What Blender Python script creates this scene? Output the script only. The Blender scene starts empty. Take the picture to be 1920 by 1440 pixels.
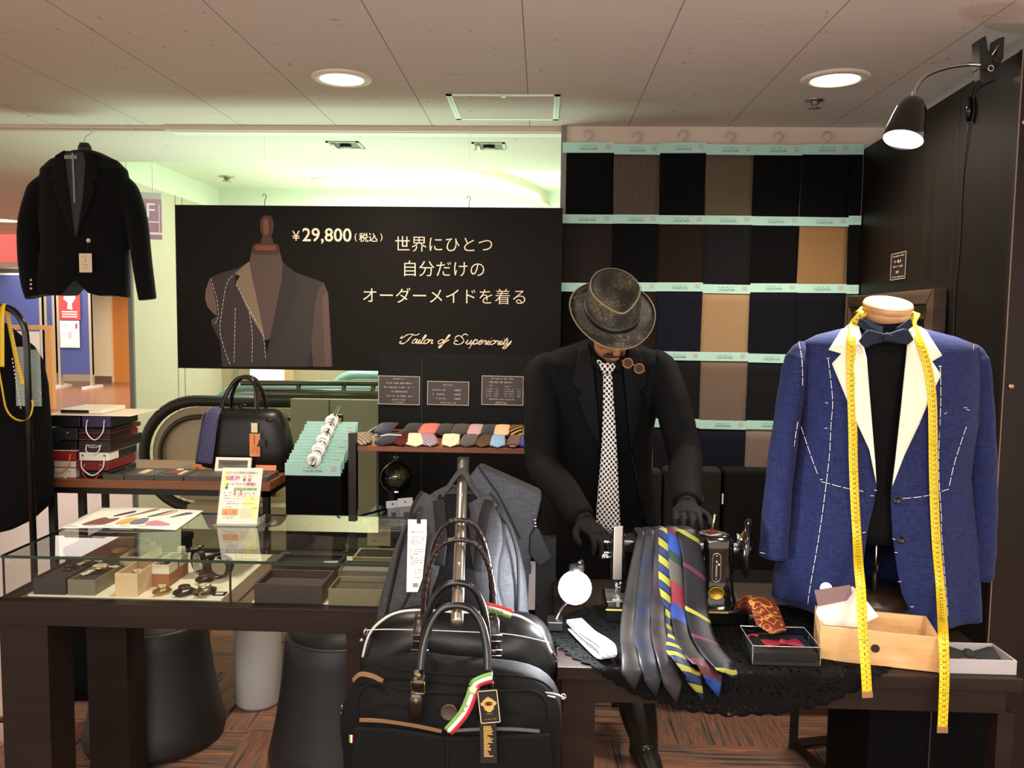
import bpy, bmesh, math, random
from mathutils import Matrix, Vector, Euler
random.seed(7)
R_ = math.radians
SC = bpy.context.scene
COL = SC.collection

# ---------------------------------------------------------------- camera
EYE = Vector((0.0, 0.0, 1.55))
FPX = 1560.0
CAMROT = (Matrix.Rotation(R_(2.02), 3, 'Z') @ Matrix.Rotation(R_(90 - 4.54), 3, 'X') @ Matrix.Rotation(R_(0.73), 3, 'Z'))
cd = bpy.data.cameras.new('camera'); cam = bpy.data.objects.new('camera', cd); COL.objects.link(cam)
cam.matrix_world = Matrix.Translation(EYE) @ CAMROT.to_4x4()
cd.sensor_fit = 'HORIZONTAL'; cd.sensor_width = 36.0; cd.lens = 36.0 * FPX / 1920.0
cd.clip_start = 0.05; cd.clip_end = 100
SC.camera = cam

# ---------------------------------------------------------------- exposure, world
vs = SC.view_settings
vs.view_transform = 'Standard'; vs.look = 'None'; vs.gamma = 1.0; vs.use_curve_mapping = False
vs.exposure = 0.7
w = bpy.data.worlds.new('world'); SC.world = w; w.use_nodes = True
w.node_tree.nodes['Background'].inputs[0].default_value = (1.0, 0.92, 0.84, 1)
w.node_tree.nodes['Background'].inputs[1].default_value = 1.25

# ---------------------------------------------------------------- large lights of the place
def area(name, loc, size, power, col, rot=(0, 0, 0), sizey=None, spread=None):
    l = bpy.data.lights.new(name, 'AREA'); l.energy = power; l.color = col
    l.shape = 'RECTANGLE' if sizey else 'DISK'; l.size = size
    if sizey: l.size_y = sizey
    if spread: l.spread = R_(spread)
    o = bpy.data.objects.new(name, l); COL.objects.link(o); o.location = loc; o.rotation_euler = rot
    return o
WARM = (1.0, 0.86, 0.70); GREEN = (0.80, 1.0, 0.82); NEUT = (1.0, 0.96, 0.9)
# lights of the mall hall beyond the stand (coffer and corridor ceilings), plus two added fills facing up
area('coffer_light', (-0.9, 6.1, 2.56), 2.4, 28, (1, .97, .84), sizey=1.6)
area('coffer_fill', (-0.7, 6.1, 1.8), 2.4, 30, (.62, 1.0, .66), rot=(R_(180), 0, 0), sizey=1.6)  # added fill without a fixture, faces up to brighten the coffer
area('ceiling_strip_fill', (-1.2, 4.5, 1.3), 2.0, 15, (.72, 1.0, .78), rot=(R_(180), 0, 0), sizey=0.5)  # added fill without a fixture, faces up to tint the ceiling strip green
area('corridor_light', (-6.0, 10.0, 2.40), 4.0, 90, (1, .93, .82), sizey=6.0)
area('corridor_far_light', (-8.5, 15.5, 2.40), 5.0, 130, (1, .93, .82), sizey=3.0)
# shop lighting behind the photographer
area('shop_light', (-0.4, -1.6, 2.40), 3.0, 150, NEUT, sizey=1.6)
# ================================================================ helpers
def at(px, py, Y=None, z=None, X=None):
    d = CAMROT @ Vector(((px - 960) / FPX, -(py - 720) / FPX, -1.0))
    t = Y / d.y if Y is not None else ((z - EYE.z) / d.z if z is not None else X / d.x)
    return EYE + d * t
def lin(c):
    return tuple((x / 12.92 if x <= 0.04045 else ((x + 0.055) / 1.055) ** 2.4) for x in c)
def hx(s):
    s = s.lstrip('#'); return lin(tuple(int(s[i:i + 2], 16) / 255 for i in (0, 2, 4)))
MATS = {}
class N:
    """tiny node-graph helper"""
    def __init__(self, name):
        self.m = bpy.data.materials.new(name); self.m.use_nodes = True
        self.t = self.m.node_tree; self.b = self.t.nodes['Principled BSDF']
    def n(self, typ, **kw):
        x = self.t.nodes.new(typ)
        for k, v in kw.items():
            if k.startswith('i_'):
                x.inputs[k[2:].replace('_', ' ')].default_value = v
            else: setattr(x, k, v)
        return x
    def l(self, a, b): self.t.links.new(a, b)
    def math(self, op, a, b=None, c=None):
        x = self.n('ShaderNodeMath', operation=op)
        for i, v in enumerate((a, b, c)):
            if v is None: continue
            if isinstance(v, (int, float)): x.inputs[i].default_value = v
            else: self.l(v, x.inputs[i])
        return x.outputs[0]
    def mix(self, fac, a, b):
        x = self.n('ShaderNodeMix', data_type='RGBA')
        for s, v in ((0, fac), (6, a), (7, b)):
            if isinstance(v, tuple): x.inputs[s].default_value = (*v, 1) if len(v) == 3 else v
            elif isinstance(v, (int, float)): x.inputs[s].default_value = v
            else: self.l(v, x.inputs[s])
        return x.outputs[2]
    def coord(self, kind='Object'):
        return self.n('ShaderNodeTexCoord').outputs[kind]
    def sep(self, v):
        s = self.n('ShaderNodeSeparateXYZ'); self.l(v, s.inputs[0]); return s.outputs
    def map(self, v, scale=(1, 1, 1), rot=(0, 0, 0), loc=(0, 0, 0)):
        x = self.n('ShaderNodeMapping'); self.l(v, x.inputs[0])
        x.inputs['Scale'].default_value = scale; x.inputs['Rotation'].default_value = rot; x.inputs['Location'].default_value = loc
        return x.outputs[0]
    def noise(self, v, scale=10, detail=2, rough=0.5):
        x = self.n('ShaderNodeTexNoise'); self.l(v, x.inputs['Vector'])
        x.inputs['Scale'].default_value = scale; x.inputs['Detail'].default_value = detail; x.inputs['Roughness'].default_value = rough
        return x.outputs
    def ramp(self, v, stops, interp='LINEAR'):
        x = self.n('ShaderNodeValToRGB'); self.l(v, x.inputs[0]); x.color_ramp.interpolation = interp
        e = x.color_ramp.elements
        while len(e) < len(stops): e.new(0.5)
        for i, (p, c) in enumerate(stops):
            e[i].position = p; e[i].color = (*c, 1)
        return x.outputs[0]
    def bump(self, h, strength=0.3, dist=0.001):
        x = self.n('ShaderNodeBump'); self.l(h, x.inputs['Height']); x.inputs['Strength'].default_value = strength
        x.inputs['Distance'].default_value = dist; self.l(x.outputs[0], self.b.inputs['Normal'])
    def base(self, c):
        if isinstance(c, tuple): self.b.inputs['Base Color'].default_value = (*c, 1)
        else: self.l(c, self.b.inputs['Base Color'])
    def set(self, **kw):
        for k, v in kw.items(): self.b.inputs[k.replace('_', ' ')].default_value = v
        return self
def M(name, col, rough=0.5, metal=0.0, spec=0.5, emit=None, es=1.0, trans=0.0, alpha=1.0, coat=0.0, bump=0, bscale=200, mott=0.0, sheen=0):
    if name in MATS: return MATS[name]
    g = N(name); c = hx(col)
    g.set(Roughness=rough, Metallic=metal); g.b.inputs['Specular IOR Level'].default_value = spec
    if mott:
        f = g.noise(g.coord(), 14, 3)[0]
        g.base(g.mix(f, tuple(x * (1 - mott) for x in c), tuple(min(1, x * (1 + mott)) for x in c)))
    else: g.base(c)
    if bump: g.bump(g.noise(g.coord(), bscale, 3)[0], bump, 0.002)
    if emit: g.b.inputs['Emission Color'].default_value = (*hx(emit), 1); g.b.inputs['Emission Strength'].default_value = es
    if trans: g.set(IOR=1.45); g.b.inputs['Transmission Weight'].default_value = trans
    if alpha < 1: g.set(Alpha=alpha)
    if coat: g.b.inputs['Coat Weight'].default_value = coat; g.b.inputs['Coat Roughness'].default_value = 0.08
    if sheen: g.b.inputs['Sheen Weight'].default_value = sheen; g.b.inputs['Sheen Roughness'].default_value = 0.5
    MATS[name] = g.m; return g.m
def cloth(name, col, weave=900, rough=0.9, mott=0.25, col2=None, sheen=0.0, slub=None):
    """woven cloth: fine crossed threads from the object coordinates"""
    if name in MATS: return MATS[name]
    g = N(name); c = hx(col); c2 = hx(col2) if col2 else tuple(x * (1 - mott) for x in c)
    co = g.coord()
    a = g.noise(g.map(co, (weave, weave, weave * .08)), 1, 1)[0]
    b = g.noise(g.map(co, (weave * .08, weave * .08, weave)), 1, 1)[0]
    f = g.math('MULTIPLY', g.math('ADD', a, b), 0.5)
    f = g.math('MULTIPLY_ADD', g.math('SUBTRACT', f, 0.5), 2.6, 0.5)
    g.base(g.mix(f, c2, c)); g.set(Roughness=rough); g.b.inputs['Specular IOR Level'].default_value = 0.15
    if sheen: g.b.inputs['Sheen Weight'].default_value = sheen
    g.bump(f, 0.25, 0.0006)
    MATS[name] = g.m; return g.m
def uvstripes(name, stops, period, ang=0.0, rough=0.6, interp='CONSTANT', sheen=0.2):
    """regimental stripes across a ribbon's own (across, along) metres"""
    if name in MATS: return MATS[name]
    g = N(name); s = g.sep(g.coord('UV'))
    d = g.math('ADD', g.math('MULTIPLY', s[0], math.sin(R_(ang))), g.math('MULTIPLY', s[1], math.cos(R_(ang))))
    f = g.math('FRACT', g.math('DIVIDE', d, period))
    g.base(g.ramp(f, [(p, hx(c)) for p, c in stops], interp)); g.set(Roughness=rough)
    g.b.inputs['Specular IOR Level'].default_value = .2
    g.bump(g.noise(g.map(g.coord('UV'), (1, 1, 1)), 1500, 1)[0], 0.15, 0.0004)
    MATS[name] = g.m; return g.m

class MB:
    """collects shapes and links them as ONE mesh object"""
    def __init__(self, T=None):
        self.v = []; self.f = []; self.fm = []; self.uv = {}; self.m = 0; self.T = T or Matrix.Identity(4)
    def add(self, vs, fs, uvs=None):
        o = len(self.v)
        for i, p in enumerate(vs):
            self.v.append(tuple(self.T @ Vector(p)))
            if uvs: self.uv[o + i] = uvs[i]
        for f in fs: self.f.append(tuple(o + i for i in f)); self.fm.append(self.m)
        return self
    def box(self, x0, x1, y0, y1, z0, z1):
        return self.add([(x0, y0, z0), (x1, y0, z0), (x1, y1, z0), (x0, y1, z0), (x0, y0, z1), (x1, y0, z1), (x1, y1, z1), (x0, y1, z1)],
                        [(0, 3, 2, 1), (4, 5, 6, 7), (0, 1, 5, 4), (1, 2, 6, 5), (2, 3, 7, 6), (3, 0, 4, 7)])
    def cbox(self, c, s, rz=0, rx=0, ry=0):
        T = self.T; self.T = T @ Matrix.Translation(c) @ Euler((rx, ry, rz)).to_matrix().to_4x4()
        self.box(-s[0] / 2, s[0] / 2, -s[1] / 2, s[1] / 2, -s[2] / 2, s[2] / 2); self.T = T; return self
    def tube(self, pts, r, n=8, closed=False, caps=True, flat=1.0, up=None):
        pts = [Vector(p) for p in pts]; k = len(pts)
        rs = r if isinstance(r, (list, tuple)) else [r] * k
        tang = []
        for i in range(k):
            a = pts[(i - 1) % k] if (closed or i > 0) else pts[i]; b = pts[(i + 1) % k] if (closed or i < k - 1) else pts[i]
            t = (b - a); tang.append(t.normalized() if t.length > 1e-9 else Vector((0, 0, 1)))
        u = Vector(up) if up else (Vector((0, 0, 1)) if abs(tang[0].z) < 0.9 else Vector((1, 0, 0)))
        u = (u - tang[0] * u.dot(tang[0])).normalized()
        vs = []; fs = []
        for i in range(k):
            u = (u - tang[i] * u.dot(tang[i]))
            u = u.normalized() if u.length > 1e-6 else tang[i].orthogonal().normalized()
            w_ = tang[i].cross(u)
            for j in range(n):
                a = 2 * math.pi * j / n
                vs.append(pts[i] + (u * math.cos(a) * flat + w_ * math.sin(a)) * rs[i])
        for i in range(k if closed else k - 1):
            for j in range(n):
                a = i * n + j; b = i * n + (j + 1) % n; c = ((i + 1) % k) * n + (j + 1) % n; d = ((i + 1) % k) * n + j
                fs.append((a, b, c, d))
        if caps and not closed:
            fs.append(tuple(range(n - 1, -1, -1))); fs.append(tuple((k - 1) * n + j for j in range(n)))
        return self.add(vs, fs)
    def lathe(self, prof, c=(0, 0, 0), n=32, sx=1.0, sy=1.0):
        vs = []; fs = []; k = len(prof)
        for (r, z) in prof:
            for j in range(n):
                a = 2 * math.pi * j / n; vs.append((c[0] + r * sx * math.cos(a), c[1] + r * sy * math.sin(a), c[2] + z))
        for i in range(k - 1):
            for j in range(n):
                fs.append((i * n + j, i * n + (j + 1) % n, (i + 1) * n + (j + 1) % n, (i + 1) * n + j))
        if prof[0][0] > 1e-5: fs.append(tuple(range(n - 1, -1, -1)))
        if prof[-1][0] > 1e-5: fs.append(tuple((k - 1) * n + j for j in range(n)))
        return self.add(vs, fs)
    def cyl(self, a, b, r, n=16, r2=None):
        return self.tube([a, b], [r, r if r2 is None else r2], n)
    def ball(self, c, r, n=12, s=(1, 1, 1)):
        vs = [(c[0], c[1], c[2] - r * s[2])]; fs = []; k = n // 2
        for i in range(1, k):
            a = math.pi * i / k - math.pi / 2
            for j in range(n):
                b = 2 * math.pi * j / n
                vs.append((c[0] + r * s[0] * math.cos(a) * math.cos(b), c[1] + r * s[1] * math.cos(a) * math.sin(b), c[2] + r * s[2] * math.sin(a)))
        vs.append((c[0], c[1], c[2] + r * s[2])); e = len(vs) - 1
        for j in range(n):
            fs.append((0, 1 + (j + 1) % n, 1 + j)); fs.append((e, 1 + (k - 2) * n + j, 1 + (k - 2) * n + (j + 1) % n))
        for i in range(k - 2):
            for j in range(n):
                fs.append((1 + i * n + j, 1 + i * n + (j + 1) % n, 1 + (i + 1) * n + (j + 1) % n, 1 + (i + 1) * n + j))
        return self.add(vs, fs)
    def loft(self, rings, closed=True, caps=True):
        n = len(rings[0]); vs = [p for r in rings for p in r]; fs = []
        for i in range(len(rings) - 1):
            for j in range(n if closed else n - 1):
                fs.append((i * n + j, i * n + (j + 1) % n, (i + 1) * n + (j + 1) % n, (i + 1) * n + j))
        if caps and closed:
            fs.append(tuple(range(n - 1, -1, -1))); fs.append(tuple((len(rings) - 1) * n + j for j in range(n)))
        return self.add(vs, fs)
    def grid(self, fn, nu, nv, uvfn=None):
        vs = []; uvs = []; fs = []
        for i in range(nu + 1):
            for j in range(nv + 1):
                u, v = i / nu, j / nv; vs.append(fn(u, v)); uvs.append(uvfn(u, v) if uvfn else (u, v))
        for i in range(nu):
            for j in range(nv):
                a = i * (nv + 1) + j; fs.append((a, a + nv + 1, a + nv + 2, a + 1))
        return self.add(vs, fs, uvs)
    def prism(self, pts, d, holes=None):
        """polygon of 3D points extruded by the vector d"""
        n = len(pts); d = Vector(d); a = [Vector(p) for p in pts]
        return self.add(a + [p + d for p in a], [tuple(range(n - 1, -1, -1)), tuple(range(n, 2 * n))] +
                        [(i, (i + 1) % n, n + (i + 1) % n, n + i) for i in range(n)])
    def drape(self, pts, fn, cuts=3):
        """polygon given in 2D, finely cut and mapped through fn(a, b) -> 3D point"""
        bm = bmesh.new(); f = bm.faces.new([bm.verts.new((p[0], p[1], 0)) for p in pts])
        bmesh.ops.triangulate(bm, faces=[f])
        for _ in range(cuts):
            bmesh.ops.subdivide_edges(bm, edges=bm.edges[:], cuts=1, use_grid_fill=True)
        bm.verts.index_update()
        vs = [fn(v.co.x, v.co.y) for v in bm.verts]; uv = [(v.co.x, v.co.y) for v in bm.verts]
        fs = [tuple(v.index for v in f.verts) for f in bm.faces]
        bm.free(); return self.add(vs, fs, uv)
    def text(self, s, size, T, ext=0.0, align='CENTER', thin=0.0, sx=1.0, shear=0.0, space=1.0, lsp=1.0):
        me = text_mesh(s, size, ext, align, thin, shear, space, lsp)
        T = T @ Matrix.Diagonal((sx, 1, 1, 1))
        return self.add([T @ v for v in me[0]], me[1])
    def build(self, name, mats, parent=None, smooth=False, bevel=0, seg=2, sub=0, solid=0, solid_off=0, voxel=0, vsm=0, auto=None):
        me = bpy.data.meshes.new(name); me.from_pydata(self.v, [], self.f)
        if not isinstance(mats, (list, tuple)): mats = [mats]
        for m in mats: me.materials.append(m)
        if len(mats) > 1: me.polygons.foreach_set('material_index', self.fm)
        if self.uv:
            ul = me.uv_layers.new(name='uv')
            for lp in me.loops: ul.data[lp.index].uv = self.uv.get(lp.vertex_index, (0, 0))
        if smooth: me.polygons.foreach_set('use_smooth', [True] * len(me.polygons))
        if auto is not None: me.set_sharp_from_angle(angle=R_(auto))
        me.update()
        o = bpy.data.objects.new(name, me); COL.objects.link(o)
        if parent:
            o.parent = parent; o.matrix_parent_inverse = root_matrix(parent).inverted()
        if voxel:
            r = o.modifiers.new('voxel', 'REMESH'); r.mode = 'VOXEL'; r.voxel_size = voxel; r.use_smooth_shade = True
        if vsm:
            s = o.modifiers.new('smooth', 'SMOOTH'); s.iterations = vsm; s.factor = 0.5
        if solid:
            s = o.modifiers.new('solid', 'SOLIDIFY'); s.thickness = solid; s.offset = solid_off
        if bevel:
            b = o.modifiers.new('bevel', 'BEVEL'); b.width = bevel; b.segments = seg; b.limit_method = 'ANGLE'; b.angle_limit = R_(40)
        if sub:
            s = o.modifiers.new('sub', 'SUBSURF'); s.levels = sub; s.render_levels = sub
        return o
def root_matrix(o):
    m = Matrix.Translation(o.location) @ o.rotation_euler.to_matrix().to_4x4() @ Matrix.Diagonal((*o.scale, 1))
    if o.parent: m = root_matrix(o.parent) @ o.matrix_parent_inverse @ m
    return m
TXT = {}
def text_mesh(s, size, ext, align, thin, shear, space, lsp):
    key = (s, ext, align, thin, shear, space, lsp)
    if key not in TXT:
        c = bpy.data.curves.new('lettering', 'FONT'); c.body = s; c.size = 1.0; c.align_x = align; c.align_y = 'CENTER'
        c.resolution_u = 3; c.extrude = ext / max(size, 1e-6); c.offset = thin; c.shear = shear; c.space_character = space; c.space_line = lsp
        o = bpy.data.objects.new('lettering', c); COL.objects.link(o)
        dg = bpy.context.evaluated_depsgraph_get()
        me = bpy.data.meshes.new_from_object(o.evaluated_get(dg))
        TXT[key] = ([v.co.copy() for v in me.vertices], [tuple(p.vertices) for p in me.polygons])
        bpy.data.objects.remove(o); bpy.data.curves.remove(c); bpy.data.meshes.remove(me)
    v, f = TXT[key]
    return [Vector((p.x * size, p.y * size, p.z * size)) for p in v], f
def face(c, right=(1, 0, 0), up=(0, 0, 1)):
    """frame of a flat face: local x = right, local y = up, local z = out of the face"""
    r = Vector(right).normalized(); u = Vector(up); u = (u - r * u.dot(r)).normalized(); n = r.cross(u)
    return Matrix(((r.x, u.x, n.x, c[0]), (r.y, u.y, n.y, c[1]), (r.z, u.z, n.z, c[2]), (0, 0, 0, 1)))
def tag(o, label, cat, group=None, kind=None):
    o['label'] = label; o['category'] = cat
    if group: o['group'] = group
    if kind: o['kind'] = kind
    return o
def thing(name, loc, label, cat, group=None, rz=0):
    o = bpy.data.objects.new(name, None); COL.objects.link(o); o.location = loc; o.rotation_euler = (0, 0, rz)
    o.empty_display_size = 0.05
    return tag(o, label, cat, group)
def struct(o):
    o['kind'] = 'structure'; return o
def dup(root, loc=None, rz=None, label=None, group=None, scale=None):
    r = root.copy(); COL.objects.link(r)
    if loc is not None: r.location = loc
    if rz is not None: r.rotation_euler = (0, 0, rz)
    if scale is not None: r.scale = scale
    if label: r['label'] = label
    if group: r['group'] = group
    for ch in list(root.children):
        c = ch.copy(); COL.objects.link(c); c.parent = r
        for g in list(ch.children):
            d = g.copy(); COL.objects.link(d); d.parent = c
    return r
def arc(c, r, a0, a1, n, ax=(1, 0, 0), ay=(0, 0, 1), ry=None):
    c = Vector(c); ax = Vector(ax); ay = Vector(ay); ry = r if ry is None else ry
    return [c + ax * (r * math.cos(R_(a0 + (a1 - a0) * i / n))) + ay * (ry * math.sin(R_(a0 + (a1 - a0) * i / n))) for i in range(n + 1)]
def smoothpts(pts, n=6, closed=False):
    """Catmull-Rom through the points"""
    P = [Vector(p) for p in pts]; out = []; k = len(P)
    for i in range(k if closed else k - 1):
        p0 = P[(i - 1) % k] if (closed or i > 0) else P[0]; p1 = P[i]; p2 = P[(i + 1) % k]
        p3 = P[(i + 2) % k] if (closed or i < k - 2) else P[-1]
        for j in range(n):
            t = j / n
            out.append(0.5 * ((2 * p1) + (p2 - p0) * t + (2 * p0 - 5 * p1 + 4 * p2 - p3) * t * t + (3 * p1 - p0 - 3 * p2 + p3) * t ** 3))
    if not closed: out.append(P[-1])
    return out
def lerpk(keys, x):
    """piecewise smooth interpolation of (x, value...) keys"""
    if x <= keys[0][0]: return keys[0][1:]
    for a, b in zip(keys, keys[1:]):
        if x <= b[0]:
            t = (x - a[0]) / (b[0] - a[0]); t = t * t * (3 - 2 * t)
            return tuple(p + (q - p) * t for p, q in zip(a[1:], b[1:]))
    return keys[-1][1:]
def ribbon(mb, pts, wid, side, crown=0.0, nu=6, v0=0.0, bow=None):
    """flat band along pts; wid per point; side = direction across (vector or list). UV in metres (across, along)"""
    P = [Vector(p) for p in pts]; k = len(P); W = wid if isinstance(wid, (list, tuple)) else [wid] * k
    S = [Vector(s) for s in side] if isinstance(side, list) else [Vector(side)] * k
    L = [v0]
    for i in range(1, k): L.append(L[-1] + (P[i] - P[i - 1]).length)
    vs = []; uv = []; fs = []
    for i in range(k):
        t = (P[min(i + 1, k - 1)] - P[max(i - 1, 0)]).normalized()
        s = (S[i] - t * S[i].dot(t)).normalized(); nrm = t.cross(s)
        for j in range(nu + 1):
            a = j / nu * 2 - 1
            vs.append(P[i] + s * (a * W[i] / 2) + nrm * (crown * (1 - a * a) * min(1, W[i] / 0.03))); uv.append((a * W[i] / 2, L[i]))
    for i in range(k - 1):
        for j in range(nu):
            a = i * (nu + 1) + j; fs.append((a, a + 1, a + nu + 2, a + nu + 1))
    return mb.add(vs, fs, uv)
# ---------------------------------------------------------------- shared materials
BLK = M('black_paint', '0e0e0e', .45); BLKM = M('black_metal', '15140f', .4, .3)
CHR = M('chrome', 'd8d8d8', .18, 1.0); STEEL = M('brushed_steel', 'b9b4aa', .32, 1.0)
BRASS = M('antique_brass', '8d7448', .38, .9); GOLD = M('gold_print', 'c9a45c', .4, .3)
WHT = M('white_paper', 'f2efe6', .7); WTXT = M('white_lettering', 'e8dfd0', .6); DTXT = M('dark_lettering', '39403c', .7)
MINT = M('mint_card', 'b4e2d6', .6)
# ================================================================ structure
ZC = 2.44
def mat_carpet():
    g = N('striped_carpet'); co = g.coord(); s = g.sep(co)
    u = g.math('DIVIDE', g.math('SUBTRACT', s[0], 0.435), 0.5); v = g.math('DIVIDE', g.math('SUBTRACT', s[1], 0.445), 0.5)
    fu = g.math('FLOOR', u); fv = g.math('FLOOR', v)
    par = g.math('FLOORED_MODULO', g.math('ADD', fu, fv), 2.0)
    def stripes(a, b):
        c = g.n('ShaderNodeCombineXYZ')
        g.l(g.math('MULTIPLY', a, 60.0), c.inputs[0]); g.l(g.math('MULTIPLY', b, 2.2), c.inputs[1])
        g.l(g.math('ADD', g.math('MULTIPLY', fu, 7.3), g.math('MULTIPLY', fv, 13.7)), c.inputs[2])
        return g.noise(c.outputs[0], 1.0, 2, .6)[0]
    # even cells run along Y, odd cells along X
    sx = stripes(s[0], s[1]); sy = stripes(s[1], s[0])
    f = g.math('ADD', g.math('MULTIPLY', par, sx), g.math('MULTIPLY', g.math('SUBTRACT', 1.0, par), sy))
    g.base(g.ramp(f, [(0.0, hx('332b29')), (.36, hx('463b37')), (.43, hx('6b5c53')), (.49, hx('7a5d4c')), (.53, hx('9c654a')), (.57, hx('6f6057')), (.63, hx('7c473c')), (.67, hx('a57458')), (1, hx('5c504a'))]))
    g.set(Roughness=.95); g.b.inputs['Specular IOR Level'].default_value = .1
    g.bump(f, .5, .002)
    return g.m
def mat_hallfloor():
    g = N('polished_hall_floor'); co = g.coord()
    n = g.noise(co, 1.2, 3)[0]
    g.base(g.mix(n, hx('84563c'), hx('9c6c4c'))); g.set(Roughness=.26); g.b.inputs['Specular IOR Level'].default_value = .32
    return g.m
def mat_ceiling(joints=True):
    g = N('ceiling_board' if joints else 'ceiling_board_plain'); co = g.coord(); s = g.sep(co)
    base = hx('d9cfc4')
    pits = g.noise(co, 38, 1)[0]; pit2 = g.noise(co, 9, 2)[0]
    p = g.math('MULTIPLY', g.math('GREATER_THAN', pits, .735), g.math('GREATER_THAN', pit2, .5))
    col = g.mix(g.math('MULTIPLY', p, .5), base, hx('6f5f55'))
    if joints:
        u = g.math('DIVIDE', g.math('ADD', s[0], .071), .4545); fu = g.math('FRACT', u)
        du = g.math('MULTIPLY', g.math('MINIMUM', fu, g.math('SUBTRACT', 1.0, fu)), .4545)
        j1 = g.math('LESS_THAN', du, .0016)
        odd = g.math('FLOORED_MODULO', g.math('FLOOR', u), 2.0)
        vv = g.math('FRACT', g.math('DIVIDE', g.math('ADD', g.math('SUBTRACT', s[1], 2.68), g.math('MULTIPLY', odd, .455)), .91))
        dv = g.math('MULTIPLY', g.math('MINIMUM', vv, g.math('SUBTRACT', 1.0, vv)), .91)
        j2 = g.math('MULTIPLY', g.math('LESS_THAN', dv, .0012), .5)
        j = g.math('MAXIMUM', j1, j2)
        col = g.mix(g.math('MULTIPLY', j, .75), col, hx('3c322d'))
    g.base(col); g.set(Roughness=.9); g.b.inputs['Specular IOR Level'].default_value = .1
    return g.m
CEIL = mat_ceiling(); CEIL2 = mat_ceiling(False)
PINKW = M('warm_white_wall', 'd8c6b4', .8); BEIGE = M('beige_panel_wall', 'c4bba8', .7); PALE = M('pale_wall', 'dfe2d4', .8)
TRIM = M('beige_trim', 'c7b5a2', .6); TRIMW = M('white_trim', 'e6e4dc', .6); GREY = M('grey_trim', '77746c', .5, .3)

struct(MB().box(-14, 5, -3.2, 19, -.12, 0).build('floor', mat_hallfloor()))
struct(MB().box(-1.9, 4.5, -3.1, 3.94, 0, .006).build('floor', mat_carpet()))
struct(MB().box(-14, 3.4, -3.2, 3.97, ZC, ZC + .1).build('ceiling', CEIL))
cs = MB().box(-14, 5, 3.97, 4.92, ZC, ZC + .1).box(-1.62, 5, 4.92, 5.12, ZC, ZC + .1).box(-14, -2.83, 4.92, 19, ZC, ZC + .1)
struct(cs.build('ceiling', CEIL2))
struct(MB().box(-2.79, 1.7, 4.9, 7.25, 2.62, 2.72).build('ceiling', M('coffer_ceiling', 'e3e3d6', .85)))
struct(MB().box(-2.83, -2.79, 4.93, 7.25, ZC, 2.63).build('trim_1', PALE))
struct(MB().box(-2.79, 1.7, 7.15, 7.25, 2.36, 2.62).build('wall_hall', PALE))
struct(MB().box(-2.79, 1.7, 7.15, 7.25, 0, 2.36).build('wall_hall', M('hall_beige_wall', 'b9a88c', .7)))
struct(MB().box(1.62, 1.72, 4.0, 7.25, 0, 2.62).build('wall_hall', PALE))
# swatch wall, right hand partition behind the panel
struct(MB().box(.085, 1.7, 3.95, 4.05, 0, ZC).build('wall_back', PINKW))
struct(MB().box(.085, 1.45, 3.925, 3.95, 0, .42).build('baseboard_back', M('pale_grey_skirting', 'c9c6c0', .6)))
# dropped rail along the ceiling edge
a = at(310, 235, z=ZC).x
struct(MB().box(a, .085, 3.955, 3.985, ZC - .024, ZC).build('trim_2', TRIM))
struct(MB().box(a + .02, .085, 3.985, 4.06, ZC - .028, ZC - .002).build('trim_3', TRIMW))
struct(MB().box(-9, a + .1, 3.97, 3.98, ZC - .012, ZC).box(-9, a + .1, 4.03, 4.05, ZC - .012, ZC).build('trim_4', TRIM))
struct(MB().box(.075, .1, 3.93, 3.96, 2.0, ZC).build('trim_5', GREY))
# curved lit fascia of the coffer
mb = MB(); A = [at(690, 305, z=2.58), at(850, 312, z=2.58), at(960, 338, z=2.58), at(1040, 375, z=2.58), at(1075, 400, z=2.58)]
A = smoothpts(A, 8)
for p, q in zip(A, A[1:]):
    mb.add([(p.x, p.y, 2.5), (q.x, q.y, 2.5), (q.x, q.y, 2.62), (p.x, p.y, 2.62)], [(0, 1, 2, 3)])
    mb.add([(p.x, p.y, 2.5), (q.x, q.y, 2.5), (q.x + .12, q.y + .3, 2.5), (p.x + .12, p.y + .3, 2.5)], [(0, 1, 2, 3)])
struct(mb.build('trim_6', M('cove_fascia', 'e6dccb', .8), solid=.01))
# long wall running back on the left of the escalator hall
wl = MB().box(-2.81, -2.79, 5.60, 7.15, 0, ZC)
struct(wl.build('wall_left', BEIGE))
struct(MB().box(-2.815, -2.785, 5.58, 5.605, 0, ZC).build('trim_7', GREY))
j = MB()
for yy in (6.28, 6.40): j.box(-2.792, -2.786, yy, yy + .012, 0, ZC)
struct(j.build('trim_8', M('panel_joint', 'a39a88', .7)))
# far end of the corridor
struct(MB().box(-14, -2.6, 18.4, 18.6, 0, ZC).build('wall_far', M('corridor_wall', 'e9d6b8', .8)))
struct(MB().box(-14, -9, 17.15, 18.35, 2.15, ZC).build('trim_9', M('corridor_header', '8d8376', .8)))
x0, x1 = at(208, 600, Y=18.3).x, at(262, 600, Y=18.3).x
d = struct(MB().box(x0, x1, 18.3, 18.4, 0, 2.3).build('door_1', M('orange_wood_door', 'd58a3e', .45, mott=.1)))
struct(MB().box(x0 - .05, x0, 18.28, 18.4, 0, 2.35).box(x1, x1 + .05, 18.28, 18.4, 0, 2.35).build('door_frame', M('door_casing', 'b9783c', .5), d))
struct(MB().box(at(172, 600, Y=18.2).x, at(207, 600, Y=18.2).x, 18.2, 18.39, 0, 2.44).build('wall_far', M('cream_column', 'f0e0b8', .7)))
struct(MB().box(at(172, 600, Y=18.2).x - .01, at(207, 600, Y=18.2).x, 18.17, 18.2, 0, .14).build('baseboard_far', M('brown_skirting', '6f5a48', .6)))
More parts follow.
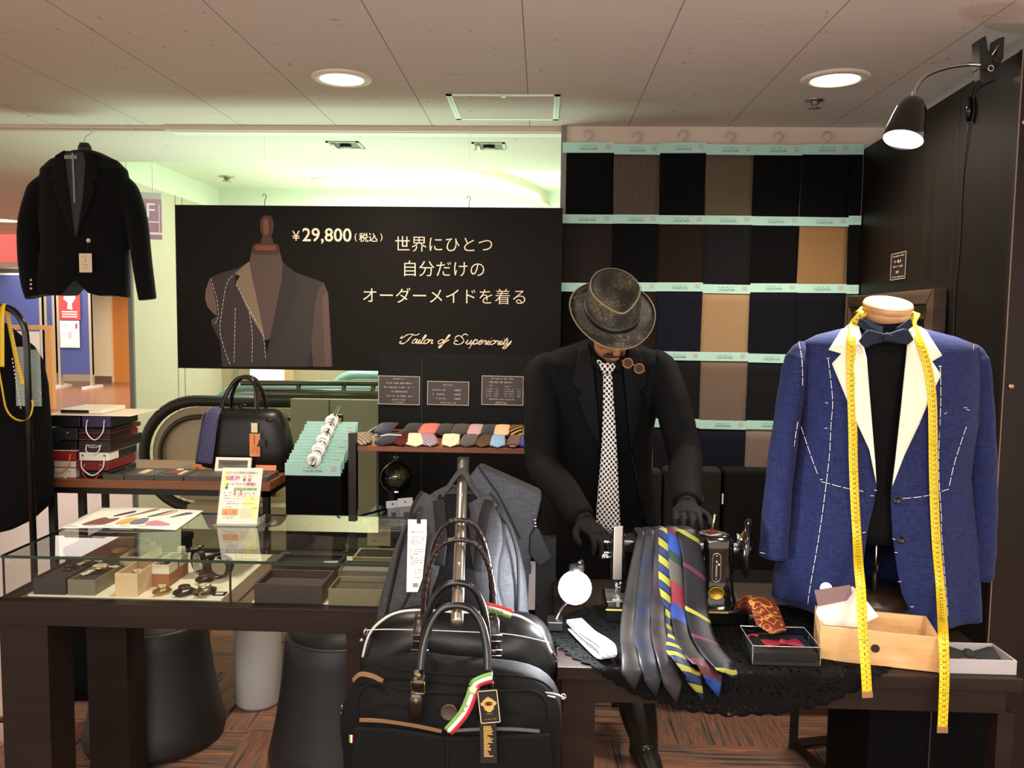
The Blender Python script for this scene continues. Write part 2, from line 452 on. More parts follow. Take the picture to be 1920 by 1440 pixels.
# blue partitions standing at the end of the corridor
BLUE = M('blue_partition_felt', '4a5590', .9)
def partition(px0, px1, Y, label):
    a, b = at(px0, 600, Y=Y), at(px1, 600, Y=Y)
    t = thing('display_partition', ((a.x + b.x) / 2, Y, 0), label, 'partition', 'blue partitions of the corridor')
    MB().box(a.x, b.x, Y, Y + .06, .28, 2.3).build('felt_panel', BLUE, t)
    MB().box(a.x, b.x, Y - .01, Y + .07, 2.3, 2.34).build('top_rail', M('rail_white', 'e8e6e0', .5), t)
    for x in (a.x, b.x - .05):
        MB().box(x, x + .05, Y - .01, Y + .07, .04, 2.32).build('post', M('partition_post', 'b5ab98', .5, .4), t)
        MB().box(x - .02, x + .07, Y - .3, Y + .36, 0, .05).build('foot', M('rail_white', 'e8e6e0', .5), t)
partition(-60, 79, 16.9, 'blue felt partition panel behind the wooden frame stand')
partition(84, 103, 16.95, 'narrow blue partition panel between two grey posts')
partition(107, 171, 16.7, 'blue partition panel carrying a red poster and a white notice')
# posters
def flat(name, px, py, Y, mt, label, cat, th=.004):
    a, b = at(px[0], py[0], Y=Y), at(px[1], py[1], Y=Y)
    t = thing(name, ((a.x + b.x) / 2, Y, b.z), label, cat)
    MB().box(a.x, b.x, Y - th, Y, b.z, a.z).build('sheet', mt, t)
    return t, a, b
t, a, b = flat('poster', (110, 151), (545, 600), 16.66, M('red_poster', 'c8403c', .6), 'red poster with a white figure on the blue partition', 'poster')
m = MB(); cx = (a.x + b.x) / 2; cz = (a.z + b.z) / 2 + .05; wd = b.x - a.x
m.add([(cx - .09, 16.652, cz + .22), (cx + .0, 16.652, cz + .15), (cx + .1, 16.652, cz + .24), (cx + .13, 16.652, cz + .1), (cx + .05, 16.652, cz - .02), (cx + .06, 16.652, cz - .14), (cx - .05, 16.652, cz - .12), (cx - .03, 16.652, cz), (cx - .12, 16.652, cz + .08)], [tuple(range(9))])
for k in range(3): m.box(a.x + .06, b.x - .06, 16.65, 16.654, b.z + .05 + k * .05, b.z + .075 + k * .05)
m.build('print', WHT, t)
t, a, b = flat('notice', (112, 150), (601, 652), 16.66, WHT, 'white notice sheet under the red poster', 'notice')
m = MB().box(b.x - .08, b.x - .04, 16.65, 16.655, a.z - .16, a.z - .06); m.build('stamp', M('stamp_red', 'b5413a', .6), t)
m = MB(); m.box(a.x + .05, a.x + .16, 16.65, 16.655, a.z - .1, a.z - .085); m.box(a.x + .17, a.x + .24, 16.65, 16.655, a.z - .36, a.z - .22); m.build('print', M('faint_print', 'c4c0b8', .7), t)
# wooden frame stand with a white sheet
Y = 13.0; a, b = at(2, 609, Y=Y), at(103, 770, Y=Y)
t = thing('frame_stand', ((a.x + b.x) / 2, Y, 0), 'pale wooden frame stand beside the rack with yellow tape', 'stand')
PINE = M('pale_pine', 'd8a860', .5)
for x in (a.x, b.x - .09): MB().box(x, x + .09, Y - .04, Y + .04, 0, a.z).build('post', PINE, t)
MB().box(a.x + .09, b.x - .09, Y - .04, Y + .04, a.z - .07, a.z).build('rail', PINE, t)
MB().box(a.x + .09, b.x - .09, Y - .03, Y + .03, .35, .4).build('rail', PINE, t)
MB().box(a.x + .16, b.x - .2, Y - .035, Y - .02, a.z - .5, a.z - .1).build('sheet', WHT, t)
# red header sign and pink floor sign
a, b = at(-80, 437, Y=9), at(46, 492, Y=9)
t = thing('hanging_sign', ((a.x + b.x) / 2, 9, b.z), 'red hanging header sign at the left behind the black jacket', 'sign')
MB().box(a.x, b.x, 9, 9.05, b.z, a.z).build('board', M('red_sign', 'b8504a', .5, emit='c8605a', es=.25), t)
for x in (a.x + .1, b.x - .1): MB().cyl((x, 9.02, a.z), (x, 9.02, ZC), .006, 6).build('hanger_rod', STEEL, t)
a, b = at(250, 358, Y=5.2), at(297, 447, Y=5.2)
t = thing('floor_sign', ((a.x + b.x) / 2, 5.2, b.z), 'pink floor sign with a white letter F beside the jacket', 'sign')
ax, bx = a.x - .1, b.x
T = face((ax, 5.2, b.z), (1, .35, 0))
hh = a.z - b.z; W = bx - ax
m = MB(T); m.box(0, W, 0, hh * .86, -.02, 0); m.build('board', M('pink_sign', 'b887a4', .4), t)
m = MB(T); m.box(0, W, hh * .86, hh, -.022, .002); m.build('top_rail', M('sign_rail', 'b9bab4', .5), t)
m = MB(T); m.text('F', .13, Matrix.Translation((W * .74, hh * .6, .004))); m.box(W * .93, W * .945, hh * .1, hh * .75, .001, .004); m.box(W * .6, W * .93, hh * .36, hh * .385, .001, .004); m.box(W * .3, W, hh * .1, hh * .15, .001, .004); m.build('lettering', M('sign_white', 'f4f0f2', .5), t)
m = MB(T); m.box(W * .3, W * .6, hh * .36, hh * .39, .001, .004); m.build('dark_bar', BLK, t)
for x in (.05, W - .05):
    p = T @ Vector((x, hh, -.01)); MB().cyl(p, (p.x, p.y, ZC + .1), .004, 6).build('hanger_rod', STEEL, t)
# ---- escalator hall
RUB = M('black_rubber', '24231c', .5); TEAL = M('teal_rubber', '86aaa8', .35); ESB = M('escalator_panel_beige', 'c2b38e', .45)
def escalator(name, Yp, pxl, pytop, pybot, pxr, mats, label):
    a = at(pxl, pytop, Y=Yp); zt = at(pxl + 150, pytop, Y=Yp).z; zb = at(pxl + 80, pybot, Y=Yp).z; xr = at(pxr, pytop, Y=Yp).x
    r = (zt - zb) / 2; cx = a.x + r * .82
    t = thing(name, (cx, Yp, 0), label, 'escalator')
    path = [(xr, Yp, zt)] + arc((cx + .12, Yp, zb + r), r, 90, 270, 20, ry=r) + [(cx + .6, Yp, zb)]
    path = [Vector(p) for p in path]
    MB().tube(path, .035, 8, flat=1.0).build('handrail', mats[0], t, smooth=True)
    inner = [Vector((xr, Yp, zt - .1))] + arc((cx + .12, Yp, zb + r), r - .1, 90, 270, 20, ry=r - .1) + [Vector((cx + .6, Yp, zb + .1))]
    MB().tube(inner, .016, 6).build('inner_rail', mats[2], t, smooth=True)
    out = [Vector((xr, Yp, zt - .04))] + arc((cx + .12, Yp, zb + r), r - .04, 90, 270, 20, ry=r - .04) + [Vector((xr, Yp, zb + .04))]
    MB().prism([(p.x, Yp + .03, p.z) for p in out], (0, .04, 0)).build('balustrade', mats[1], t)
    MB().box(cx + .1, xr, Yp - .12, Yp + .34, 0, zb + .05).build('skirt', mats[1], t)
    return t
escalator('escalator', 5.0, 250, 752, 953, 545, (RUB, ESB, M('dark_trim', '4a4436', .4, .4)), 'near escalator end with black rubber handrail and beige side')
escalator('escalator', 6.0, 382, 727, 838, 712, (TEAL, M('pale_panel', 'b8c4b4', .4), M('teal_trim', '9ab8b4', .4, .3)), 'farther escalator with a teal handrail behind the leather bag')
escalator('escalator', 6.55, 600, 704, 800, 740, (TEAL, M('pale_panel', 'b8c4b4', .4), M('teal_trim', '9ab8b4', .4, .3)), 'farthest escalator end with teal handrail beside the black board')
# olive side panel and guard rail
a, b = at(545, 748, Y=4.7), at(716, 748, Y=4.7)
t = thing('low_balustrade', ((a.x + b.x) / 2, 4.7, 0), 'olive green balustrade behind the mint swatches', 'balustrade')
MB().box(a.x, b.x + .25, 4.7, 4.76, 0, a.z).build('panel', M('olive_panel', '9a9f7c', .45), t)
MB().box(a.x + .22, a.x + .226, 4.694, 4.7, 0, a.z).build('joint', M('olive_joint', '5d6248', .6), t)
a, b = at(452, 718, Y=4.85), at(716, 719, Y=4.85); c = at(480, 737, Y=4.85)
t = thing('guard_rail', ((a.x + b.x) / 2, 4.85, 0), 'two grey metal guard rails above the olive panel', 'railing')
RAIL = M('rail_metal', '6a6b5c', .35, .7)
MB().cyl(a, b, .016, 10).build('rail', RAIL, t, smooth=True)
MB().cyl(c, (b.x + .1, 4.85, c.z), .03, 10).build('rail', RAIL, t, smooth=True)
for px in (480, 560, 645, 700):
    p = at(px, 719, Y=4.85); MB().cyl((p.x, 4.85, 0), (p.x, 4.85, p.z), .014, 8).build('post', RAIL, t, smooth=True)
# bright poster stand on the back wall of the hall
a, b = at(468, 640, Y=7.05), at(548, 800, Y=7.05)
t = thing('display_board', ((a.x + b.x) / 2, 7.05, 0), 'bright white board with orange edge beyond the leather bag', 'board')
MB().box(a.x, b.x - .06, 7.05, 7.11, 0, a.z).build('board', M('glow_white_board', 'f6f4ea', .6, emit='fff6e0', es=.35), t)  # weak emission puts the board's lit brightness into its material
MB().box(b.x - .06, b.x, 7.04, 7.11, 0, a.z).build('edge', M('orange_edge', 'd9b48a', .5), t)
for px in (440,):
    p = at(px, 700, Y=7.13); struct(MB().box(p.x, p.x + .02, 7.135, 7.15, 0, 2.4).build('trim_10', M('panel_joint', 'a39a88', .7)))

# ================================================================ ceiling fittings
def downlight(x, y, z, r, label, power, col, inner=.66, emit=('fff0d8', 9)):
    t = thing('downlight', (x, y, z), label, 'ceiling light', 'round ceiling downlights')
    MB().lathe([(r, 0), (r, -.004), (r * .97, -.009), (r * .74, -.011), (r * .70, -.004), (r * .70, .0)], (x, y, z), 40).build('trim_ring', M('downlight_ring', 'e2d6c6', .45), t, smooth=True)
    MB().lathe([(r * .70, -.003), (r * .4, -.006), (0.0001, -.007)], (x, y, z), 32).build('diffuser', M('lamp_' + emit[0], 'ffffff', .5, emit=emit[0], es=emit[1]), t, smooth=True)
    l = bpy.data.lights.new('downlight_lamp', 'SPOT'); l.energy = power; l.color = col; l.spot_size = R_(150); l.spot_blend = .9; l.shadow_soft_size = r * .7
    o = bpy.data.objects.new('downlight_lamp', l); COL.objects.link(o); o.location = (0, 0, -.03); o.parent = t
    return t
p = at(641, 145, z=ZC); downlight(p.x, p.y, ZC, .112, 'warm round ceiling light at the left of the ceiling hatch', 62, (1, .84, .66))
p = at(1566, 146, z=ZC); downlight(p.x, p.y, ZC, .12, 'warm round ceiling light above the swatch wall right end', 62, (1, .84, .66))
downlight(-.75, .9, ZC, .112, 'warm round ceiling light above the front of the stand, left one', 50, (1, .86, .68))
downlight(1.05, .9, ZC, .12, 'warm round ceiling light above the front of the stand, right one', 50, (1, .86, .68))
p = at(629, 339, z=2.62); downlight(p.x, p.y, 2.62, .19, 'pale round light in the greenish coffer above the black board', 60, GREEN, emit=('f4fff0', 16))
p = at(4, 412, z=ZC); downlight(p.x, p.y, ZC, .2, 'bright corridor ceiling light at the far left', 60, WARM)
# square recessed spotlights
for i, (px, py, lb) in enumerate(((648, 271, 'square recessed spotlight left of the two in the ceiling strip'), (917, 273, 'square recessed spotlight right of the two in the ceiling strip'))):
    p = at(px, py, z=ZC); x, y = p.x, p.y; h = .085
    t = thing('square_spotlight', (x, y, ZC), lb, 'ceiling light', 'square recessed spotlights')
    m = MB()
    for (xa, xb, ya, yb) in ((-h, h, -h, -h + .014), (-h, h, h - .014, h), (-h, -h + .014, -h, h), (h - .014, h, -h, h)): m.box(x + xa, x + xb, y + ya, y + yb, ZC - .006, ZC + .001)
    m.build('frame', M('spot_frame', '8e948a', .4, .5), t)
    k = .07; m = MB().add([(x - k, y - k, ZC - .004), (x + k, y - k, ZC - .004), (x + k, y + k, ZC - .004), (x - k, y + k, ZC - .004)], [(0, 1, 2, 3)]); m.build('recess', M('spot_recess', '2c241c', .5), t)
    MB().box(x - .06, x - .045, y - .06, y + .06, ZC - .02, ZC - .004).build('reflector', CHR, t)
    MB().lathe([(.034, -.014), (.03, -.008), (.03, -.004)], (x, y, ZC), 20).build('bulb', M('dark_bulb', '15110d', .3), t, smooth=True)
# access hatch
P = [at(835, 176, z=ZC), at(1050, 178, z=ZC), at(1047, 223, z=ZC), at(857, 223, z=ZC)]
x0, x1, y0, y1 = -.40, .058, 3.40, 3.815
t = thing('ceiling_hatch', ((x0 + x1) / 2, y0, ZC), 'white framed square access hatch in the ceiling', 'hatch')
ALU = M('hatch_frame', 'dcebe6', .4)
for nm, bx in (('frame_rail', (x0, x1, y0, y0 + .012)), ('frame_rail', (x0, x1, y1 - .02, y1)), ('frame_rail', (x0, x0 + .024, y0, y1)), ('frame_rail', (x1 - .024, x1, y0, y1))):
    MB().box(bx[0], bx[1], bx[2], bx[3], ZC - .005, ZC).build(nm, ALU, t)
MB().box(x0 + .024, x1 - .024, y0 + .012, y1 - .02, ZC - .003, ZC - .001).build('board', CEIL2, t)
m = MB(); 
for x in (x0 + .012, x1 - .013): m.box(x, x + .0015, y0 + .01, y1 - .01, ZC - .0056, ZC - .005)
m.build('frame_groove', GREY, t)
MB().box(-.18, -.16, y0 + .004, y0 + .018, ZC - .008, ZC - .003).build('latch', STEEL, t)
# sprinklers
for px, py, z, lb in ((1528, 187, ZC, 'small sprinkler head in the ceiling beside the right light'), (425, 331, 2.62, 'small sprinkler head in the greenish coffer')):
    p = at(px, py, z=z); s = 1 if z < 2.5 else 1.5
    t = thing('sprinkler', (p.x, p.y, z), lb, 'sprinkler', 'ceiling sprinklers')
    MB().lathe([(.04 * s, 0), (.038 * s, -.006), (.018 * s, -.01), (.015 * s, -.02)], (p.x, p.y, z), 20).build('escutcheon', STEEL, t, smooth=True)
    m = MB().lathe([(.010 * s, -.02), (.010 * s, -.03), (.024 * s, -.032), (.024 * s, -.035), (.001, -.036)], (p.x, p.y, z), 16); m.build('deflector', STEEL, t, smooth=True)
# ================================================================ swatch wall
def greek(mb, x0, x1, y, h, seed=0, z=.0006, dens=.8):
    """a line of tiny character-like strokes (print too small to read)"""
    r = random.Random(seed); x = x0
    while x < x1 - h * .5:
        w_ = h * r.uniform(.7, 1.0)
        if r.random() < dens:
            k = r.randint(0, 3)
            mb.box(x, x + w_ * .8, y - h * .08, y + h * .08, 0, z)
            if k > 0: mb.box(x + w_ * .3, x + w_ * .45, y - h * .45, y + h * .45, 0, z)
            if k > 1: mb.box(x + w_ * .05, x + w_ * .7, y + h * .3, y + h * .44, 0, z)
            if k > 2: mb.box(x, x + w_ * .8, y - h * .45, y - h * .32, 0, z)
        x += w_
def textfit(mb, s, T, width=None, height=None, thin=0.0, shear=0.0, align='c', ext=0.0):
    v, f = text_mesh(s, 1.0, ext, 'CENTER', thin, shear, 1.0, 1.0)
    xs = [p.x for p in v]; ys = [p.y for p in v]
    k = width / (max(xs) - min(xs)) if width else height / (max(ys) - min(ys))
    k2 = height / (max(ys) - min(ys)) if height else k
    cx = (max(xs) + min(xs)) / 2; cy = (max(ys) + min(ys)) / 2
    if align == 'l': cx = min(xs)
    mb.add([T @ Vector(((p.x - cx) * k, (p.y - cy) * k2, p.z)) for p in v], f)
WALLY = 3.925
STAMP = M('faded_pink_stamp', 'c3a7a0', .7)
SW = {'black': '0a0a0c', 'brown pinstripe': '5d5046', 'olive brown': '635847', 'dark brown pinstripe': '2a2421', 'dark brown': '231b14', 'charcoal': '1a1a1d',
      'tan': '94724b', 'light tan': 'a88b67', 'navy': '171826', 'dark navy': '11131c', 'grey brown': '776659', 'taupe': '827168', 'mid brown': '5a4a3c'}
def swatch_mat(c):
    k = 'cloth_' + c.replace(' ', '_')
    if k in MATS: return MATS[k]
    if 'pinstripe' in c:
        g = N(k); s = g.sep(g.coord()); f = g.math('FRACT', g.math('MULTIPLY', s[0], 95.0))
        b = hx(SW[c]); g.base(g.mix(g.math('LESS_THAN', f, .22), b, tuple(x * .45 for x in b))); g.set(Roughness=.95)
        g.b.inputs['Specular IOR Level'].default_value = .15; MATS[k] = g.m; return g.m
    return cloth(k, SW[c], 700, .95, .22)
def swatch(px, py, Y, wd, ht, col, label, group, hook=False, seed=0, name='fabric_swatch', clothh=.40):
    rnd = random.Random(seed)
    c = at(px, py, Y=Y); x0 = c.x; zt = c.z; tilt = rnd.uniform(-.008, .008)
    t = thing(name, (x0 + wd / 2, Y, zt), label, 'fabric swatch', group)
    T = face((x0, Y, zt), (1, 0, tilt)); h = ht
    m = MB(T); m.box(0, wd, -h, 0, -.004, 0); m.build('header_card', MINT, t)
    m = MB(T); textfit(m, 'COLLECTION', Matrix.Translation((wd * .5, -h * .62, .0008)), width=wd * .34, thin=.006)
    greek(m, wd * .33, wd * .67, -h * .34, h * .12, 3); m.build('lettering', DTXT, t)
    m = MB(T)
    for k in range(3): m.box(wd * .83, wd * .93, -h * (.3 + .17 * k), -h * (.21 + .17 * k), 0, .0007)
    m.build('stamp', STAMP, t)
    a1, a2 = rnd.uniform(0, 6), rnd.uniform(8, 14)
    m = MB(T); m.grid(lambda u, v: (wd * (.002 + .996 * u), -h * .9 - clothh * v, -.006 - .004 * v + .002 * math.sin(a1 + u * a2) * v), 10, 8)
    m.build('cloth', swatch_mat(col), t, smooth=True, solid=.0015)
    if hook:
        m = MB(T); p = [(wd * .5, -.002, -.003), (wd * .5, .012, -.003)] + [tuple(q) for q in arc((wd * .5 - .0, .034, -.003), .021, -60, 200, 14, (1, 0, 0), (0, 1, 0))]
        m.tube(smoothpts(p, 3), .0034, 6); m.build('hanger_hook', M('clear_plastic', 'd9cdc2', .3, trans=.35), t, smooth=True)
    return t
colx = [(1055, 1152), (1152, 1238), (1238, 1325), (1325, 1415), (1415, 1505), (1505, 1597), (1597, 1626)]
rowy = [268, 402, 529, 656, 781]
grid_c = [['black', 'brown pinstripe', 'black', 'olive brown', 'black', 'black', 'black'],
          ['dark brown pinstripe', 'black', 'dark brown', 'charcoal', 'black', 'tan', 'black'],
          ['black', 'dark brown', 'navy', 'light tan', 'dark navy', 'dark navy', 'mid brown'],
          [None, None, 'charcoal', 'grey brown', 'charcoal', 'dark navy', None],
          [None, None, 'charcoal', 'navy', 'taupe', None, None]]
ordn = ['first', 'second', 'third', 'fourth', 'fifth', 'sixth', 'seventh']
rown = ['top row', 'second row', 'third row', 'fourth row', 'lowest row']
for r in range(5):
    for c in range(7):
        col = grid_c[r][c]
        if not col: continue
        z_ref = at(1055, rowy[r], Y=WALLY).z
        xa = at(colx[c][0], 268, Y=WALLY).x; xb = at(colx[c][1], 268, Y=WALLY).x
        if c == 6: xb = 1.455
        Y = WALLY - r * .007 - .001 * (c % 2)
        rnd = random.Random(r * 9 + c)
        px = pyx = None
        t = swatch(0, 0, Y, xb - xa, .047 - .006 * (r > 0), col, '%s cloth swatch, %s from left in the %s of the swatch wall' % (col, ordn[c], rown[r]),
                   'cloth swatches on the wall', hook=(r == 0 and c < 6), seed=r * 9 + c, clothh=.43 if r == 4 else .36)
        # move the built thing to its place on the wall (local construction is around at(0,0))
        o0 = at(0, 0, Y=Y); dz = rnd.uniform(-.004, .004)
        t.location = (xa + (xb - xa) / 2, Y, z_ref + dz + (xa - .1) * -.0)

# ================================================================ long black board with lettering
BY = 3.85
a, b = at(328, 384, Y=BY), at(1050, 693, Y=BY)
bx0, bx1, bz1, bz0 = a.x, b.x, a.z, at(331, 690, Y=BY).z
sign = thing('shop_board', ((bx0 + bx1) / 2, BY, bz0), 'long black hanging board printed with a basted jacket and white lettering', 'sign')
g = N('board_print_ground'); s = g.sep(g.coord()); nz = g.noise(g.coord(), 1.3, 2)[0]
g.base(g.mix(nz, hx('0b0907'), hx('19140f'))); g.set(Roughness=.5); g.b.inputs['Specular IOR Level'].default_value = .12
MB().box(bx0, bx1, BY, BY + .006, bz0, bz1).build('board', g.m, sign)
def zp(zx, zy, ox=320, oy=360, dy=.0):     # enlarged-crop position to a point on the board face
    p = at(ox + zx / 4, oy + zy / 4, Y=BY - dy); return (min(max(p.x, bx0), bx1), p.y, max(p.z, bz0 + .0005))
def darker(c, k=.72): return ''.join('%02x' % int(int(c[i:i + 2], 16) * k) for i in (0, 2, 4))
pr = MB(); pm = []
def shape(pts, col, lay, sm=0):
    pm.append(M('print_' + col, darker(col), .6)); pr.m = len(pm) - 1
    P = [Vector(zp(x, y, dy=.0004 * lay)) for x, y in pts]
    if sm: P = smoothpts(P, sm, True)
    pr.add(P, [tuple(range(len(P)))[::-1]])
def silh(cx, prof): return [(cx - w_, y) for y, w_ in prof] + [(cx + w_, y) for y, w_ in reversed(prof)]
shape([(605, 450), (820, 450), (842, 540), (835, 640), (800, 830), (745, 1100), (715, 1110), (640, 850), (600, 640), (590, 540)], '6b544c', 1)
shape([(275, 650), (400, 600), (500, 575), (590, 520), (490, 620), (482, 680), (600, 900), (700, 1100), (730, 1310), (385, 1310), (372, 1120), (312, 1010), (303, 960), (352, 930), (350, 860), (325, 720), (290, 645)], '3d2f31', 2)
shape([(290, 655), (262, 740), (258, 800), (275, 860), (310, 900), (345, 930), (347, 860), (315, 710)], '8f6c63', 3)
shape([(303, 960), (350, 935), (348, 970), (330, 1000), (312, 1000)], '5a443f', 3)
shape([(478, 612), (540, 560), (592, 520), (602, 600), (642, 780), (700, 1060), (712, 1115), (640, 1000), (560, 850), (490, 675), (520, 632)], 'a88f70', 4)
shape([(840, 520), (900, 590), (1040, 640), (1150, 680), (1180, 760), (1190, 950), (1212, 1310), (735, 1310), (712, 1240), (740, 1130), (800, 850), (835, 640)], '39302a', 2)
shape([(840, 530), (920, 590), (985, 690), (965, 720), (870, 960), (735, 1230), (745, 1120), (800, 880), (836, 640)], '2c2520', 3)
shape([(1085, 830), (1115, 720), (1150, 688), (1182, 760), (1192, 950), (1214, 1310), (1065, 1310), (1055, 1120), (1075, 930)], '5c473f', 3)
shape([(1135, 800), (1165, 740), (1185, 800), (1200, 1310), (1160, 1310)], '75584e', 4)
shape([(1052, 1185), (1066, 1250), (1066, 1310), (1026, 1310)], '12100e', 5)
shape(silh(713, [(385, 60), (393, 88), (415, 103), (440, 104), (462, 98), (468, 90)]), '5e2b19', 5)
shape(silh(713, [(400, 70), (418, 80), (436, 70)]), '9a5636', 6)
shape(silh(722, [(176, 14), (188, 36), (215, 49), (255, 52), (300, 46), (328, 34), (345, 34), (360, 44), (374, 48), (388, 44)]), '5e2f1d', 6)
shape(silh(715, [(200, 16), (250, 22), (300, 18), (320, 10)]), '96603f', 7)
shape([(730, 1288), (745, 1300), (730, 1308), (715, 1298)], '191513', 6)
pr.build('printed_jacket', pm, sign)
stc = MB()
def dashes(mb, pts, dash, gap, r):
    P = smoothpts(pts, 8); acc = 0; on = True; seg = [P[0]]
    for p, q in zip(P, P[1:]):
        L = (q - p).length; d = 0
        while d < L:
            need = (dash if on else gap) - acc
            if d + need <= L:
                d += need; c = p.lerp(q, d / L)
                if on: seg.append(c); mb.tube(seg, r, 4)
                seg = [c]; on = not on; acc = 0
            else: acc += L - d; d = L; seg.append(q)
for pl in ([(300, 650), (345, 800), (356, 900), (350, 960), (320, 998)], [(465, 625), (420, 690), (390, 850), (370, 1040), (410, 1200), (450, 1305)], [(485, 870), (480, 1090), (474, 1305)],
           [(490, 690), (600, 900), (690, 1070), (712, 1250)], [(590, 900), (612, 1080), (608, 1305)]):
    stc = MB(); dashes(stc, [zp(x, y, dy=.004) for x, y in pl], .014, .006, .0014); stc.build('printed_stitching', M('print_thread', 'cdbfae', .7), sign)
tx = MB()
def btext(s, px0, px1, py, **k):
    p, q = at(px0, py, Y=BY - .002), at(px1, py, Y=BY - .002)
    textfit(tx, s, face(((p.x + q.x) / 2, BY - .002, p.z)), width=q.x - p.x, **k)
btext('¥', 548, 562, 442); btext('29,800', 567, 659, 442, thin=.012); btext('(', 665, 669, 445); btext('税込', 673, 708, 445, thin=.008); btext(')', 713, 717, 445)
btext('世界にひとつ', 741, 923, 457, thin=-.006); btext('自分だけの', 758, 908, 503, thin=-.006); btext('オーダーメイドを着る', 681, 985, 553, thin=-.006)
# flowing script line, drawn stroke by stroke (x height 1, baseline 0)
GL = {'T': [[(-.5, 1.7), (-.75, 1.3), (-.5, 1.15), (-.1, 1.7), (.3, 2.05), (.8, 2.1), (1.5, 1.9), (1.9, 2.1), (2.0, 2.3)], [(1.1, 2.1), (.75, 1.2), (.5, .5), (.1, 0), (-.4, -.05), (-.65, .25), (-.35, .45)]],
      'a': [[(.75, .8), (.5, 1), (.15, .75), (.05, .3), (.25, 0), (.55, .3), (.8, .95), (.7, .3), (.8, 0), (1.05, .2)]],
      'i': [[(-.05, .2), (.25, .95), (.15, .25), (.25, 0), (.5, .2)], [(.38, 1.45), (.42, 1.5)]],
      'l': [[(-.05, .2), (.4, 1.3), (.5, 1.95), (.3, 1.9), (.15, .8), (.18, .1), (.4, .05), (.55, .25)]],
      'o': [[(.5, 1), (.15, .75), (.05, .3), (.3, 0), (.65, .3), (.7, .8), (.5, 1), (.6, .85), (.95, .85)]],
      'r': [[(-.05, .2), (.2, .95), (.25, .8), (.55, .85), (.45, .3), (.55, .05), (.8, .2)]],
      'f': [[(-.05, .2), (.4, 1.1), (.75, 2), (.5, 2.0), (.25, .8), (.0, -.6), (-.3, -.9), (-.35, -.6), (.1, -.1), (.5, .6), (.9, .9)]],
      'S': [[(1.5, 1.9), (1.2, 2.25), (.75, 2.1), (.65, 1.6), (1.0, 1.15), (1.2, .6), (.9, .05), (.3, -.1), (-.2, .2), (-.1, .7), (.3, .7)], [(.65, 1.6), (.1, 1.9), (-.35, 1.4), (-.1, .9)]],
      'u': [[(-.05, .2), (.2, .95), (.1, .3), (.25, 0), (.5, .2), (.75, .95), (.65, .25), (.75, 0), (1.0, .2)]],
      'p': [[(-.05, .2), (.3, 1.15), (.1, .1), (-.1, -.95)], [(.15, .4), (.45, 1.0), (.75, .8), (.65, .2), (.35, 0), (.2, .2), (.6, .1), (.95, .25)]],
      'e': [[(-.05, .2), (.4, .5), (.6, .85), (.4, 1), (.12, .65), (.12, .2), (.35, 0), (.75, .25)]],
      't': [[(-.05, .2), (.3, 1.0), (.45, 1.6), (.2, .5), (.25, .05), (.55, .2)], [(.05, 1.1), (.65, 1.15)]],
      'y': [[(-.05, .2), (.2, .95), (.15, .35), (.35, .1), (.75, .95), (.5, -.1), (.15, -.85), (-.2, -.7), (.1, -.2), (.8, .3)]]}
ADV = {'T': 1.35, 'a': .95, 'i': .45, 'l': .5, 'o': .8, 'r': .7, 'f': .75, 'S': 1.6, 'u': .95, 'p': .9, 'e': .68, 't': .5, 'y': .8, ' ': .8}
def script(s, p0, p1, xh, r):
    wd = sum(ADV[c] for c in s); k = (p1.x - p0.x) / wd; x = 0
    for c in s:
        for st in GL.get(c, []):
            P = [(u * k + v * xh * .38 + x, v * xh) for u, v in st]
            P3 = smoothpts([Vector((p0.x + q[0], BY - .003, p0.z + (p1.z - p0.z) * q[0] / (p1.x - p0.x) + q[1])) for q in P], 5)
            tx.tube(P3, [r * (1.25 if i % 10 > 4 else .85) for i in range(len(P3))], 5)
        x += ADV[c] * k
script('Tailor of', at(756, 644, Y=BY), at(838, 645, Y=BY), .0205, .0022)
script('Superiority', at(853, 645, Y=BY), at(957, 647, Y=BY), .0205, .0022)
tx.build('lettering', M('board_lettering', 'f0dcc0', .6), sign)
for px, py in ((496, 388), (879, 392)):
    p = at(px, py, Y=BY - .004)
    m = MB(); m.tube(smoothpts([(p.x, p.y, p.z), (p.x + .002, p.y, p.z + .03), (p.x + .008, p.y, p.z + .05), (p.x - .004, p.y, p.z + .058), (p.x - .008, p.y, p.z + .046)], 4), .0016, 5)
    m.ball((p.x, p.y, p.z), .003, 8); m.build('hook', BLKM, sign, smooth=True)
    MB().cyl((p.x, BY, p.z + .055), (p.x, BY, ZC), .0005, 4).build('nylon_wire', M('nylon', 'dfe6d8', .3, trans=.8), sign)

# ---------------------------------------------------------------- black jacket hanging from the ceiling rail
def jk(px, py, Y=3.82): return at(px, py, Y=Y)
JY = 3.82
BW = cloth('black_wool', '0d0d0e', 800, .95, .4, sheen=.05)
BWL = cloth('black_wool_lapel', '101011', 800, .9, .4, sheen=.05)
def ell(cx, cy, z, a, b, n=28, p=2.4, dz=None):
    out = []
    for i in range(n):
        t = 2 * math.pi * i / n; c, s = math.cos(t), math.sin(t)
        out.append((cx + a * math.copysign(abs(c) ** (2 / p), c), cy + b * math.copysign(abs(s) ** (2 / p), s), z if dz is None else z + dz(c, s)))
    return out
t = thing('jacket', (jk(160, 560).x, JY, jk(160, 565).z), 'black tailored jacket with pale buttons hanging from the ceiling at the left', 'jacket')
edges = [(283, 138, 180), (290, 122, 195), (300, 95, 220), (318, 78, 238), (350, 76, 243), (400, 76, 240), (450, 80, 240), (500, 76, 241), (540, 72, 242), (556, 70, 243)]
rings = []
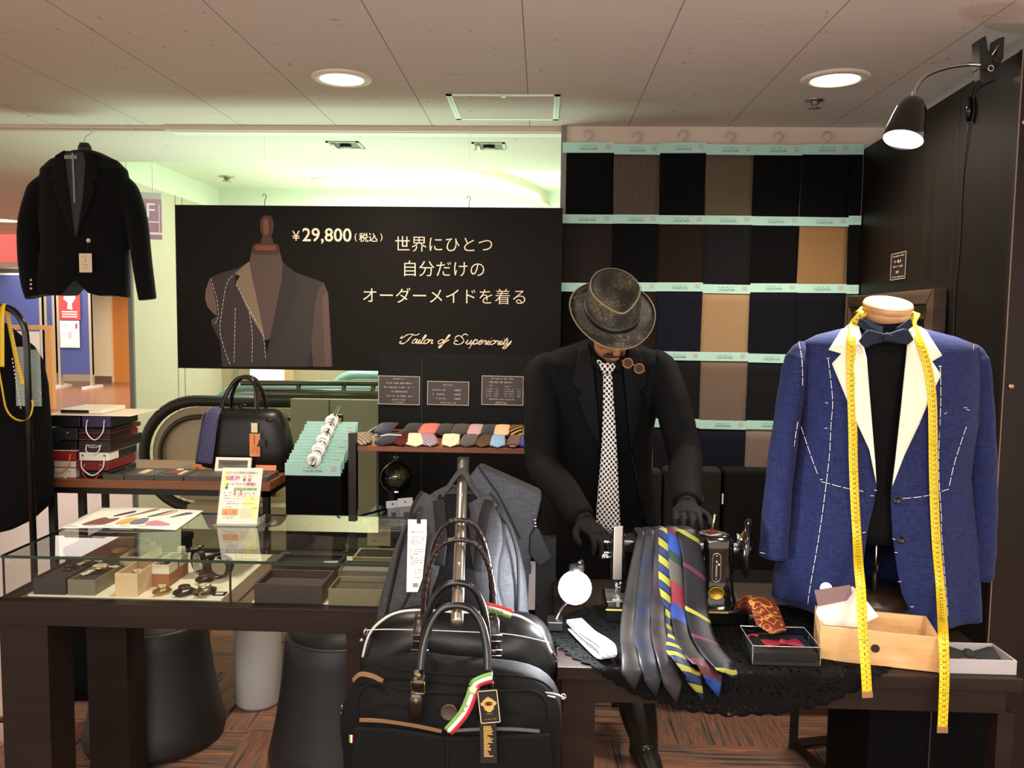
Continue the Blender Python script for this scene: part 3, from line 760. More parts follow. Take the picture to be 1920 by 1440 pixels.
for y, xl, xr in edges:
    l, r = jk(xl, y), jk(xr, y); dpt = .035 if y < 290 else (.055 if y < 310 else .08)
    rings.append(ell((l.x + r.x) / 2, JY, l.z, (r.x - l.x) / 2, dpt, dz=(lambda c, s, y=y: ((.085 * math.exp(-((c - .02) / .17) ** 2) - .008 * math.cos(5 * c)) * min(1, max(0, (y - 530) / 20)) if y > 530 else 0))))
m = MB(); m.loft(rings, caps=False); nn = len(rings[0]); e_ = (len(rings) - 1) * nn
m.f.append(tuple(range(nn - 1, -1, -1))); m.fm.append(0)
for i in range(nn // 2): m.f.append((e_ + i, e_ + i + 1, e_ + (nn - i - 1) % nn, e_ + (nn - i) % nn) if 0 < i < nn // 2 - 1 else ((e_ + i, e_ + 1, e_ + nn - 1) if i == 0 else (e_ + i, e_ + i + 1, e_ + nn - i))); m.fm.append(0)
sl = smoothpts([jk(100, 330), jk(78, 350), jk(68, 372), jk(56, 420), jk(56, 480), jk(62, 530), jk(70, 556)], 4)
m.tube(sl, [min(.052, .03 + .004 * i) for i in range(len(sl))], 12, flat=1.0)
sr = smoothpts([jk(212, 332), jk(232, 348), jk(246, 375), jk(258, 420), jk(265, 480), jk(272, 530), jk(277, 562)], 4)
m.tube(sr, [min(.055 - .0006 * i, .03 + .004 * i) for i in range(len(sr))], 12)
m.build('body', BW, t, voxel=.007, vsm=3)
fy = JY - .085
def jf(x, z): return (x, fy + .03 * ((x - jk(160, 400).x) / .2) ** 2, z)
V = [(jk(px, py).x, jk(px, py).z) for px, py in ((138, 290), (178, 290), (184, 330), (164, 448), (158, 448), (140, 340))]
m = MB(); m.drape(V, lambda x, z: jf(x, z)); m.build('lining', M('jacket_lining', '1f1f1c', .6), t, smooth=True, solid=.002)
for P in (((142, 289), (124, 299), (116, 340), (127, 345), (121, 360), (160, 450), (150, 370), (141, 310)), ((176, 289), (194, 299), (202, 340), (191, 345), (197, 360), (164, 450), (176, 370), (180, 310))):
    m = MB(); m.drape([(jk(*q).x, jk(*q).z) for q in P], lambda x, z: (jf(x, z)[0], jf(x, z)[1] - .006, z)); m.build('lapel', BWL, t, smooth=True, solid=.004)
m = MB(); m.box(jk(140, 300).x, jk(165, 300).x, fy - .006, fy - .004, jk(150, 305).z, jk(150, 298).z); m.build('neck_label', M('label_grey', '8b8b86', .7), t)
m = MB(); ribbon(m, [(jk(157, 294).x, fy - .008, jk(157, 294).z), (jk(158, 330).x, fy - .004, jk(158, 330).z), (jk(160, 385).x, fy - .004, jk(160, 385).z)], .008, (1, 0, 0)); m.build('ribbon', M('label_grey', '8b8b86', .7), t, solid=.001)
def button(p, r, mt, par, d=(0, -1, 0)):
    m = MB(); m.lathe([(r * .4, 0), (r, .0005), (r, .0025), (r * .75, .003), (r * .65, .0018), (.0001, .0018)], n=16)
    q = Vector((0, 0, 1)).rotation_difference(Vector(d)).to_matrix().to_4x4()
    m.v = [tuple(Vector(p) + (q @ Vector(v))) for v in m.v]
    return m.build('button', mt, par, smooth=True)
HORN = M('pale_horn', 'c9c3b2', .3)
p = jk(166, 451, Y=fy - .01); button(p, .010, HORN, t)
for py in (525, 533, 541): p = jk(58.5, py, Y=JY - .06); button(p, .0055, HORN, t)
m = MB(); a, b = jk(148, 475, Y=fy - .02), jk(173, 511, Y=fy - .02); m.box(a.x, b.x, fy - .021, fy - .02, b.z, a.z); tg = m.build('price_tag', M('cream_card', 'e8cfae', .7), t, bevel=.0004)
m = MB(face((a.x, fy - .0215, b.z))); w_ = b.x - a.x; h_ = a.z - b.z
greek(m, w_ * .25, w_ * .75, h_ * .85, .003, 2); greek(m, w_ * .3, w_ * .8, h_ * .4, .005, 4); greek(m, w_ * .3, w_ * .7, h_ * .22, .004, 6); m.box(w_ * .48, w_ * .52, h_ * .55, h_ * .75, 0, .0006)
m.build('print', M('tag_print', '8f7b62', .7), tg)
m = MB(); m.tube([jk(166, 452, Y=fy - .012), jk(161, 476, Y=fy - .021)], .0006, 4); m.build('tag_string', BLK, t)
hg = thing('clothes_hanger', (jk(158, 270).x, JY, jk(158, 270).z), 'black hanger with clear hook holding the black jacket under the ceiling', 'hanger')
m = MB(); m.loft([ell(jk(159, 285).x, JY, jk(159, 288).z, .033, .02), ell(jk(159, 275).x, JY, jk(159, 276).z, .03, .018), ell(jk(158, 267).x, JY, jk(158, 268).z, .02, .012)]); m.build('neck_block', BLK, hg, smooth=True)
m = MB(); m.tube(smoothpts([jk(112, 300), jk(135, 291), jk(160, 287), jk(185, 290), jk(214, 305)], 4), .012, 8); m.build('shoulder_bar', BLK, hg, smooth=True)
m = MB(); m.tube(smoothpts([jk(158, 268), jk(160, 257), jk(170, 250), jk(171, 241), jk(162, 235.5), jk(152, 237), jk(150, 242)], 5), .0026, 6); m.build('hook', M('clear_plastic', 'd9cdc2', .3, trans=.35), hg, smooth=True)

# ---------------------------------------------------------------- garment rack at the far left with suit bag and yellow tape
RY = 2.90
def rp(px, py, Y=RY): return at(px, py, Y=Y)
t = thing('garment_rack', (rp(55, 900).x, RY, 0), 'black tubular garment rack end with arched top at the far left', 'clothes rack')
top = rp(8, 576); pole = rp(52, 700)
path = [(top.x - 1.0, RY, top.z)] + [tuple(q) for q in smoothpts([(top.x - .04, RY, top.z), tuple(rp(14, 577)), tuple(rp(33, 590)), tuple(rp(46, 615)), (pole.x, RY, rp(50, 660).z)], 6)] + [(pole.x, RY, .06)]
MB().tube(path, .0115, 12).build('frame', M('black_gloss', '0c0c0c', .2), t, smooth=True)
MB().box(pole.x - .012, pole.x + .012, RY - .02, RY + .3, .03, .06).build('foot', BLKM, t)
m = MB()
for yy in (RY, RY + .27): m.cyl((pole.x - .012, yy, .026), (pole.x + .012, yy, .026), .022, 14)
m.build('castors', BLK, t, smooth=True)
MB().cyl((pole.x - 1.0, RY, .045), (pole.x, RY, .045), .0115, 10).build('lower_bar', M('black_gloss', '0c0c0c', .2), t, smooth=True)
GY = 3.02
t = thing('suit_bag', (rp(10, 800, GY).x - .1, GY, rp(10, 1000, GY).z), 'long black suit hanging on the rack at the far left edge', 'suit')
rings = []
for y, xr in ((606, 12), (615, 22), (632, 40), (650, 62), (675, 78), (720, 88), (800, 94), (880, 99), (925, 98), (950, 88), (975, 60), (992, 25), (1003, -20)):
    r = rp(xr, y, GY); l = rp(-170, y, GY); rings.append(ell((l.x + r.x) / 2, GY, r.z, (r.x - l.x) / 2, .03 if y < 625 else .05, 30, 3))
m = MB(); m.loft(rings); m.build('body', cloth('black_suiting', '0b0b0c', 800, .95, .4), t, smooth=True)
a, b = rp(27, 655, GY - .06), rp(78, 762, GY - .06)
m = MB(); m.box(a.x, b.x, GY - .060, GY - .058, b.z, a.z); pk = m.build('plastic_pouch', M('clear_pouch', 'cfe2dc', .08, alpha=.28), t)
m = MB(); p, q = rp(28, 650, GY - .058), rp(46, 732, GY - .058); m.box(p.x, q.x, GY - .058, GY - .057, q.z, p.z); m.build('card', M('grey_card', 'a9aaa2', .7), t)
m = MB(); p, q = rp(50, 664, GY - .058), rp(73, 728, GY - .058); m.box(p.x, q.x, GY - .058, GY - .057, q.z, p.z); m.build('pocket_square', M('pale_green_cloth', 'a8bdb4', .5, mott=.3), t)
m = MB(); 
for k in range(14): p = rp(22 + k * 1.2, 672 + k * 7, GY - .062); m.box(p.x, p.x + .004, p.y, p.y + .001, p.z - .006, p.z)
m.build('zip_teeth', STEEL, t)
m = MB(); c = rp(68, 742, GY - .062); m.tube(arc(c, .02, 20, 300, 14), .002, 6); m.build('zip_loop', M('grey_card', 'a9aaa2', .7), t)
# ================================================================ tape measures
YEL = M('tape_yellow', 'e8c21a', .45); TMARK = M('tape_marking', '3a3210', .6)
def tape(name, pts, wid, side, label, num=True, ends=True, start=1):
    P = smoothpts(pts, 8)
    S = [Vector(side)] * len(P) if not isinstance(side, list) else [s for s in side]
    t = thing(name, P[-1], label, 'tape measure')
    m = MB(); ribbon(m, P, wid, S, nu=2); m.build('tape', YEL, t, smooth=True, solid=.0007)
    L = [0]
    for p, q in zip(P, P[1:]): L.append(L[-1] + (q - p).length)
    mk = MB(); d = .01; k = start
    while d < L[-1] - .01:
        i = next(j for j in range(len(L) - 1) if L[j + 1] >= d); f = (d - L[i]) / (L[i + 1] - L[i])
        c = P[i].lerp(P[i + 1], f); tg = (P[i + 1] - P[i]).normalized(); s = (S[i] - tg * S[i].dot(tg)).normalized(); n = s.cross(-tg)
        T = Matrix(((s.x, -tg.x, n.x, c.x), (s.y, -tg.y, n.y, c.y), (s.z, -tg.z, n.z, c.z), (0, 0, 0, 1))) @ Matrix.Translation((0, 0, .0009))
        k0 = mk.T; mk.T = T
        mk.box(-wid / 2, -wid * .22, -.0006, .0006, -.0002, .0003); mk.box(wid * .22, wid / 2, -.0006, .0006, -.0002, .0003)
        mk.box(-wid / 2, wid / 2, .0098, .0104, -.0002, .0002)
        if num and tg.z < .3: mk.text(str(k), .0085, Matrix.Translation((0, .0052, .0002)) if False else Matrix.Translation((0, .0, .0002)))
        mk.T = k0; d += .0125 if num else .01; k += 1
    mk.build('markings', TMARK, t)
    if ends:
        tg = (P[-1] - P[-2]).normalized()
        m = MB(); ribbon(m, [P[-1] - tg * .004, P[-1] + tg * .008], wid * 1.06, S[-1], nu=1); m.build('end_clip', M('tape_clip', 'b98d6a', .35, .7), t, solid=.002)
    return t
tp = [rp(4, 688, RY - .02), rp(4, 640, RY - .022), rp(4, 590, RY - .022), (rp(8, 574).x, RY, top.z + .013), rp(14, 590, RY + .02), rp(22, 630, RY + .022), rp(32, 680, RY + .022), rp(43, 722, RY + .02)]
tape('tape_measure', tp, .016, (1, 0, 0), 'yellow tape measure draped over the black rack arch at the far left', num=False, ends=False)
tp = [rp(-3, 690, RY - .03), rp(4, 730, RY - .03), rp(11, 765, RY - .03), rp(24, 783, RY - .03), rp(42, 789, RY - .03), rp(56, 780, RY - .03), rp(61, 762, RY - .03), rp(60, 750, RY - .03)]
tape('tape_measure', tp, .012, (1, -.6, .5), 'yellow tape measure looping in front of the black suit at the far left', num=False, ends=False)
# ================================================================ wooden display table at the back left
WOOD = None
def woodmat(name, c1, c2, axis=0, scale=1.0, rough=.45, coat=.1):
    if name in MATS: return MATS[name]
    g = N(name); sc = [10, 10, 10]; sc[axis] = .8
    n = g.noise(g.map(g.coord(), tuple(s * scale for s in sc)), 2.0, 4, .6)[0]
    g.base(g.ramp(n, [(.3, hx(c1)), (.7, hx(c2))])); g.set(Roughness=rough); g.b.inputs['Coat Weight'].default_value = coat; g.b.inputs['Specular IOR Level'].default_value = .18 if coat < .06 else .5
    g.bump(n, .08, .001); MATS[name] = g.m; return g.m
WAL = woodmat('walnut_board', '6e4225', '8d5832')
TZ = .90
a, b = at(68, 897, z=TZ), at(506, 905, z=TZ)
ty0 = (a.y + b.y) / 2; tx0, tx1 = a.x, b.x; ty1 = ty0 + .46
t = thing('display_table', ((tx0 + tx1) / 2, ty0, 0), 'walnut topped display table on black legs carrying bags and boxes', 'table')
MB().box(tx0, tx1, ty0, ty1, TZ - .034, TZ).build('tabletop', WAL, t, bevel=.002)
m = MB(); m.box(tx0 + .02, tx1 - .01, ty0 + .015, ty0 + .04, TZ - .06, TZ - .034).box(tx0 + .02, tx1 - .01, ty1 - .04, ty1 - .015, TZ - .06, TZ - .034)
m.box(tx0 + .02, tx0 + .045, ty0 + .015, ty1 - .015, TZ - .06, TZ - .034).box(tx1 - .035, tx1 - .01, ty0 + .015, ty1 - .015, TZ - .06, TZ - .034); m.build('apron', BLKM, t)
for x in (tx0 + .03, tx1 - .035):
    for y in (ty0 + .02, ty1 - .045): MB().box(x, x + .024, y, y + .024, 0, TZ - .034).build('leg', BLKM, t)
MB().box(tx0 + .15, tx0 + .174, ty0 + .02, ty0 + .044, 0.0, TZ - .06).build('leg', BLKM, t)
TF = ty0 + .02
def wt(px, py, Y=None): return at(px, py, Y=TF if Y is None else Y)
ROPEW = M('white_rope', 'ece6dc', .8); ROPER = M('red_rope', 'b03038', .8); ROPEO = M('orange_rope', 'd98a2b', .8)
def paper_bag(px0, px1, py0, py1, col, label, depth=.22, Y=TF, handle=None, name='shopping_bag', hp=None, side=None, text=None, eye=None, group='shopping bags stacked on the display table', hd=.055):
    a, b = at(px0, py0, Y=Y), at(px1, py1, Y=Y)
    x0, x1, z1, z0 = a.x, b.x, a.z, b.z
    t = thing(name, ((x0 + x1) / 2, Y, z0), label, 'bag', group)
    m = MB(); m.box(x0, x1, Y, Y + depth, z0, z1)
    m.build('bag_body', M('bag_' + col, col, .5, mott=.06), t, bevel=.0025)
    if side:
        m = MB(); m.box(x1 - .001, x1 + .0012, Y + depth * side[1], Y + depth * side[2], z0 + .002, z1 - .002); m.build('side_panel', M('bag_' + side[0], side[0], .5), t)
    if handle:
        w_ = x1 - x0; u0, u1 = hp or (.22, .78); zc = z0 + (z1 - z0) * .6
        p = [(x0 + w_ * u0, Y - .003, zc), (x0 + w_ * (u0 + .02), Y - .012, zc - hd * .6), (x0 + w_ * .5, Y - .014, zc - hd), (x0 + w_ * (u1 - .02), Y - .012, zc - hd * .6), (x0 + w_ * u1, Y - .003, zc)]
        MB().tube(smoothpts(p, 6), .0024, 6).build('rope_handle', handle, t, smooth=True)
        for u in (u0, u1): MB().cyl((x0 + w_ * u, Y - .002, zc), (x0 + w_ * u, Y + .001, zc), .0048, 10).build('eyelet', eye or M('eyelet_metal', 'b8a070', .35, .8), t, smooth=True)
    if text:
        m = MB(); textfit(m, text[0], face(((x0 + x1) / 2, Y - .0012, z0 + (z1 - z0) * .5)), width=(x1 - x0) * text[1], thin=.004); m.build('lettering', text[2], t)
    return t
paper_bag(84, 142, 877, 896, 'e2d2c0', 'cream carton at the bottom of the left bag stack', handle=ROPEW, name='carton', hd=.03)
paper_bag(87, 142, 864, 876.5, 'd8cabb', 'cream shopping bag under the small red bag', handle=None)
paper_bag(86, 142, 846, 863.5, '9c1f28', 'small red shopping bag with orange rope handles', handle=ROPEO, hp=(.2, .82), hd=.07)
paper_bag(74, 144, 826, 843.5, '101012', 'black shopping bag resting on the small red bag', depth=.24)
m_ = MB(); a_, b_ = at(73, 843.5, Y=TF - .004), at(146, 846, Y=TF - .004); m_.box(a_.x, b_.x, TF - .004, TF + .2, b_.z, a_.z)
tag(m_.build('cardboard_sheet', WHT), 'thin white cardboard sheet between the black and red bags', 'cardboard')
paper_bag(74, 145, 802, 825.5, '232427', 'black shopping bag with two brass eyelets in the left stack', handle=M('black_rope', '101010', .7), hp=(.24, .74), hd=.03)
paper_bag(88, 150, 780, 801, '0e0e10', 'glossy black bag at the top of the left stack', depth=.26)
# right stack
paper_bag(149, 205, 883.5, 895, '121214', 'flat black bag at the bottom of the right bag stack')
paper_bag(143, 203, 865, 883, '74141f', 'dark red shopping bag with red rope handles', handle=ROPER, hp=(.25, .75), hd=.06)
paper_bag(148, 204, 848, 864.5, 'efe8d9', 'white shopping bag between the dark red and brown bags', handle=ROPEW, hp=(.12, .86), side=('141414', .35, 1.0), eye=M('eyelet_dark', '4a443c', .4, .5), hd=.075)
paper_bag(147, 207, 826, 847.5, '2c211c', 'dark brown shopping bag lettered in white in the right stack', depth=.26, handle=ROPEW, hp=(.27, .7), text=('REDA', .36, M('bag_lettering', 'ded6c8', .6)), hd=.035)
paper_bag(147, 206, 813.5, 825.5, '15090b', 'black bag with red edges just above the brown bag', side=('9c1f28', .75, 1.02))
paper_bag(148, 207, 803, 813, '15090b', 'thin black bag with red edges under the purple bag', depth=.24, side=('9c1f28', .72, 1.02))
for yy in (812.5, 824.5):
    m_ = MB(); a_, b_ = at(147, yy - 1, Y=TF - .003), at(207, yy + 1, Y=TF - .003); m_.box(a_.x, b_.x, TF - .003, TF + .2, b_.z, a_.z)
    tag(m_.build('cardboard_sheet', M('bag_red_edge', 'a83840', .5)), 'red card edge %s the red and black bags' % ('between' if yy < 820 else 'below'), 'cardboard')
paper_bag(153, 207, 779, 802, '35254c', 'purple shopping bag with white rope handle on top of the right stack', handle=ROPEW, hp=(.2, .8), hd=.075, side=('1c1b20', .1, 1.0))
m_ = MB(); a_ = at(153, 790, Y=TF - .002); 
# white script mark of the purple bag
a, b = at(87, 777, Y=TF + .0), at(190, 779.5, Y=TF)
m = MB(); m.box(a.x, b.x + .12, TF - .01, TF + .24, b.z, a.z); tag(m.build('board_sheet', M('cream_board', 'efe4cf', .7)), 'flat cream board lying on both bag stacks', 'board')
a, b = at(113, 767, Y=TF + .03), at(190, 776, Y=TF + .03)
t = thing('flat_box', ((a.x + b.x) / 2, TF + .1, b.z), 'flat cream box with a black end on top of the bag stacks', 'box')
MB().box(a.x, b.x, TF + .03, TF + .22, b.z, a.z).build('box_body', M('cream_board', 'efe4cf', .7), t, bevel=.001)
MB().box(a.x + .003, a.x + .115, TF + .027, TF + .031, b.z + .002, a.z - .003).build('black_end', BLK, t)
# flat leather boxes along the table front
def traybox(name, x0, x1, y0, y1, z0, h, mo, mi, label, group=None, wall=.006, inner=.5, cat='box', rz=0):
    c = ((x0 + x1) / 2, (y0 + y1) / 2, z0)
    t = thing(name, c, label, cat, group)
    dx, dy = (x1 - x0) / 2, (y1 - y0) / 2
    T = Matrix.Translation(c) @ Matrix.Rotation(rz, 4, 'Z')
    m = MB(T); m.box(-dx, dx, -dy, -dy + wall, 0, h).box(-dx, dx, dy - wall, dy, 0, h).box(-dx, -dx + wall, -dy + wall, dy - wall, 0, h).box(dx - wall, dx, -dy + wall, dy - wall, 0, h).box(-dx + wall, dx - wall, -dy + wall, dy - wall, 0, h * .2)
    m.build('box_body', mo, t, bevel=.0012)
    m = MB(T); m.box(-dx + wall, dx - wall, -dy + wall, dy - wall, h * .2, h * (1 - inner)); m.build('lining', mi, t)
    return t
DG = M('dark_grey_leather', '4a453e', .55, bump=.15); DG2 = M('near_black_lining', '1d1b19', .8); CREAMC = M('cream_card', 'e8cfae', .7)
labs = ['open grey leather box at the left of the row on the display table', 'grey leather box with one cream card, second in the table row', 'grey leather box with a red panel and cream cards', 'plain grey leather box beside the red panelled one', 'grey leather box under the orange card at the right']
for i, (p0, p1, lb) in enumerate(((194, 233, labs[0]), (235, 289, labs[1]), (290, 344, labs[2]), (346, 413, labs[3]), (420, 502, labs[4]))):
    a, b = at(p0, 895 + i * .8, Y=ty0 + .01), at(p1, 904, Y=ty0 + .01)
    z0 = TZ; x0, x1 = a.x, b.x; h = .02
    t = traybox('leather_box', x0, x1, ty0 + .005, ty0 + .15, z0, h, DG, DG2 if i == 0 else M('grey_leather_top', '57524a', .55, bump=.15), lb, 'flat leather boxes on the display table', inner=.35 if i == 0 else .12)
    def card(u0, u1, v0, v1, mt): MB().box(x0 + (x1 - x0) * u0, x0 + (x1 - x0) * u1, ty0 + .005 + .145 * v0, ty0 + .005 + .145 * v1, z0 + h - .003, z0 + h + .0008).build('card_panel', mt, t)
    if i == 1: card(.3, .52, .3, .8, CREAMC)
    if i == 2: card(.2, .65, .25, .75, M('wine_panel', '7a2c34', .6)); card(.68, .8, .25, .75, CREAMC); card(.3, .5, .8, 1.0, CREAMC)
    if i == 4: card(.15, .8, .3, .8, M('brown_panel', '6b4a38', .6))
ORG = M('orange_card', 'e8935a', .6)
for p0, p1, q0, q1, yo, lb in ((360, 400, 870, 886, .19, 'small orange card standing left of the white photo frame'), (478, 517, 872, 889, .17, 'small orange card standing right of the white photo frame')):
    a, b = at(p0, q0, Y=ty0 + yo), at(p1, q1, Y=ty0 + yo)
    m = MB(); hgt = a.z - b.z; T = face((a.x, ty0 + yo, TZ), (1, 0, 0), (0, .25, 1)); m.T = T; m.box(0, b.x - a.x, 0, a.z - TZ, -.002, 0)
    o = tag(m.build('brand_card', ORG), lb, 'card', 'orange cards on the display table')
    m = MB(T); m.box((b.x - a.x) * .15, (b.x - a.x) * .3, hgt * .3, hgt * .6, 0, .0008); greek(m, (b.x - a.x) * .4, (b.x - a.x) * .9, hgt * .35, .006, 5); m.build('print', M('orange_print', 'a85a2a', .6), o)
a, b = at(402, 859, Y=ty0 + .13), at(469, 888, Y=ty0 + .13)
t = thing('photo_frame', ((a.x + b.x) / 2, ty0 + .13, TZ), 'white picture frame with a grey photograph in front of the leather bag', 'picture frame')
T = face((a.x, ty0 + .13, TZ + .016), (1, 0, 0), (0, .35, 1)); w_ = b.x - a.x; h_ = a.z - TZ - .012
m = MB(T); f_ = .012; m.box(0, w_, 0, f_, -.01, .004).box(0, w_, h_ - f_, h_, -.01, .004).box(0, f_, f_, h_ - f_, -.01, .004).box(w_ - f_, w_, f_, h_ - f_, -.01, .004); m.build('frame', M('white_lacquer', 'ece7dc', .4), t, bevel=.001)
m = MB(T); m.box(f_, w_ - f_, f_, h_ - f_, -.008, -.004); m.build('photograph', M('grey_photo', '6f6a62', .3, mott=.6), t)
m = MB(T); m.box(w_ * .45, w_ * .55, -.02, .02, -.05, -.012); m.build('strut', BLK, t)
# black leather bag
LE = M('black_leather', '151310', .38, spec=.35, bump=.12, bscale=260); LE2 = M('black_leather_gloss', '14120f', .22)
GYB = ty0 + .27
t = thing('leather_handbag', (at(455, 860, Y=GYB).x, GYB, TZ), 'black leather handbag with tall handles on the display table', 'bag')
rings = []
for y, xl, xr, d in ((884, 374, 548, .07), (868, 371, 551, .088), (840, 373, 549, .092), (810, 377, 543, .088), (785, 381, 536, .082), (773, 386, 531, .074), (767, 392, 525, .055), (764, 400, 516, .025)):
    l, r = at(xl, y, Y=GYB), at(xr, y, Y=GYB); rings.append(ell((l.x + r.x) / 2, GYB, max(l.z, TZ), (r.x - l.x) / 2, d, 36, 3.2))
m = MB(); m.loft(rings); m.build('body', LE, t, smooth=True)
for off, lift in ((-.05, 0), (.05, .0)):
    q = [(at(418, 808, Y=GYB).x, GYB + off * 1.7, at(418, 808, Y=GYB).z), (at(424, 770, Y=GYB).x, GYB + off * 1.2, at(424, 770, Y=GYB).z), (at(430, 738, Y=GYB).x, GYB + off * .7, at(430, 738, Y=GYB).z), (at(446, 712, Y=GYB).x, GYB + off * .4, at(446, 712, Y=GYB).z), (at(462, 707, Y=GYB).x, GYB + off * .3, at(462, 707, Y=GYB).z),
         (at(477, 714, Y=GYB).x, GYB + off * .4, at(477, 714, Y=GYB).z), (at(488, 740, Y=GYB).x, GYB + off * .7, at(488, 740, Y=GYB).z), (at(491, 772, Y=GYB).x, GYB + off * 1.2, at(491, 772, Y=GYB).z), (at(486, 800, Y=GYB).x, GYB + off * 1.7, at(486, 800, Y=GYB).z)]
    MB().tube(smoothpts(q, 6), .0085, 10).build('handle', LE2, t, smooth=True)
p = at(452, 766, Y=GYB - .03)
m = MB()
for dx, dz in ((-.035, -.012), (-.03, .006), (.025, .014), (.02, -.016)): m.tube(smoothpts([p, p + Vector((dx * .5, -.012, dz + .006)), p + Vector((dx, -.014, dz))], 4), .003, 6)
m.ball(p, .007, 8); m.build('leather_bow', LE2, t, smooth=True)
fyb = GYB - .098
def tagcard(px0, px1, py0, py1, mt, nm, par, Y): 
    a, b = at(px0, py0, Y=Y), at(px1, py1, Y=Y); m = MB(); m.box(a.x, b.x, Y - .0015, Y, b.z, a.z); return m.build(nm, mt, par)
tagcard(471, 483, 793, 811, M('cream_tag', 'e9dcb0', .7), 'cream_tag', t, fyb)
o = tagcard(468, 488, 813, 856, ORG, 'orange_tag', t, fyb - .003)
a = at(470, 850, Y=fyb - .0055); m = MB(face((a.x, a.y, a.z)))
for k in range(4): greek(m, .004, .03, .006 + k * .006, .004, k)
m.box(.014, .018, .035, .075, 0, .0006); m.build('print', M('orange_print', 'a85a2a', .6), o)
m = MB(); c = at(489, 828, Y=fyb - .006); k = at(490, 806, Y=fyb)
m.prism([c + Vector((-.016, 0, -.02)), c + Vector((.02, 0, -.02)), c + Vector((.02, 0, .006)), c + Vector((.004, 0, .014)), c + Vector((-.006, 0, .006))], (0, -.004, 0)); m.tube([k, c + Vector((0, 0, .012))], .002, 6); m.build('clochette', LE2, t, bevel=.001)
m = MB(); p = at(504, 788, Y=GYB - .085); m.ball(p, .012, 10, (1.3, .4, .5)); m.build('buckle_plate', LE2, t, smooth=True)
# navy dotted tie lying over that bag
def tie_check(name, base, dots, k, rot=45):
    if name in MATS: return MATS[name]
    g = N(name); u = g.map(g.coord('UV'), (k, k, k), (0, 0, R_(rot))); c = g.n('ShaderNodeTexChecker'); g.l(u, c.inputs['Vector']); c.inputs['Scale'].default_value = 1
    n = g.noise(g.coord('UV'), 90, 1)[0]
    g.base(g.mix(c.outputs[1], hx(base), hx(dots))); g.set(Roughness=.6); g.b.inputs['Sheen Weight'].default_value = .2; MATS[name] = g.m; return g.m
pts = [at(413, 775, Y=GYB + .02), at(408, 764, Y=GYB - .03), at(400, 774, Y=GYB - .09), at(393, 800, Y=GYB - .105), at(388, 830, Y=GYB - .112), at(382, 868, Y=GYB - .115)]
m = MB(); ribbon(m, smoothpts(pts, 6), [.044 + .0009 * i for i in range(31)], (1, 0, 0), crown=.003)
tag(m.build('necktie', tie_check('tie_navy_diamond', '1a1838', '4a4678', 140), smooth=True, solid=.003), 'navy diamond patterned tie hanging over the left of the leather handbag', 'tie')

# ================================================================ sloping rack of mint headed swatches
NM = 14
for i in range(NM):
    f = i / (NM - 1); f2 = f
    px = 534 + 40 * f2 + (i % 3) * .8; py = 868 - 78 * f2; Y = 3.22 + .30 * f
    c = at(px, py, Y=Y)
    t = swatch(0, 0, Y, .222, .049, 'black', 'mint headed black swatch in the sloping rack, %s from the front' % ['nearest', 'second', 'third', 'fourth', 'fifth', 'sixth', 'seventh', 'eighth', 'ninth', 'tenth', 'eleventh', 'twelfth', 'thirteenth', 'last'][i],
               'mint headed swatches in the sloping rack', seed=i + 50, clothh=.34)
    t0 = t.location.copy(); 
    # white ring hook of the swatch
    xx = t0.x; zz = t0.z
    m = MB(); m.tube(arc((xx + .005, Y, zz + .012), .0195, -50, 232, 20), .0105 if i % 3 == 0 else .0035, 8); m.tube(smoothpts([(xx + .017, Y, zz + .001), (xx + .012, Y, zz - .006), (xx + .0, Y, zz - .01)], 3), .010 if i % 3 == 0 else .0035, 8)
    m.build('hanger_hook', M('white_plastic', 'f4f2ee', .35), t, smooth=True)
    t.location = (c.x + .111, Y, c.z)
# the arm through the hooks
pa, pb = at(590, 866, Y=3.22), at(629, 779, Y=3.52)
t = thing('swatch_rack', (pb.x, 3.6, 0), 'sloping chrome arm on a black post holding the mint headed swatches', 'rack')
d = (pb - pa).normalized()
MB().cyl(pa - d * .03 + Vector((0, 0, .004)), pb + d * .06 + Vector((0, 0, .004)), .0075, 10).build('arm', CHR, t, smooth=True)
e = pb + d * .06
MB().box(e.x - .015, e.x + .015, e.y - .01, e.y + .02, 0, e.z - .03).build('post', BLKM, t)
MB().box(e.x - .1, e.x + .1, e.y - .12, e.y + .1, .006, .018).build('base', BLKM, t)
m = MB(); p = at(634, 791, Y=3.5); m.box(p.x, p.x + .012, p.y, p.y + .01, p.z - .004, p.z + .014); m.build('clip', BRASS, t)

# ================================================================ tie shelf with black back board
SZ = 1.037; sy0, sy1 = 3.25, 3.75
sx0 = at(670, 838, Y=sy0).x; sx1 = .11
RW = woodmat('reddish_board', '7a4326', '97583a')
t = thing('tie_shelf', ((sx0 + sx1) / 2, sy0, 0), 'reddish wooden shelf on dark steel posts displaying folded ties', 'shelf')
MB().box(sx0, sx1, sy0, sy1, SZ - .022, SZ).build('shelf_board', RW, t, bevel=.0015)
STG = M('dark_steel', '34322f', .4, .5)
MB().box(sx0 - .034, sx0 - .004, sy0 - .01, sy0 + .02, 0, SZ + .05).build('post', STG, t)
MB().box(sx1 - .03, sx1, sy0 - .0, sy0 + .03, 0, SZ - .022).build('post', STG, t)
px_ = at(702, 900, Y=sy1 - .02).x
MB().box(sx0 + .04, sx0 + .064, sy1 - .04, sy1 - .016, 0, SZ - .022).build('post', BLKM, t)
MB().cyl((at(708, 900, Y=sy1 - .1).x, sy1 - .1, .35), (at(708, 900, Y=sy1 - .1).x, sy1 - .1, SZ - .022), .006, 8).build('tie_rod', STEEL, t)
MB().box(sx0 - .025, sx0 - .012, sy0, sy1, SZ + .0, SZ + .014).build('side_rail', BLKM, t)
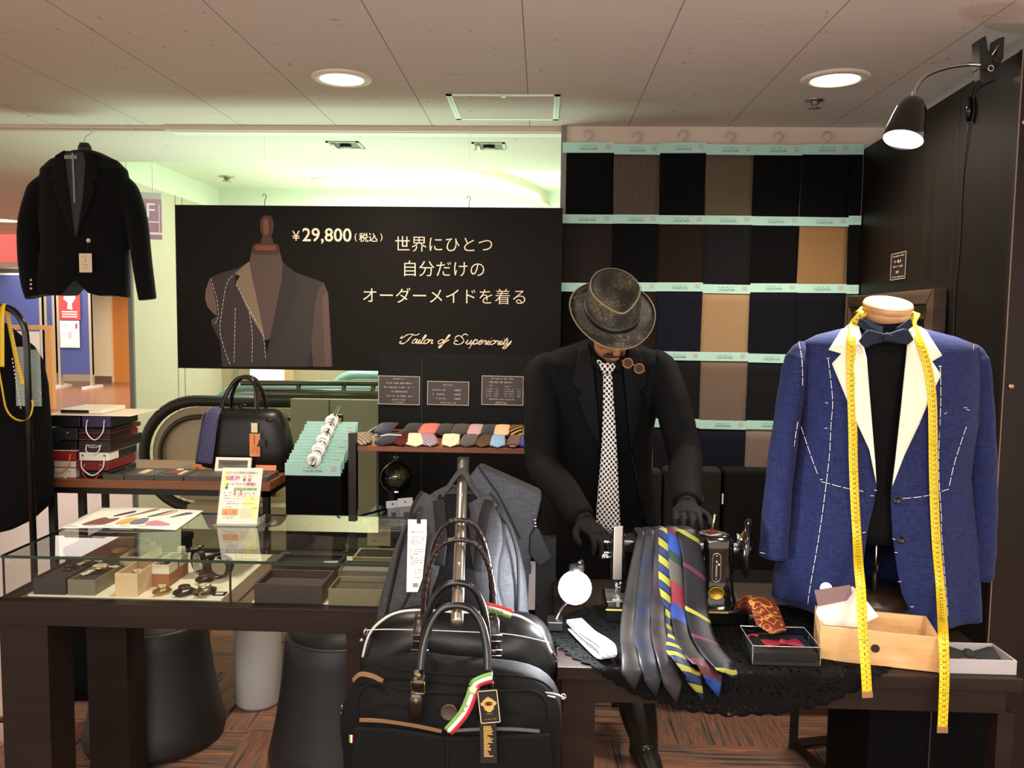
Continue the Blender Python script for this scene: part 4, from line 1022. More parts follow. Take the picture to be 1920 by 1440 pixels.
MB().box(sx0 - .03, sx1, sy0 + .02, sy1, .66, .68).build('lower_shelf', BLKM, t)
m = MB(); m.tube([(sx0 - .02, sy0 + .02, at(665, 973, Y=sy0).z), (sx0 + .05, sy1 - .03, at(697, 948, Y=sy1).z)], .005, 6); m.build('brace', BLKM, t)
x0 = at(709, 800, Y=3.83).x
t = thing('back_board', ((x0 + .08) / 2, 3.83, 0), 'plain black upright board behind the folded ties and terrarium', 'board')
MB().box(x0, .08, 3.83, 3.845, 0, at(709, 660, Y=3.83).z).build('panel', M('black_board', '0d0c0b', .6, spec=.2), t)
MB().box(at(790, 800, Y=3.828).x, at(790, 800, Y=3.828).x + .003, 3.828, 3.83, 0, 1.36).build('joint', M('board_joint', '2c2a28', .6), t)
# price notices
def notice(px0, px1, py0, py1, lines, label):
    Y = 3.822; a, b = at(px0, py0, Y=Y), at(px1, py1, Y=Y)
    t = thing('price_notice', ((a.x + b.x) / 2, Y, b.z), label, 'sign', 'black notices above the ties')
    w_, h_ = b.x - a.x, a.z - b.z; T = face((a.x, Y, b.z), (1, 0, -.008))
    m = MB(T); m.box(0, w_, 0, h_, -.004, 0); m.build('panel', M('notice_ground', '352d29', .35), t)
    m = MB(T); f_ = .003; m.box(0, w_, 0, f_, 0, .001).box(0, w_, h_ - f_, h_, 0, .001).box(0, f_, f_, h_ - f_, 0, .001).box(w_ - f_, w_, f_, h_ - f_, 0, .001); m.build('border', M('notice_border', 'b9aca2', .5), t)
    m = MB(T)
    for i, l in enumerate(lines):
        if l[0] == 'g': greek(m, w_ * l[1], w_ * l[2], h_ * (1 - l[3]), l[4], i * 7 + len(label), dens=.88)
        else:
            textfit(m, l[1], Matrix.Translation((w_ * l[2], h_ * (1 - l[3]), .0006)), height=l[4])
    m.build('lettering', M('notice_lettering', 'd9cfc6', .6), t)
notice(709, 787, 704, 759, [('g', .34, .66, .1, .005), ('g', .18, .82, .25, .008), ('g', .14, .86, .4, .0075), ('g', .32, .7, .55, .0075), ('g', .2, .82, .7, .007), ('g', .34, .65, .83, .005), ('g', .35, .64, .92, .005)],
       'black notice with seven lines of small white print, left of three above ties')
notice(801, 879, 714, 760, [('t', 'P r i c e', .5, .15, .009), ('g', .13, .44, .37, .0075), ('t', '4,900円', .72, .37, .0085), ('g', .13, .44, .55, .0075), ('t', '4,900円', .72, .55, .0085), ('g', .22, .44, .73, .0075), ('t', '5,900円', .72, .73, .0085), ('g', .28, .7, .9, .005)],
       'black notice headed Price, middle of three above the ties')
notice(903, 981, 704, 760, [('g', .17, .75, .1, .006), ('g', .17, .76, .22, .0078), ('g', .18, .27, .34, .007), ('g', .56, .76, .36, .0065)] + [('g', x0_, x1_, .45 + k * .08, .005) for k in range(4) for x0_, x1_ in ((.11, .26), (.3, .4), (.55, .78), (.85, .95))] + [('g', .17, .8, .8, .006), ('g', .32, .63, .9, .005), ('g', .33, .62, .95, .005)],
       'black notice with a two column price list, right of three above ties')
# folded ties
def plaid(name, base, c1, c2, k):
    if name in MATS: return MATS[name]
    g = N(name); s = g.sep(g.map(g.coord('UV'), (k, k, k), (0, 0, R_(20))))
    a = g.math('LESS_THAN', g.math('FRACT', s[0]), .45); b = g.math('LESS_THAN', g.math('FRACT', s[1]), .45)
    x = g.mix(a, hx(base), hx(c1)); y = g.mix(b, x, hx(c2)); g.base(g.mix(.5, x, y) if False else g.mix(g.math('MULTIPLY', g.math('ADD', a, b), .5), hx(base), hx(c1)))
    g.set(Roughness=.7); MATS[name] = g.m; return g.m
def tiemat(k, c, **kw): return cloth('tie_' + k, c, 500, .6, .15, sheen=.2)
FT = [(674, 705, -18, plaid('tie_beige_plaid', '2c2620', 'b8a487', 'e0d0b0', 60), 'beige and black checked folded tie at the left front of the shelf', 0),
      (708, 747, 8, tiemat('black_blue', '12141c'), 'black folded tie with a white clip, front row second from left', 1),
      (743, 776, -8, cloth('tie_wine_floral', '5e2126', 120, .7, .6), 'wine red mottled folded tie in the front row', 0),
      (764, 806, -20, tiemat('cream', 'ecdcb6'), 'plain cream folded tie pointing left in the front row', 0),
      (794, 828, -22, plaid('tie_purple_plaid', '4b2f50', 'c7b3bd', 'f0e6e0', 75), 'purple and white plaid folded tie in the front row', 0),
      (832, 866, -8, uvstripes('tie_cream_line', [(0, 'ebe0bd'), (.9, 'b5a780')], .03, 80), 'cream folded tie with fine lines in the front row', 0),
      (864, 894, 2, tiemat('grey', '4c4542'), 'dark grey folded tie in the front row', 0),
      (893, 922, 8, uvstripes('tie_brown_rib', [(0, '5c4634'), (.5, '4a3728')], .008, 30), 'brown ribbed folded tie in the front row', 0),
      (920, 950, -6, tiemat('sky', '86a9d0'), 'sky blue folded tie in the front row', 0),
      (951, 976, 4, uvstripes('tie_maroon_stripe', [(0, '1f1d2c'), (.35, 'd9c8b0'), (.42, '6e2228'), (.7, 'd9c8b0'), (.77, '1f1d2c')], .024, 0), 'maroon, white and navy striped folded tie in the front row', 0),
      (976, 999, 2, tiemat('royal', '1e2a9a'), 'royal blue folded tie at the right end of the front row', 0)]
def folded_tie(x, y0, y1, z0, z1, wd, rot, mt, label, clip, group):
    t = thing('folded_tie', (x, (y0 + y1) / 2, z0), label, 'tie', group)
    s = math.tan(R_(rot)); n = 10; P = []
    for i in range(n + 1):
        f = i / n; P.append(Vector((x + s * (y1 - y0) * (1 - f) * .5, y1 + (y0 - y1) * f, z1 + (z0 - z1) * f + .006 * math.sin(f * 3.1))))
    d = (P[-1] - P[-2]).normalized(); W = [wd] * (n + 1)
    P.append(P[-1] + d * wd * .5); W.append(wd * .02)
    P[-1].z = z0 - .006
    m = MB(); ribbon(m, P, W, (1, 0, 0), crown=.003); m.build('blade', mt, t, smooth=True, solid=.004, solid_off=0)
    m = MB(); P2 = [p - Vector((.002, -.004, .006)) for p in P[:-1]]; ribbon(m, P2, wd * .96, (1, 0, 0), crown=.002); m.build('under_fold', mt, t, smooth=True, solid=.004)
    if clip:
        m = MB(); c = P[6]; m.tube(smoothpts([c + Vector((-.035, 0, .006)), c + Vector((-.005, -.01, .012)), c + Vector((.0, 0, .012)), c + Vector((.05, .015, .008))], 5), .0025, 6); m.build('white_clip', WHT, t, smooth=True)
for p0, p1, rot, mt, lb, cl in FT:
    c = at((p0 + p1) / 2, 825, Y=sy0 + .1); wd = (p1 - p0) * sy0 / FPX * .98
    folded_tie(c.x, sy0 + .012, sy0 + .2, SZ + .011, SZ + .022, wd, rot * 1.1, mt, lb, cl, 'folded ties in the front row of the shelf')
BT = [(704, 738, tiemat('navy_satin', '1c1e3a'), 'dark navy folded tie in the back row behind the checked tie'), (757, 785, tiemat('black_green', '141714'), 'black folded tie in the back row behind the wine red tie'),
      (786, 820, uvstripes('tie_red_stripe', [(0, 'd24a48'), (.75, 'f0b8a8')], .016, 8), 'bright red striped folded tie in the back row'), (819, 845, tiemat('charcoal2', '25221f'), 'charcoal folded tie in the back row right of the red one'),
      (847, 875, tiemat('olive', '37332a'), 'dark olive folded tie in the back row'), (877, 903, tiemat('pink', 'c59aa4'), 'dusty pink folded tie in the back row'), (904, 927, tiemat('navy2', '16182e'), 'navy folded tie in the back row right of the pink one'),
      (927, 955, tiemat('peach', 'ecbc90'), 'peach folded tie standing out in the back row'), (956, 980, uvstripes('tie_black_gold', [(0, '17161a'), (.6, 'b89048')], .03, 60), 'black and gold folded tie in the back row'), (981, 996, tiemat('tan_grey', 'b8a078'), 'tan grey folded tie at the right end of the back row')]
for p0, p1, mt, lb in BT:
    Y = sy0 + .3; c = at((p0 + p1) / 2, 803, Y=Y); wd = (p1 - p0) * Y / FPX
    folded_tie(c.x, sy0 + .25, sy0 + .44, SZ + .02, SZ + .034, wd, 0, mt, lb, 0, 'folded ties in the back row of the shelf')
# glass terrarium hanging under the shelf
TY = 3.42; c = at(743, 895, Y=TY); r = .066
t = thing('terrarium', (c.x, TY, c.z), 'round glass terrarium with moss hanging under the tie shelf', 'terrarium')
def glassmat(name, tint, k=1.0):
    if name in MATS: return MATS[name]
    m = bpy.data.materials.new(name); m.use_nodes = True; nt = m.node_tree; nt.nodes.clear()
    o = nt.nodes.new('ShaderNodeOutputMaterial'); mx = nt.nodes.new('ShaderNodeMixShader'); tr = nt.nodes.new('ShaderNodeBsdfTransparent'); gl = nt.nodes.new('ShaderNodeBsdfGlossy'); fr = nt.nodes.new('ShaderNodeFresnel'); mu = nt.nodes.new('ShaderNodeMath')
    tr.inputs[0].default_value = (*hx(tint), 1); gl.inputs['Roughness'].default_value = .0; gl.inputs[0].default_value = (1, 1, 1, 1); fr.inputs[0].default_value = 1.5
    mu.operation = 'MULTIPLY'; mu.use_clamp = True; mu.inputs[1].default_value = k
    nt.links.new(fr.outputs[0], mu.inputs[0]); nt.links.new(mu.outputs[0], mx.inputs[0]); nt.links.new(tr.outputs[0], mx.inputs[1]); nt.links.new(gl.outputs[0], mx.inputs[2]); nt.links.new(mx.outputs[0], o.inputs[0])
    MATS[name] = m; return m
GLS = glassmat('clear_glass', 'f0f6f2', 1.3)
prof = [(.001, -r)] + [(r * math.cos(R_(a)), r * math.sin(R_(a))) for a in range(-80, 76, 8)] + [(.012, r * 1.0), (.011, r * 1.3), (.016, r * 1.36)]
MB().lathe(prof, (c.x, TY, c.z), 32).build('glass_globe', GLS, t, smooth=True)
MB().ball((c.x, TY, c.z - r * .35), r * .8, 16, (1, 1, .5)).build('soil', M('terrarium_soil', '3a3428', .95, bump=1, bscale=90, mott=.5), t, smooth=True)
m = MB(); rr = random.Random(3)
for k in range(60):
    a_ = rr.uniform(0, 6.28); q = rr.uniform(0, .038); bx_, by_ = c.x + .012 + q * math.cos(a_) * .7, TY + q * math.sin(a_); h_ = rr.uniform(.015, .05)
    m.tube([(bx_, by_, c.z - .012), (bx_ + rr.uniform(-.008, .008), by_ + rr.uniform(-.008, .008), c.z - .01 + h_)], [.0022, .0004], 4)
m.build('moss', M('moss_green', '6f7d33', .9, mott=.4), t, smooth=True)
MB().cyl((c.x, TY, c.z + r * 1.3), (c.x, TY, SZ - .022), .0015, 6).build('cord', BLK, t)
# sock packets on the lower shelf
for k, (p0, p1, q0, yo, lb) in enumerate(((729, 752, 941, .1, 'grey sock packet with pale header, left of the two under the terrarium'), (752, 778, 936, .06, 'grey sock packet with pale header, right of the two under the terrarium'))):
    Y = sy0 + yo; a, b = at(p0, q0, Y=Y), at(p1, q0, Y=Y)
    t = thing('sock_packet', ((a.x + b.x) / 2, Y, .68), lb, 'packet', 'sock packets on the lower shelf'); w_ = b.x - a.x; h_ = a.z - .68
    T = face((a.x, Y, .68), (1, 0, .12), (0, .15, 1))
    m = MB(T); m.box(0, w_, 0, h_ * .8, -.012, 0); m.build('socks', M('grey_knit', '8c9198', .9, bump=.4, bscale=500), t, bevel=.003)
    m = MB(T); m.box(-.002, w_ + .002, h_ * .74, h_, -.014, .002); m.build('header_card', M('pale_header', 'd5d8da', .6), t)
    m = MB(T); m.cyl((w_ * .5, h_ * .88, .002), (w_ * .5, h_ * .88, .0026), .004, 10); m.box(w_ * .3, w_ * .7, h_ * .32, h_ * .56, 0, .001); m.build('print', M('packet_print', '3f4348', .7), t)
# ================================================================ glass showcase
DW = woodmat('dark_walnut_laminate', '1c1411', '271c16', rough=.5, coat=.03)
cx0, cx1, cy0, cy1 = -1.435, -.362, 2.085, 2.62
GZ = .91; FZ = .79; FB = .727
t = thing('showcase', ((cx0 + cx1) / 2, cy0, 0), 'dark framed glass showcase table with watches and boxes inside', 'showcase')
m = MB(); m.box(cx0, cx1, cy0, cy0 + .04, FB, FZ).box(cx0, cx1, cy1 - .04, cy1, FB, FZ).box(cx0, cx0 + .05, cy0 + .04, cy1 - .04, FB, FZ).box(cx1 - .05, cx1, cy0 + .04, cy1 - .04, FB, FZ)
m.build('frame', DW, t, bevel=.0015)
MB().box(cx0 + .05, cx1 - .05, cy0 + .04, cy1 - .04, FB + .01, FZ - .002).build('deck', M('deck_board', '7c6450', .5), t)
CRF = M('cream_felt', 'fcf5dd', .9)
dvx = at(432, 1135, z=FZ).x
a, b = at(47, 1119, z=FZ), at(412, 1128, z=FZ)
MB().box(a.x, b.x, a.y + .012, cy1 - .06, FZ - .003, FZ + .002).build('felt_panel', CRF, t)
a2 = at(470, 1132, z=FZ)
MB().box(a2.x, cx1 - .06, a2.y + .012, cy1 - .06, FZ - .003, FZ + .002).build('felt_panel', CRF, t)
for x, y in ((cx0 + .015, cy0 + .004), (cx1 - .135, cy0 + .004), (cx0 + .015, cy1 - .12), (cx1 - .135, cy1 - .12)): MB().box(x, x + .129, y, y + .116, 0, FB).build('leg', DW, t, bevel=.0015)
GL = glassmat('showcase_glass', 'f0f8f3', 1.25); GED = M('glass_edge', '24382f', .15, trans=.2)
GF = glassmat('front_glass', 'f2f6f2', .9)
MB().add([(cx0 + .02, cy0 + .012, GZ), (cx1 - .02, cy0 + .012, GZ), (cx1 - .02, cy1 - .012, GZ), (cx0 + .02, cy1 - .012, GZ)], [(0, 1, 2, 3)]).build('glass_top', GL, t)
m = MB(); e0 = cy0 + .012
m.box(cx0 + .02, cx1 - .02, e0 - .001, e0 + .001, GZ - .007, GZ + .0005).box(cx0 + .02, cx0 + .022, e0, cy1 - .012, GZ - .006, GZ + .0005).box(cx0 + .02, cx1 - .02, cy1 - .014, cy1 - .012, GZ - .006, GZ + .0005)
m.build('glass_top_edge', GED, t)
MB().add([(cx0 + .024, cy0 + .016, FZ), (cx1 - .024, cy0 + .016, FZ), (cx1 - .024, cy0 + .016, GZ - .007), (cx0 + .024, cy0 + .016, GZ - .007)], [(0, 1, 2, 3)]).build('front_glass', GF, t)
MB().add([(cx0 + .024, cy0 + .016, FZ), (cx0 + .024, cy1 - .02, FZ), (cx0 + .024, cy1 - .02, GZ - .007), (cx0 + .024, cy0 + .016, GZ - .007)], [(0, 1, 2, 3)]).build('side_glass', GF, t)
MB().add([(cx0 + .024, cy1 - .016, FZ), (cx1 - .024, cy1 - .016, FZ), (cx1 - .024, cy1 - .016, GZ - .007), (cx0 + .024, cy1 - .016, GZ - .007)], [(0, 1, 2, 3)]).build('back_glass', glassmat('back_glass', 'e6eee4', .9), t)
m = MB(); m.box(dvx - .002, dvx + .002, cy0 + .013, cy0 + .019, FZ, GZ - .007).box(cx0 + .022, cx0 + .026, cy0 + .014, cy0 + .018, FZ, GZ - .007).box(cx0 + .03, cx0 + .0315, cy1 - .018, cy1 - .015, FZ, GZ - .007); m.build('glass_seam', M('dark_seam', '1a1c18', .3), t)
MB().box(dvx - .012, dvx + .012, cy0 + .04, cy1 - .04, FZ - .002, FZ + .006).build('divider', M('deck_board', '7c6450', .5), t)
# ---- things in the left compartment
CZ = FZ + .002
def cz(px, py, z=CZ): return at(px, py, z=z)
LB = M('watch_box_black', '2b2522', .5); LBI = M('watch_box_lining', '3a332e', .85); GB = M('watch_box_grey', '77735f', .5)
def boxp(name, pxl, pxr, pyb, h, depth, mo, mi, label, group=None, inner=.5, wall=.005, z=CZ, rz=0):
    a, b = at(pxl, pyb, z=z), at(pxr, pyb, z=z); y = (a.y + b.y) / 2
    return traybox(name, a.x, b.x, y, y + depth, z, h, mo, mi, label, group, wall, inner, rz=rz), a.x, b.x, y
WDIAL = M('white_dial', 'f4efdf', .3); STW = M('watch_steel', 'bdb5a2', .25, 1.0); DKW = M('dark_watch_steel', '4a4640', .28, .9); GLDW = M('watch_gold', 'c9a865', .28, 1.0)
def watch(p, rz, strap, case, dial, label, r=.018, mode='loop', bw=.018, group='wrist watches in the showcase', a=.03, b=.024, tilt=0, name='wristwatch'):
    t = thing(name, p, label, 'watch', group)
    T = Matrix.Translation(p) @ Matrix.Rotation(rz, 4, 'Z') @ Matrix.Rotation(tilt, 4, 'X')
    if mode == 'loop':
        m = MB(T); P = arc((0, 0, b + .002), a, 90 + 25, 450 - 25, 26, (0, 1, 0), (0, 0, 1), ry=b)
        if case in (STW, DKW, GLDW) and strap == case:
            for i in range(0, len(P) - 1):
                c = (P[i] + P[i + 1]) / 2; d = P[i + 1] - P[i]; ang = math.atan2(d.z, d.y); m.cbox(c, (bw, d.length * .9, .005), rx=ang)
        else: ribbon(m, P, bw, (1, 0, 0), crown=.001)
        m.build('strap', strap, t, smooth=False, solid=0 if strap == case else .003)
        c = Vector((0, 0, 2 * b + .003)); H = T @ Matrix.Translation(c)
    else:
        m = MB(T); P = smoothpts([(0, -r * 2.3, .001), (0, -r * 1.6, .002), (0, -r, .006), (0, r, .006), (0, r * 1.6, .002), (0, r * 2.3, .001)], 4); ribbon(m, P, bw, (1, 0, 0), crown=.001); m.build('strap', strap, t, smooth=True, solid=.003)
        H = T @ Matrix.Translation((0, 0, .006))
    m = MB(H); m.lathe([(r * .9, 0), (r, .002), (r, .007), (r * .92, .009), (r * .86, .0085)], n=28); m.cyl((r, 0, .005), (r + .004, 0, .005), .0025, 8); cs = m.build('case', case, t, smooth=True)
    m = MB(H); m.lathe([(r * .86, .0086), (.0001, .0088)], n=24); m.build('dial', dial, t)
    m = MB(H); m.cbox((0, r * .3, .0092), (.0012, r * .6, .0004)); m.cbox((r * .2, -r * .1, .0092), (r * .5, .0012, .0004), rz=-.4); m.build('hands', DKW, t)
    return t
_, xa, xb, yb_ = boxp('watch_box', 61, 124, 1115, .045, .34, LB, LBI, 'long black watch box at the left end of the showcase', 'watch boxes in the showcase', inner=.15)
p = cz(133, 1067, CZ + .04)
t = thing('watch_strap', p, 'small dark coiled watch strap in the long black box', 'strap')
m = MB(); m.tube(arc((p.x, p.y, CZ + .043), .016, 0, 300, 16, (1, 0, 0), (0, 1, 0)), .004, 6, flat=1.6); m.build('coil', DKW, t, smooth=True)
watch(tuple(cz(168, 1056, CZ + .041)), R_(-50), WDIAL, GLDW, WDIAL, 'white watch at the far end of the long black box', r=.014, mode='flat', bw=.014)
_, xa, xb, yb_ = boxp('watch_box', 126, 180, 1116, .042, .19, GB, LBI, 'grey watch box holding a white dialled watch', 'watch boxes in the showcase', inner=.1)
watch((xa * .42 + xb * .58, yb_ + .085, CZ + .042), R_(-35), WDIAL, GLDW, WDIAL, 'white dialled watch lying on the grey watch box', r=.022, mode='flat', bw=.016)
_, xa, xb, yb_ = boxp('watch_box', 173, 232, 1074, .036, .16, LB, LBI, 'black watch box behind the grey watch box', 'watch boxes in the showcase', inner=.1)
watch((xa * .5 + xb * .5, yb_ + .07, CZ + .036), R_(-35), DKW, GLDW, WDIAL, 'white dialled watch lying on the rear black watch box', r=.022, mode='flat', bw=.016)
PW = woodmat('pale_box_wood', 'd9b98c', 'e8cda4', rough=.6)
_, xa, xb, yb_ = boxp('wooden_box', 215, 259, 1118, .062, .125, PW, M('box_wood_inside', 'c99e72', .7), 'open pale wooden box with a small white watch inside', inner=.3, wall=.006)
watch(((xa + xb) / 2 + .005, yb_ + .05, CZ + .042), R_(10), WDIAL, STW, WDIAL, 'small white watch inside the pale wooden box', r=.013, mode='flat', bw=.012)
BRB = M('tan_leather_box', '9a6038', .55); WBX = M('white_box_inner', 'e8dcc8', .7)
for (q0, q1, pyb, lb, sl) in ((224, 268, 1084, 'tan and white box with a brown strap, left of the pair', 'brown leather strap coiled in the left tan box'), (284, 318, 1100, 'tan and white box with a brown strap, right of the pair', 'brown leather strap coiled in the right tan box')):
    a, b = cz(q0, pyb), cz(q1, pyb); y = a.y
    t, *_r = boxp('strap_box', q0, q1, pyb, .062, .125, WBX, M('box_shadow_lining', 'b7aa96', .8), lb, 'tan strap boxes in the showcase', inner=.45, wall=.005)  # lining is the white inner darkened, shade inside the box put into colour
    m = MB(); m.box(a.x - .0008, b.x + .0008, y - .0008, y + .1258, CZ, CZ + .036); m.build('tan_sleeve', BRB, t, bevel=.001)
    p = Vector(((a.x + b.x) / 2, y + .06, CZ + .045))
    s = thing('leather_strap', p, sl, 'strap')
    m = MB(); ribbon(m, arc(p, .024, 0, 340, 20, (1, 0, 0), (0, 1, 0)), .018, (0, 0, 1)); m.build('coil', M('brown_strap', '6e3620', .5), s, smooth=True, solid=.004)
watch(tuple(cz(304, 1114)), R_(-38), GLDW, GLDW, WDIAL, 'small gold link watch in front of the tan boxes', r=.012, bw=.018, a=.022, b=.0065)
watch(tuple(cz(346, 1116)), R_(-38), DKW, DKW, M('black_dial', '1c1b1a', .3), 'dark steel link watch, middle of three in front', r=.016, bw=.023, a=.027, b=.0075)
watch(tuple(cz(384, 1116)), R_(-25), STW, STW, WDIAL, 'bright steel link watch beside the small black price card', r=.017, bw=.025, a=.03, b=.009)
watch(tuple(cz(384, 1092)), R_(-40), DKW, DKW, M('black_dial', '1c1b1a', .3), 'dark link watch right behind the bright steel one', r=.016, bw=.021, a=.022, b=.0075)
p, q = cz(398, 1119), cz(426, 1109)
m = MB(); m.cbox(((p.x + q.x) / 2, (p.y + q.y) / 2, CZ + .001), (.034, .028, .002), rz=.1); o = tag(m.build('price_card', BLK), 'small black price card on the cream felt by the steel watch', 'card')
m = MB(); m.cbox(((p.x + q.x) / 2, (p.y + q.y) / 2 - .002, CZ + .0024), (.02, .012, .0006), rz=.1); m.build('price_label', WHT, o)
# watches on white C shaped stands
CST = M('white_stand_plastic', 'efe8d8', .35)
def cstand(px, py, rz, label, s=1.0):
    p = cz(px, py); t = thing('watch_stand', p, label, 'stand', 'white watch stands in the showcase')
    m = MB(Matrix.Translation(p) @ Matrix.Rotation(rz, 4, 'Z')); P = arc((0, 0, .034 * s), .024 * s, -80, 210, 20, (0, 1, 0), (0, 0, 1), ry=.03 * s); ribbon(m, P, .02 * s, (1, 0, 0)); m.build('cuff', CST, t, smooth=True, solid=.002)
    m = MB(); m.cbox(p + Vector((0, 0, .002)), (.03, .04, .004), rz=rz); m.build('foot', CST, t); return p
p = cstand(375, 1076, R_(50), 'white curved stand under the black strapped upright watch')
watch((p.x, p.y, p.z + .006), R_(50), M('black_strap', '2a2724', .5), STW, M('silver_dial', 'b5c2ba', .3), 'black strapped watch upright on the white stand', r=.019, bw=.018, a=.03, b=.032, tilt=R_(-12))
cstand(341, 1064, R_(30), 'white curved stand behind the tan box pair', 1.0)
cstand(286, 1050, R_(30), 'white curved stand behind the left tan box', .9)
p = cz(415, 1083)
watch((p.x, p.y, p.z), R_(72), M('black_rubber_strap', '2b2a27', .6), M('black_resin_case', '201f1d', .4), M('blue_grey_dial', '6a7a90', .25), 'large black rubber sports watch near the glass seam', r=.031, bw=.034, a=.042, b=.03, tilt=R_(-18))
for i, (q0, q1, lb) in enumerate(((168, 212, 'pale grey box at the back of the left compartment, left one'), (213, 257, 'pale grey box at the back of the left compartment, right one'))):
    boxp('grey_box', q0, q1, 1042 + i, .034, .1, M('pale_grey_box', '9a9d8c', .6), M('grey_box_top', '6f7368', .8), lb, 'pale grey boxes at the back of the showcase', inner=.12)
# ---- right compartment
boxp('leather_tray', 475, 606, 1132, .052, .13, M('dark_brown_leather', '2e2622', .5, bump=.1), M('tray_lining', '3b332e', .6), 'dark brown leather tray nearest the glass in the right compartment', 'trays in the right compartment', inner=.35, wall=.008)
_, xa, xb, yb_ = boxp('leather_tray', 507, 633, 1090, .046, .12, M('dark_brown_leather', '2e2622', .5, bump=.1), M('tray_lining_dark', '23201d', .35), 'dark brown leather tray with a white card, behind the first tray', 'trays in the right compartment', inner=.2, wall=.008)
m = MB(); m.cbox((xb - .03, yb_ + .05, CZ + .0385), (.04, .05, .001), rz=.25); tag(m.build('white_card', WHT), 'white blank card lying in the rear leather tray', 'card')
boxp('olive_tray', 614, 760, 1137, .045, .11, M('olive_box', '7a7158', .55), M('olive_lining', '574d40', .7), 'olive grey tray beside the dark leather tray', 'trays in the right compartment', inner=.3, wall=.005)
boxp('olive_tray', 632, 770, 1093, .034, .1, M('grey_olive_box', '77786a', .55), M('silver_lining', '9d9d97', .4), 'grey tray with silver lining behind the olive tray', 'trays in the right compartment', inner=.15, wall=.005)
boxp('olive_tray', 660, 785, 1064, .03, .1, M('cream_edge_box', 'd8c79a', .55), M('tray_lining_dark', '23201d', .35), 'cream edged dark tray at the back of the right compartment', 'trays in the right compartment', inner=.1, wall=.007)
bp, bq = cz(682, 1046), cz(727, 1046)
zt_ = at(705, 1001, Y=bp.y + .05).z
T = face((bp.x, bp.y + .05, CZ + .026), (1, 0, 0), (0, .12, 1)); hh = .088; ww = bq.x - bp.x
m = MB(T); m.box(0, ww, 0, hh, -.001, 0); o = tag(m.build('standing_card', M('ivory_card', 'ece6d4', .7)), 'ivory text card standing in the right of the showcase', 'card')
m = MB(T); textfit(m, 'L I N E A', Matrix.Translation((ww * .5, hh * .86, .0005)), width=.0001) if False else greek(m, ww * .38, ww * .66, hh * .86, .004, 3)
for k, (y0, u0, u1) in enumerate(((.68, .2, .9), (.62, .2, .88), (.46, .2, .85), (.41, .2, .86), (.36, .2, .84), (.2, .18, .84), (.15, .18, .5))): greek(m, ww * u0, ww * u1, hh * y0, .0034, k)
m.build('print', M('card_print', '8f897c', .7), o)
# ---- catalogue sheet and flyer on the glass
P = [at(112, 990, z=GZ + .004), at(330, 993, z=GZ + .004), at(381, 957, z=GZ + .004), at(186, 952, z=GZ + .004)]
t = thing('catalogue_sheet', (P[0] + P[2]) / 2, 'open white catalogue sheet with outfits lying on the showcase glass', 'catalogue')
def cat(u, v, dz=0): 
    a = P[0].lerp(P[1], u); b = P[3].lerp(P[2], u); q = a.lerp(b, v); return (q.x, q.y, GZ + .003 + .004 * math.sin(u * 3.14) + dz)
m = MB(); m.grid(lambda u, v: cat(u, v), 12, 4); m.build('sheet', WHT, t, smooth=True, solid=.0012)
def blot(pts, col): 
    m = MB(); q = smoothpts([cat(u, v, .002) for u, v in pts], 3, True); m.add(q, [tuple(range(len(q)))]); return m.build('picture', M('cat_' + col, col, .6), t)
blot([(.3, .52), (.42, .72), (.4, .82), (.3, .62)], '4c4650'); blot([(.4, .5), (.46, .58), (.6, .92), (.55, .93), (.48, .7)], '8a7050'); blot([(.6, .52), (.66, .58), (.78, .88), (.73, .9), (.65, .7)], '5b5a4c'); blot([(.68, .62), (.76, .9), (.79, .86), (.73, .66)], 'd9b48a')
blot([(.8, .55), (.88, .82), (.95, .8), (.84, .6)], '5c5560'); blot([(.14, .14), (.24, .12), (.34, .14), (.38, .44), (.30, .40), (.22, .47)], '8a5550'); blot([(.42, .16), (.52, .17), (.54, .44), (.46, .44)], 'e0b95a'); blot([(.55, .16), (.66, .2), (.64, .45), (.56, .42)], '7c7c92')
blot([(.72, .12), (.9, .18), (.82, .3), (.72, .36), (.68, .24)], 'd98a9c')
m = MB()
for k in range(5): m.T = Matrix.Identity(4); a_ = cat(.05 + .15 * k, .06, .002); m.box(a_[0], a_[0] + .03, a_[1], a_[1] + .002, a_[2], a_[2] + .0004)
m.build('print', DTXT, t)
fa, fb = at(406, 984, z=GZ), at(480, 986, z=GZ)
fy_ = fa.y + .0
ft = at(420, 873, Y=fy_ + .05); hh = ft.z - GZ; 
t = thing('event_flyer', ((fa.x + fb.x) / 2, fy_, GZ), 'colourful event flyer in a clear stand on the showcase', 'flyer')
ww = fb.x - fa.x
T = face((fa.x, fy_, GZ + .001), (1, .04, 0), (.02, .07, 1)) @ Matrix(((1, .1, 0, 0), (0, 1, 0, 0), (0, 0, 1, 0), (0, 0, 0, 1)))
hh = hh * 1.0
m = MB(T); m.box(0, ww, 0, hh, -.001, 0); m.build('sheet', WHT, t)
def fl(col, nm='print'): return m.build(nm, M('fly_' + col, col, .6), t)
m = MB(T)
for x0, x1, y0, y1 in ((.03, .2, .62, .92), (.6, .97, .28, .5), (.84, .97, .08, .3)): m.box(ww * x0, ww * x1, hh * y0, hh * y1, 0, .0004)
fl('fbf3a8', 'yellow_ground')
def ftext(s, u, v, wd, col, thin=.0):
    global m
    m = MB(T); textfit(m, s, Matrix.Translation((ww * u, hh * v, .0009)), width=ww * wd, thin=thin); fl(col, 'lettering')
ftext('お子さまの笑顔を似顔絵に!', .5, .915, .78, '5a5450'); ftext('似顔絵', .28, .82, .36, 'c8448c', .02); ftext('イベント開催!!', .56, .715, .62, 'c8448c', .015)
m = MB(T); m.box(ww * .34, ww * .9, hh * .605, hh * .65, 0, .0006); fl('7cb46e', 'green_band')
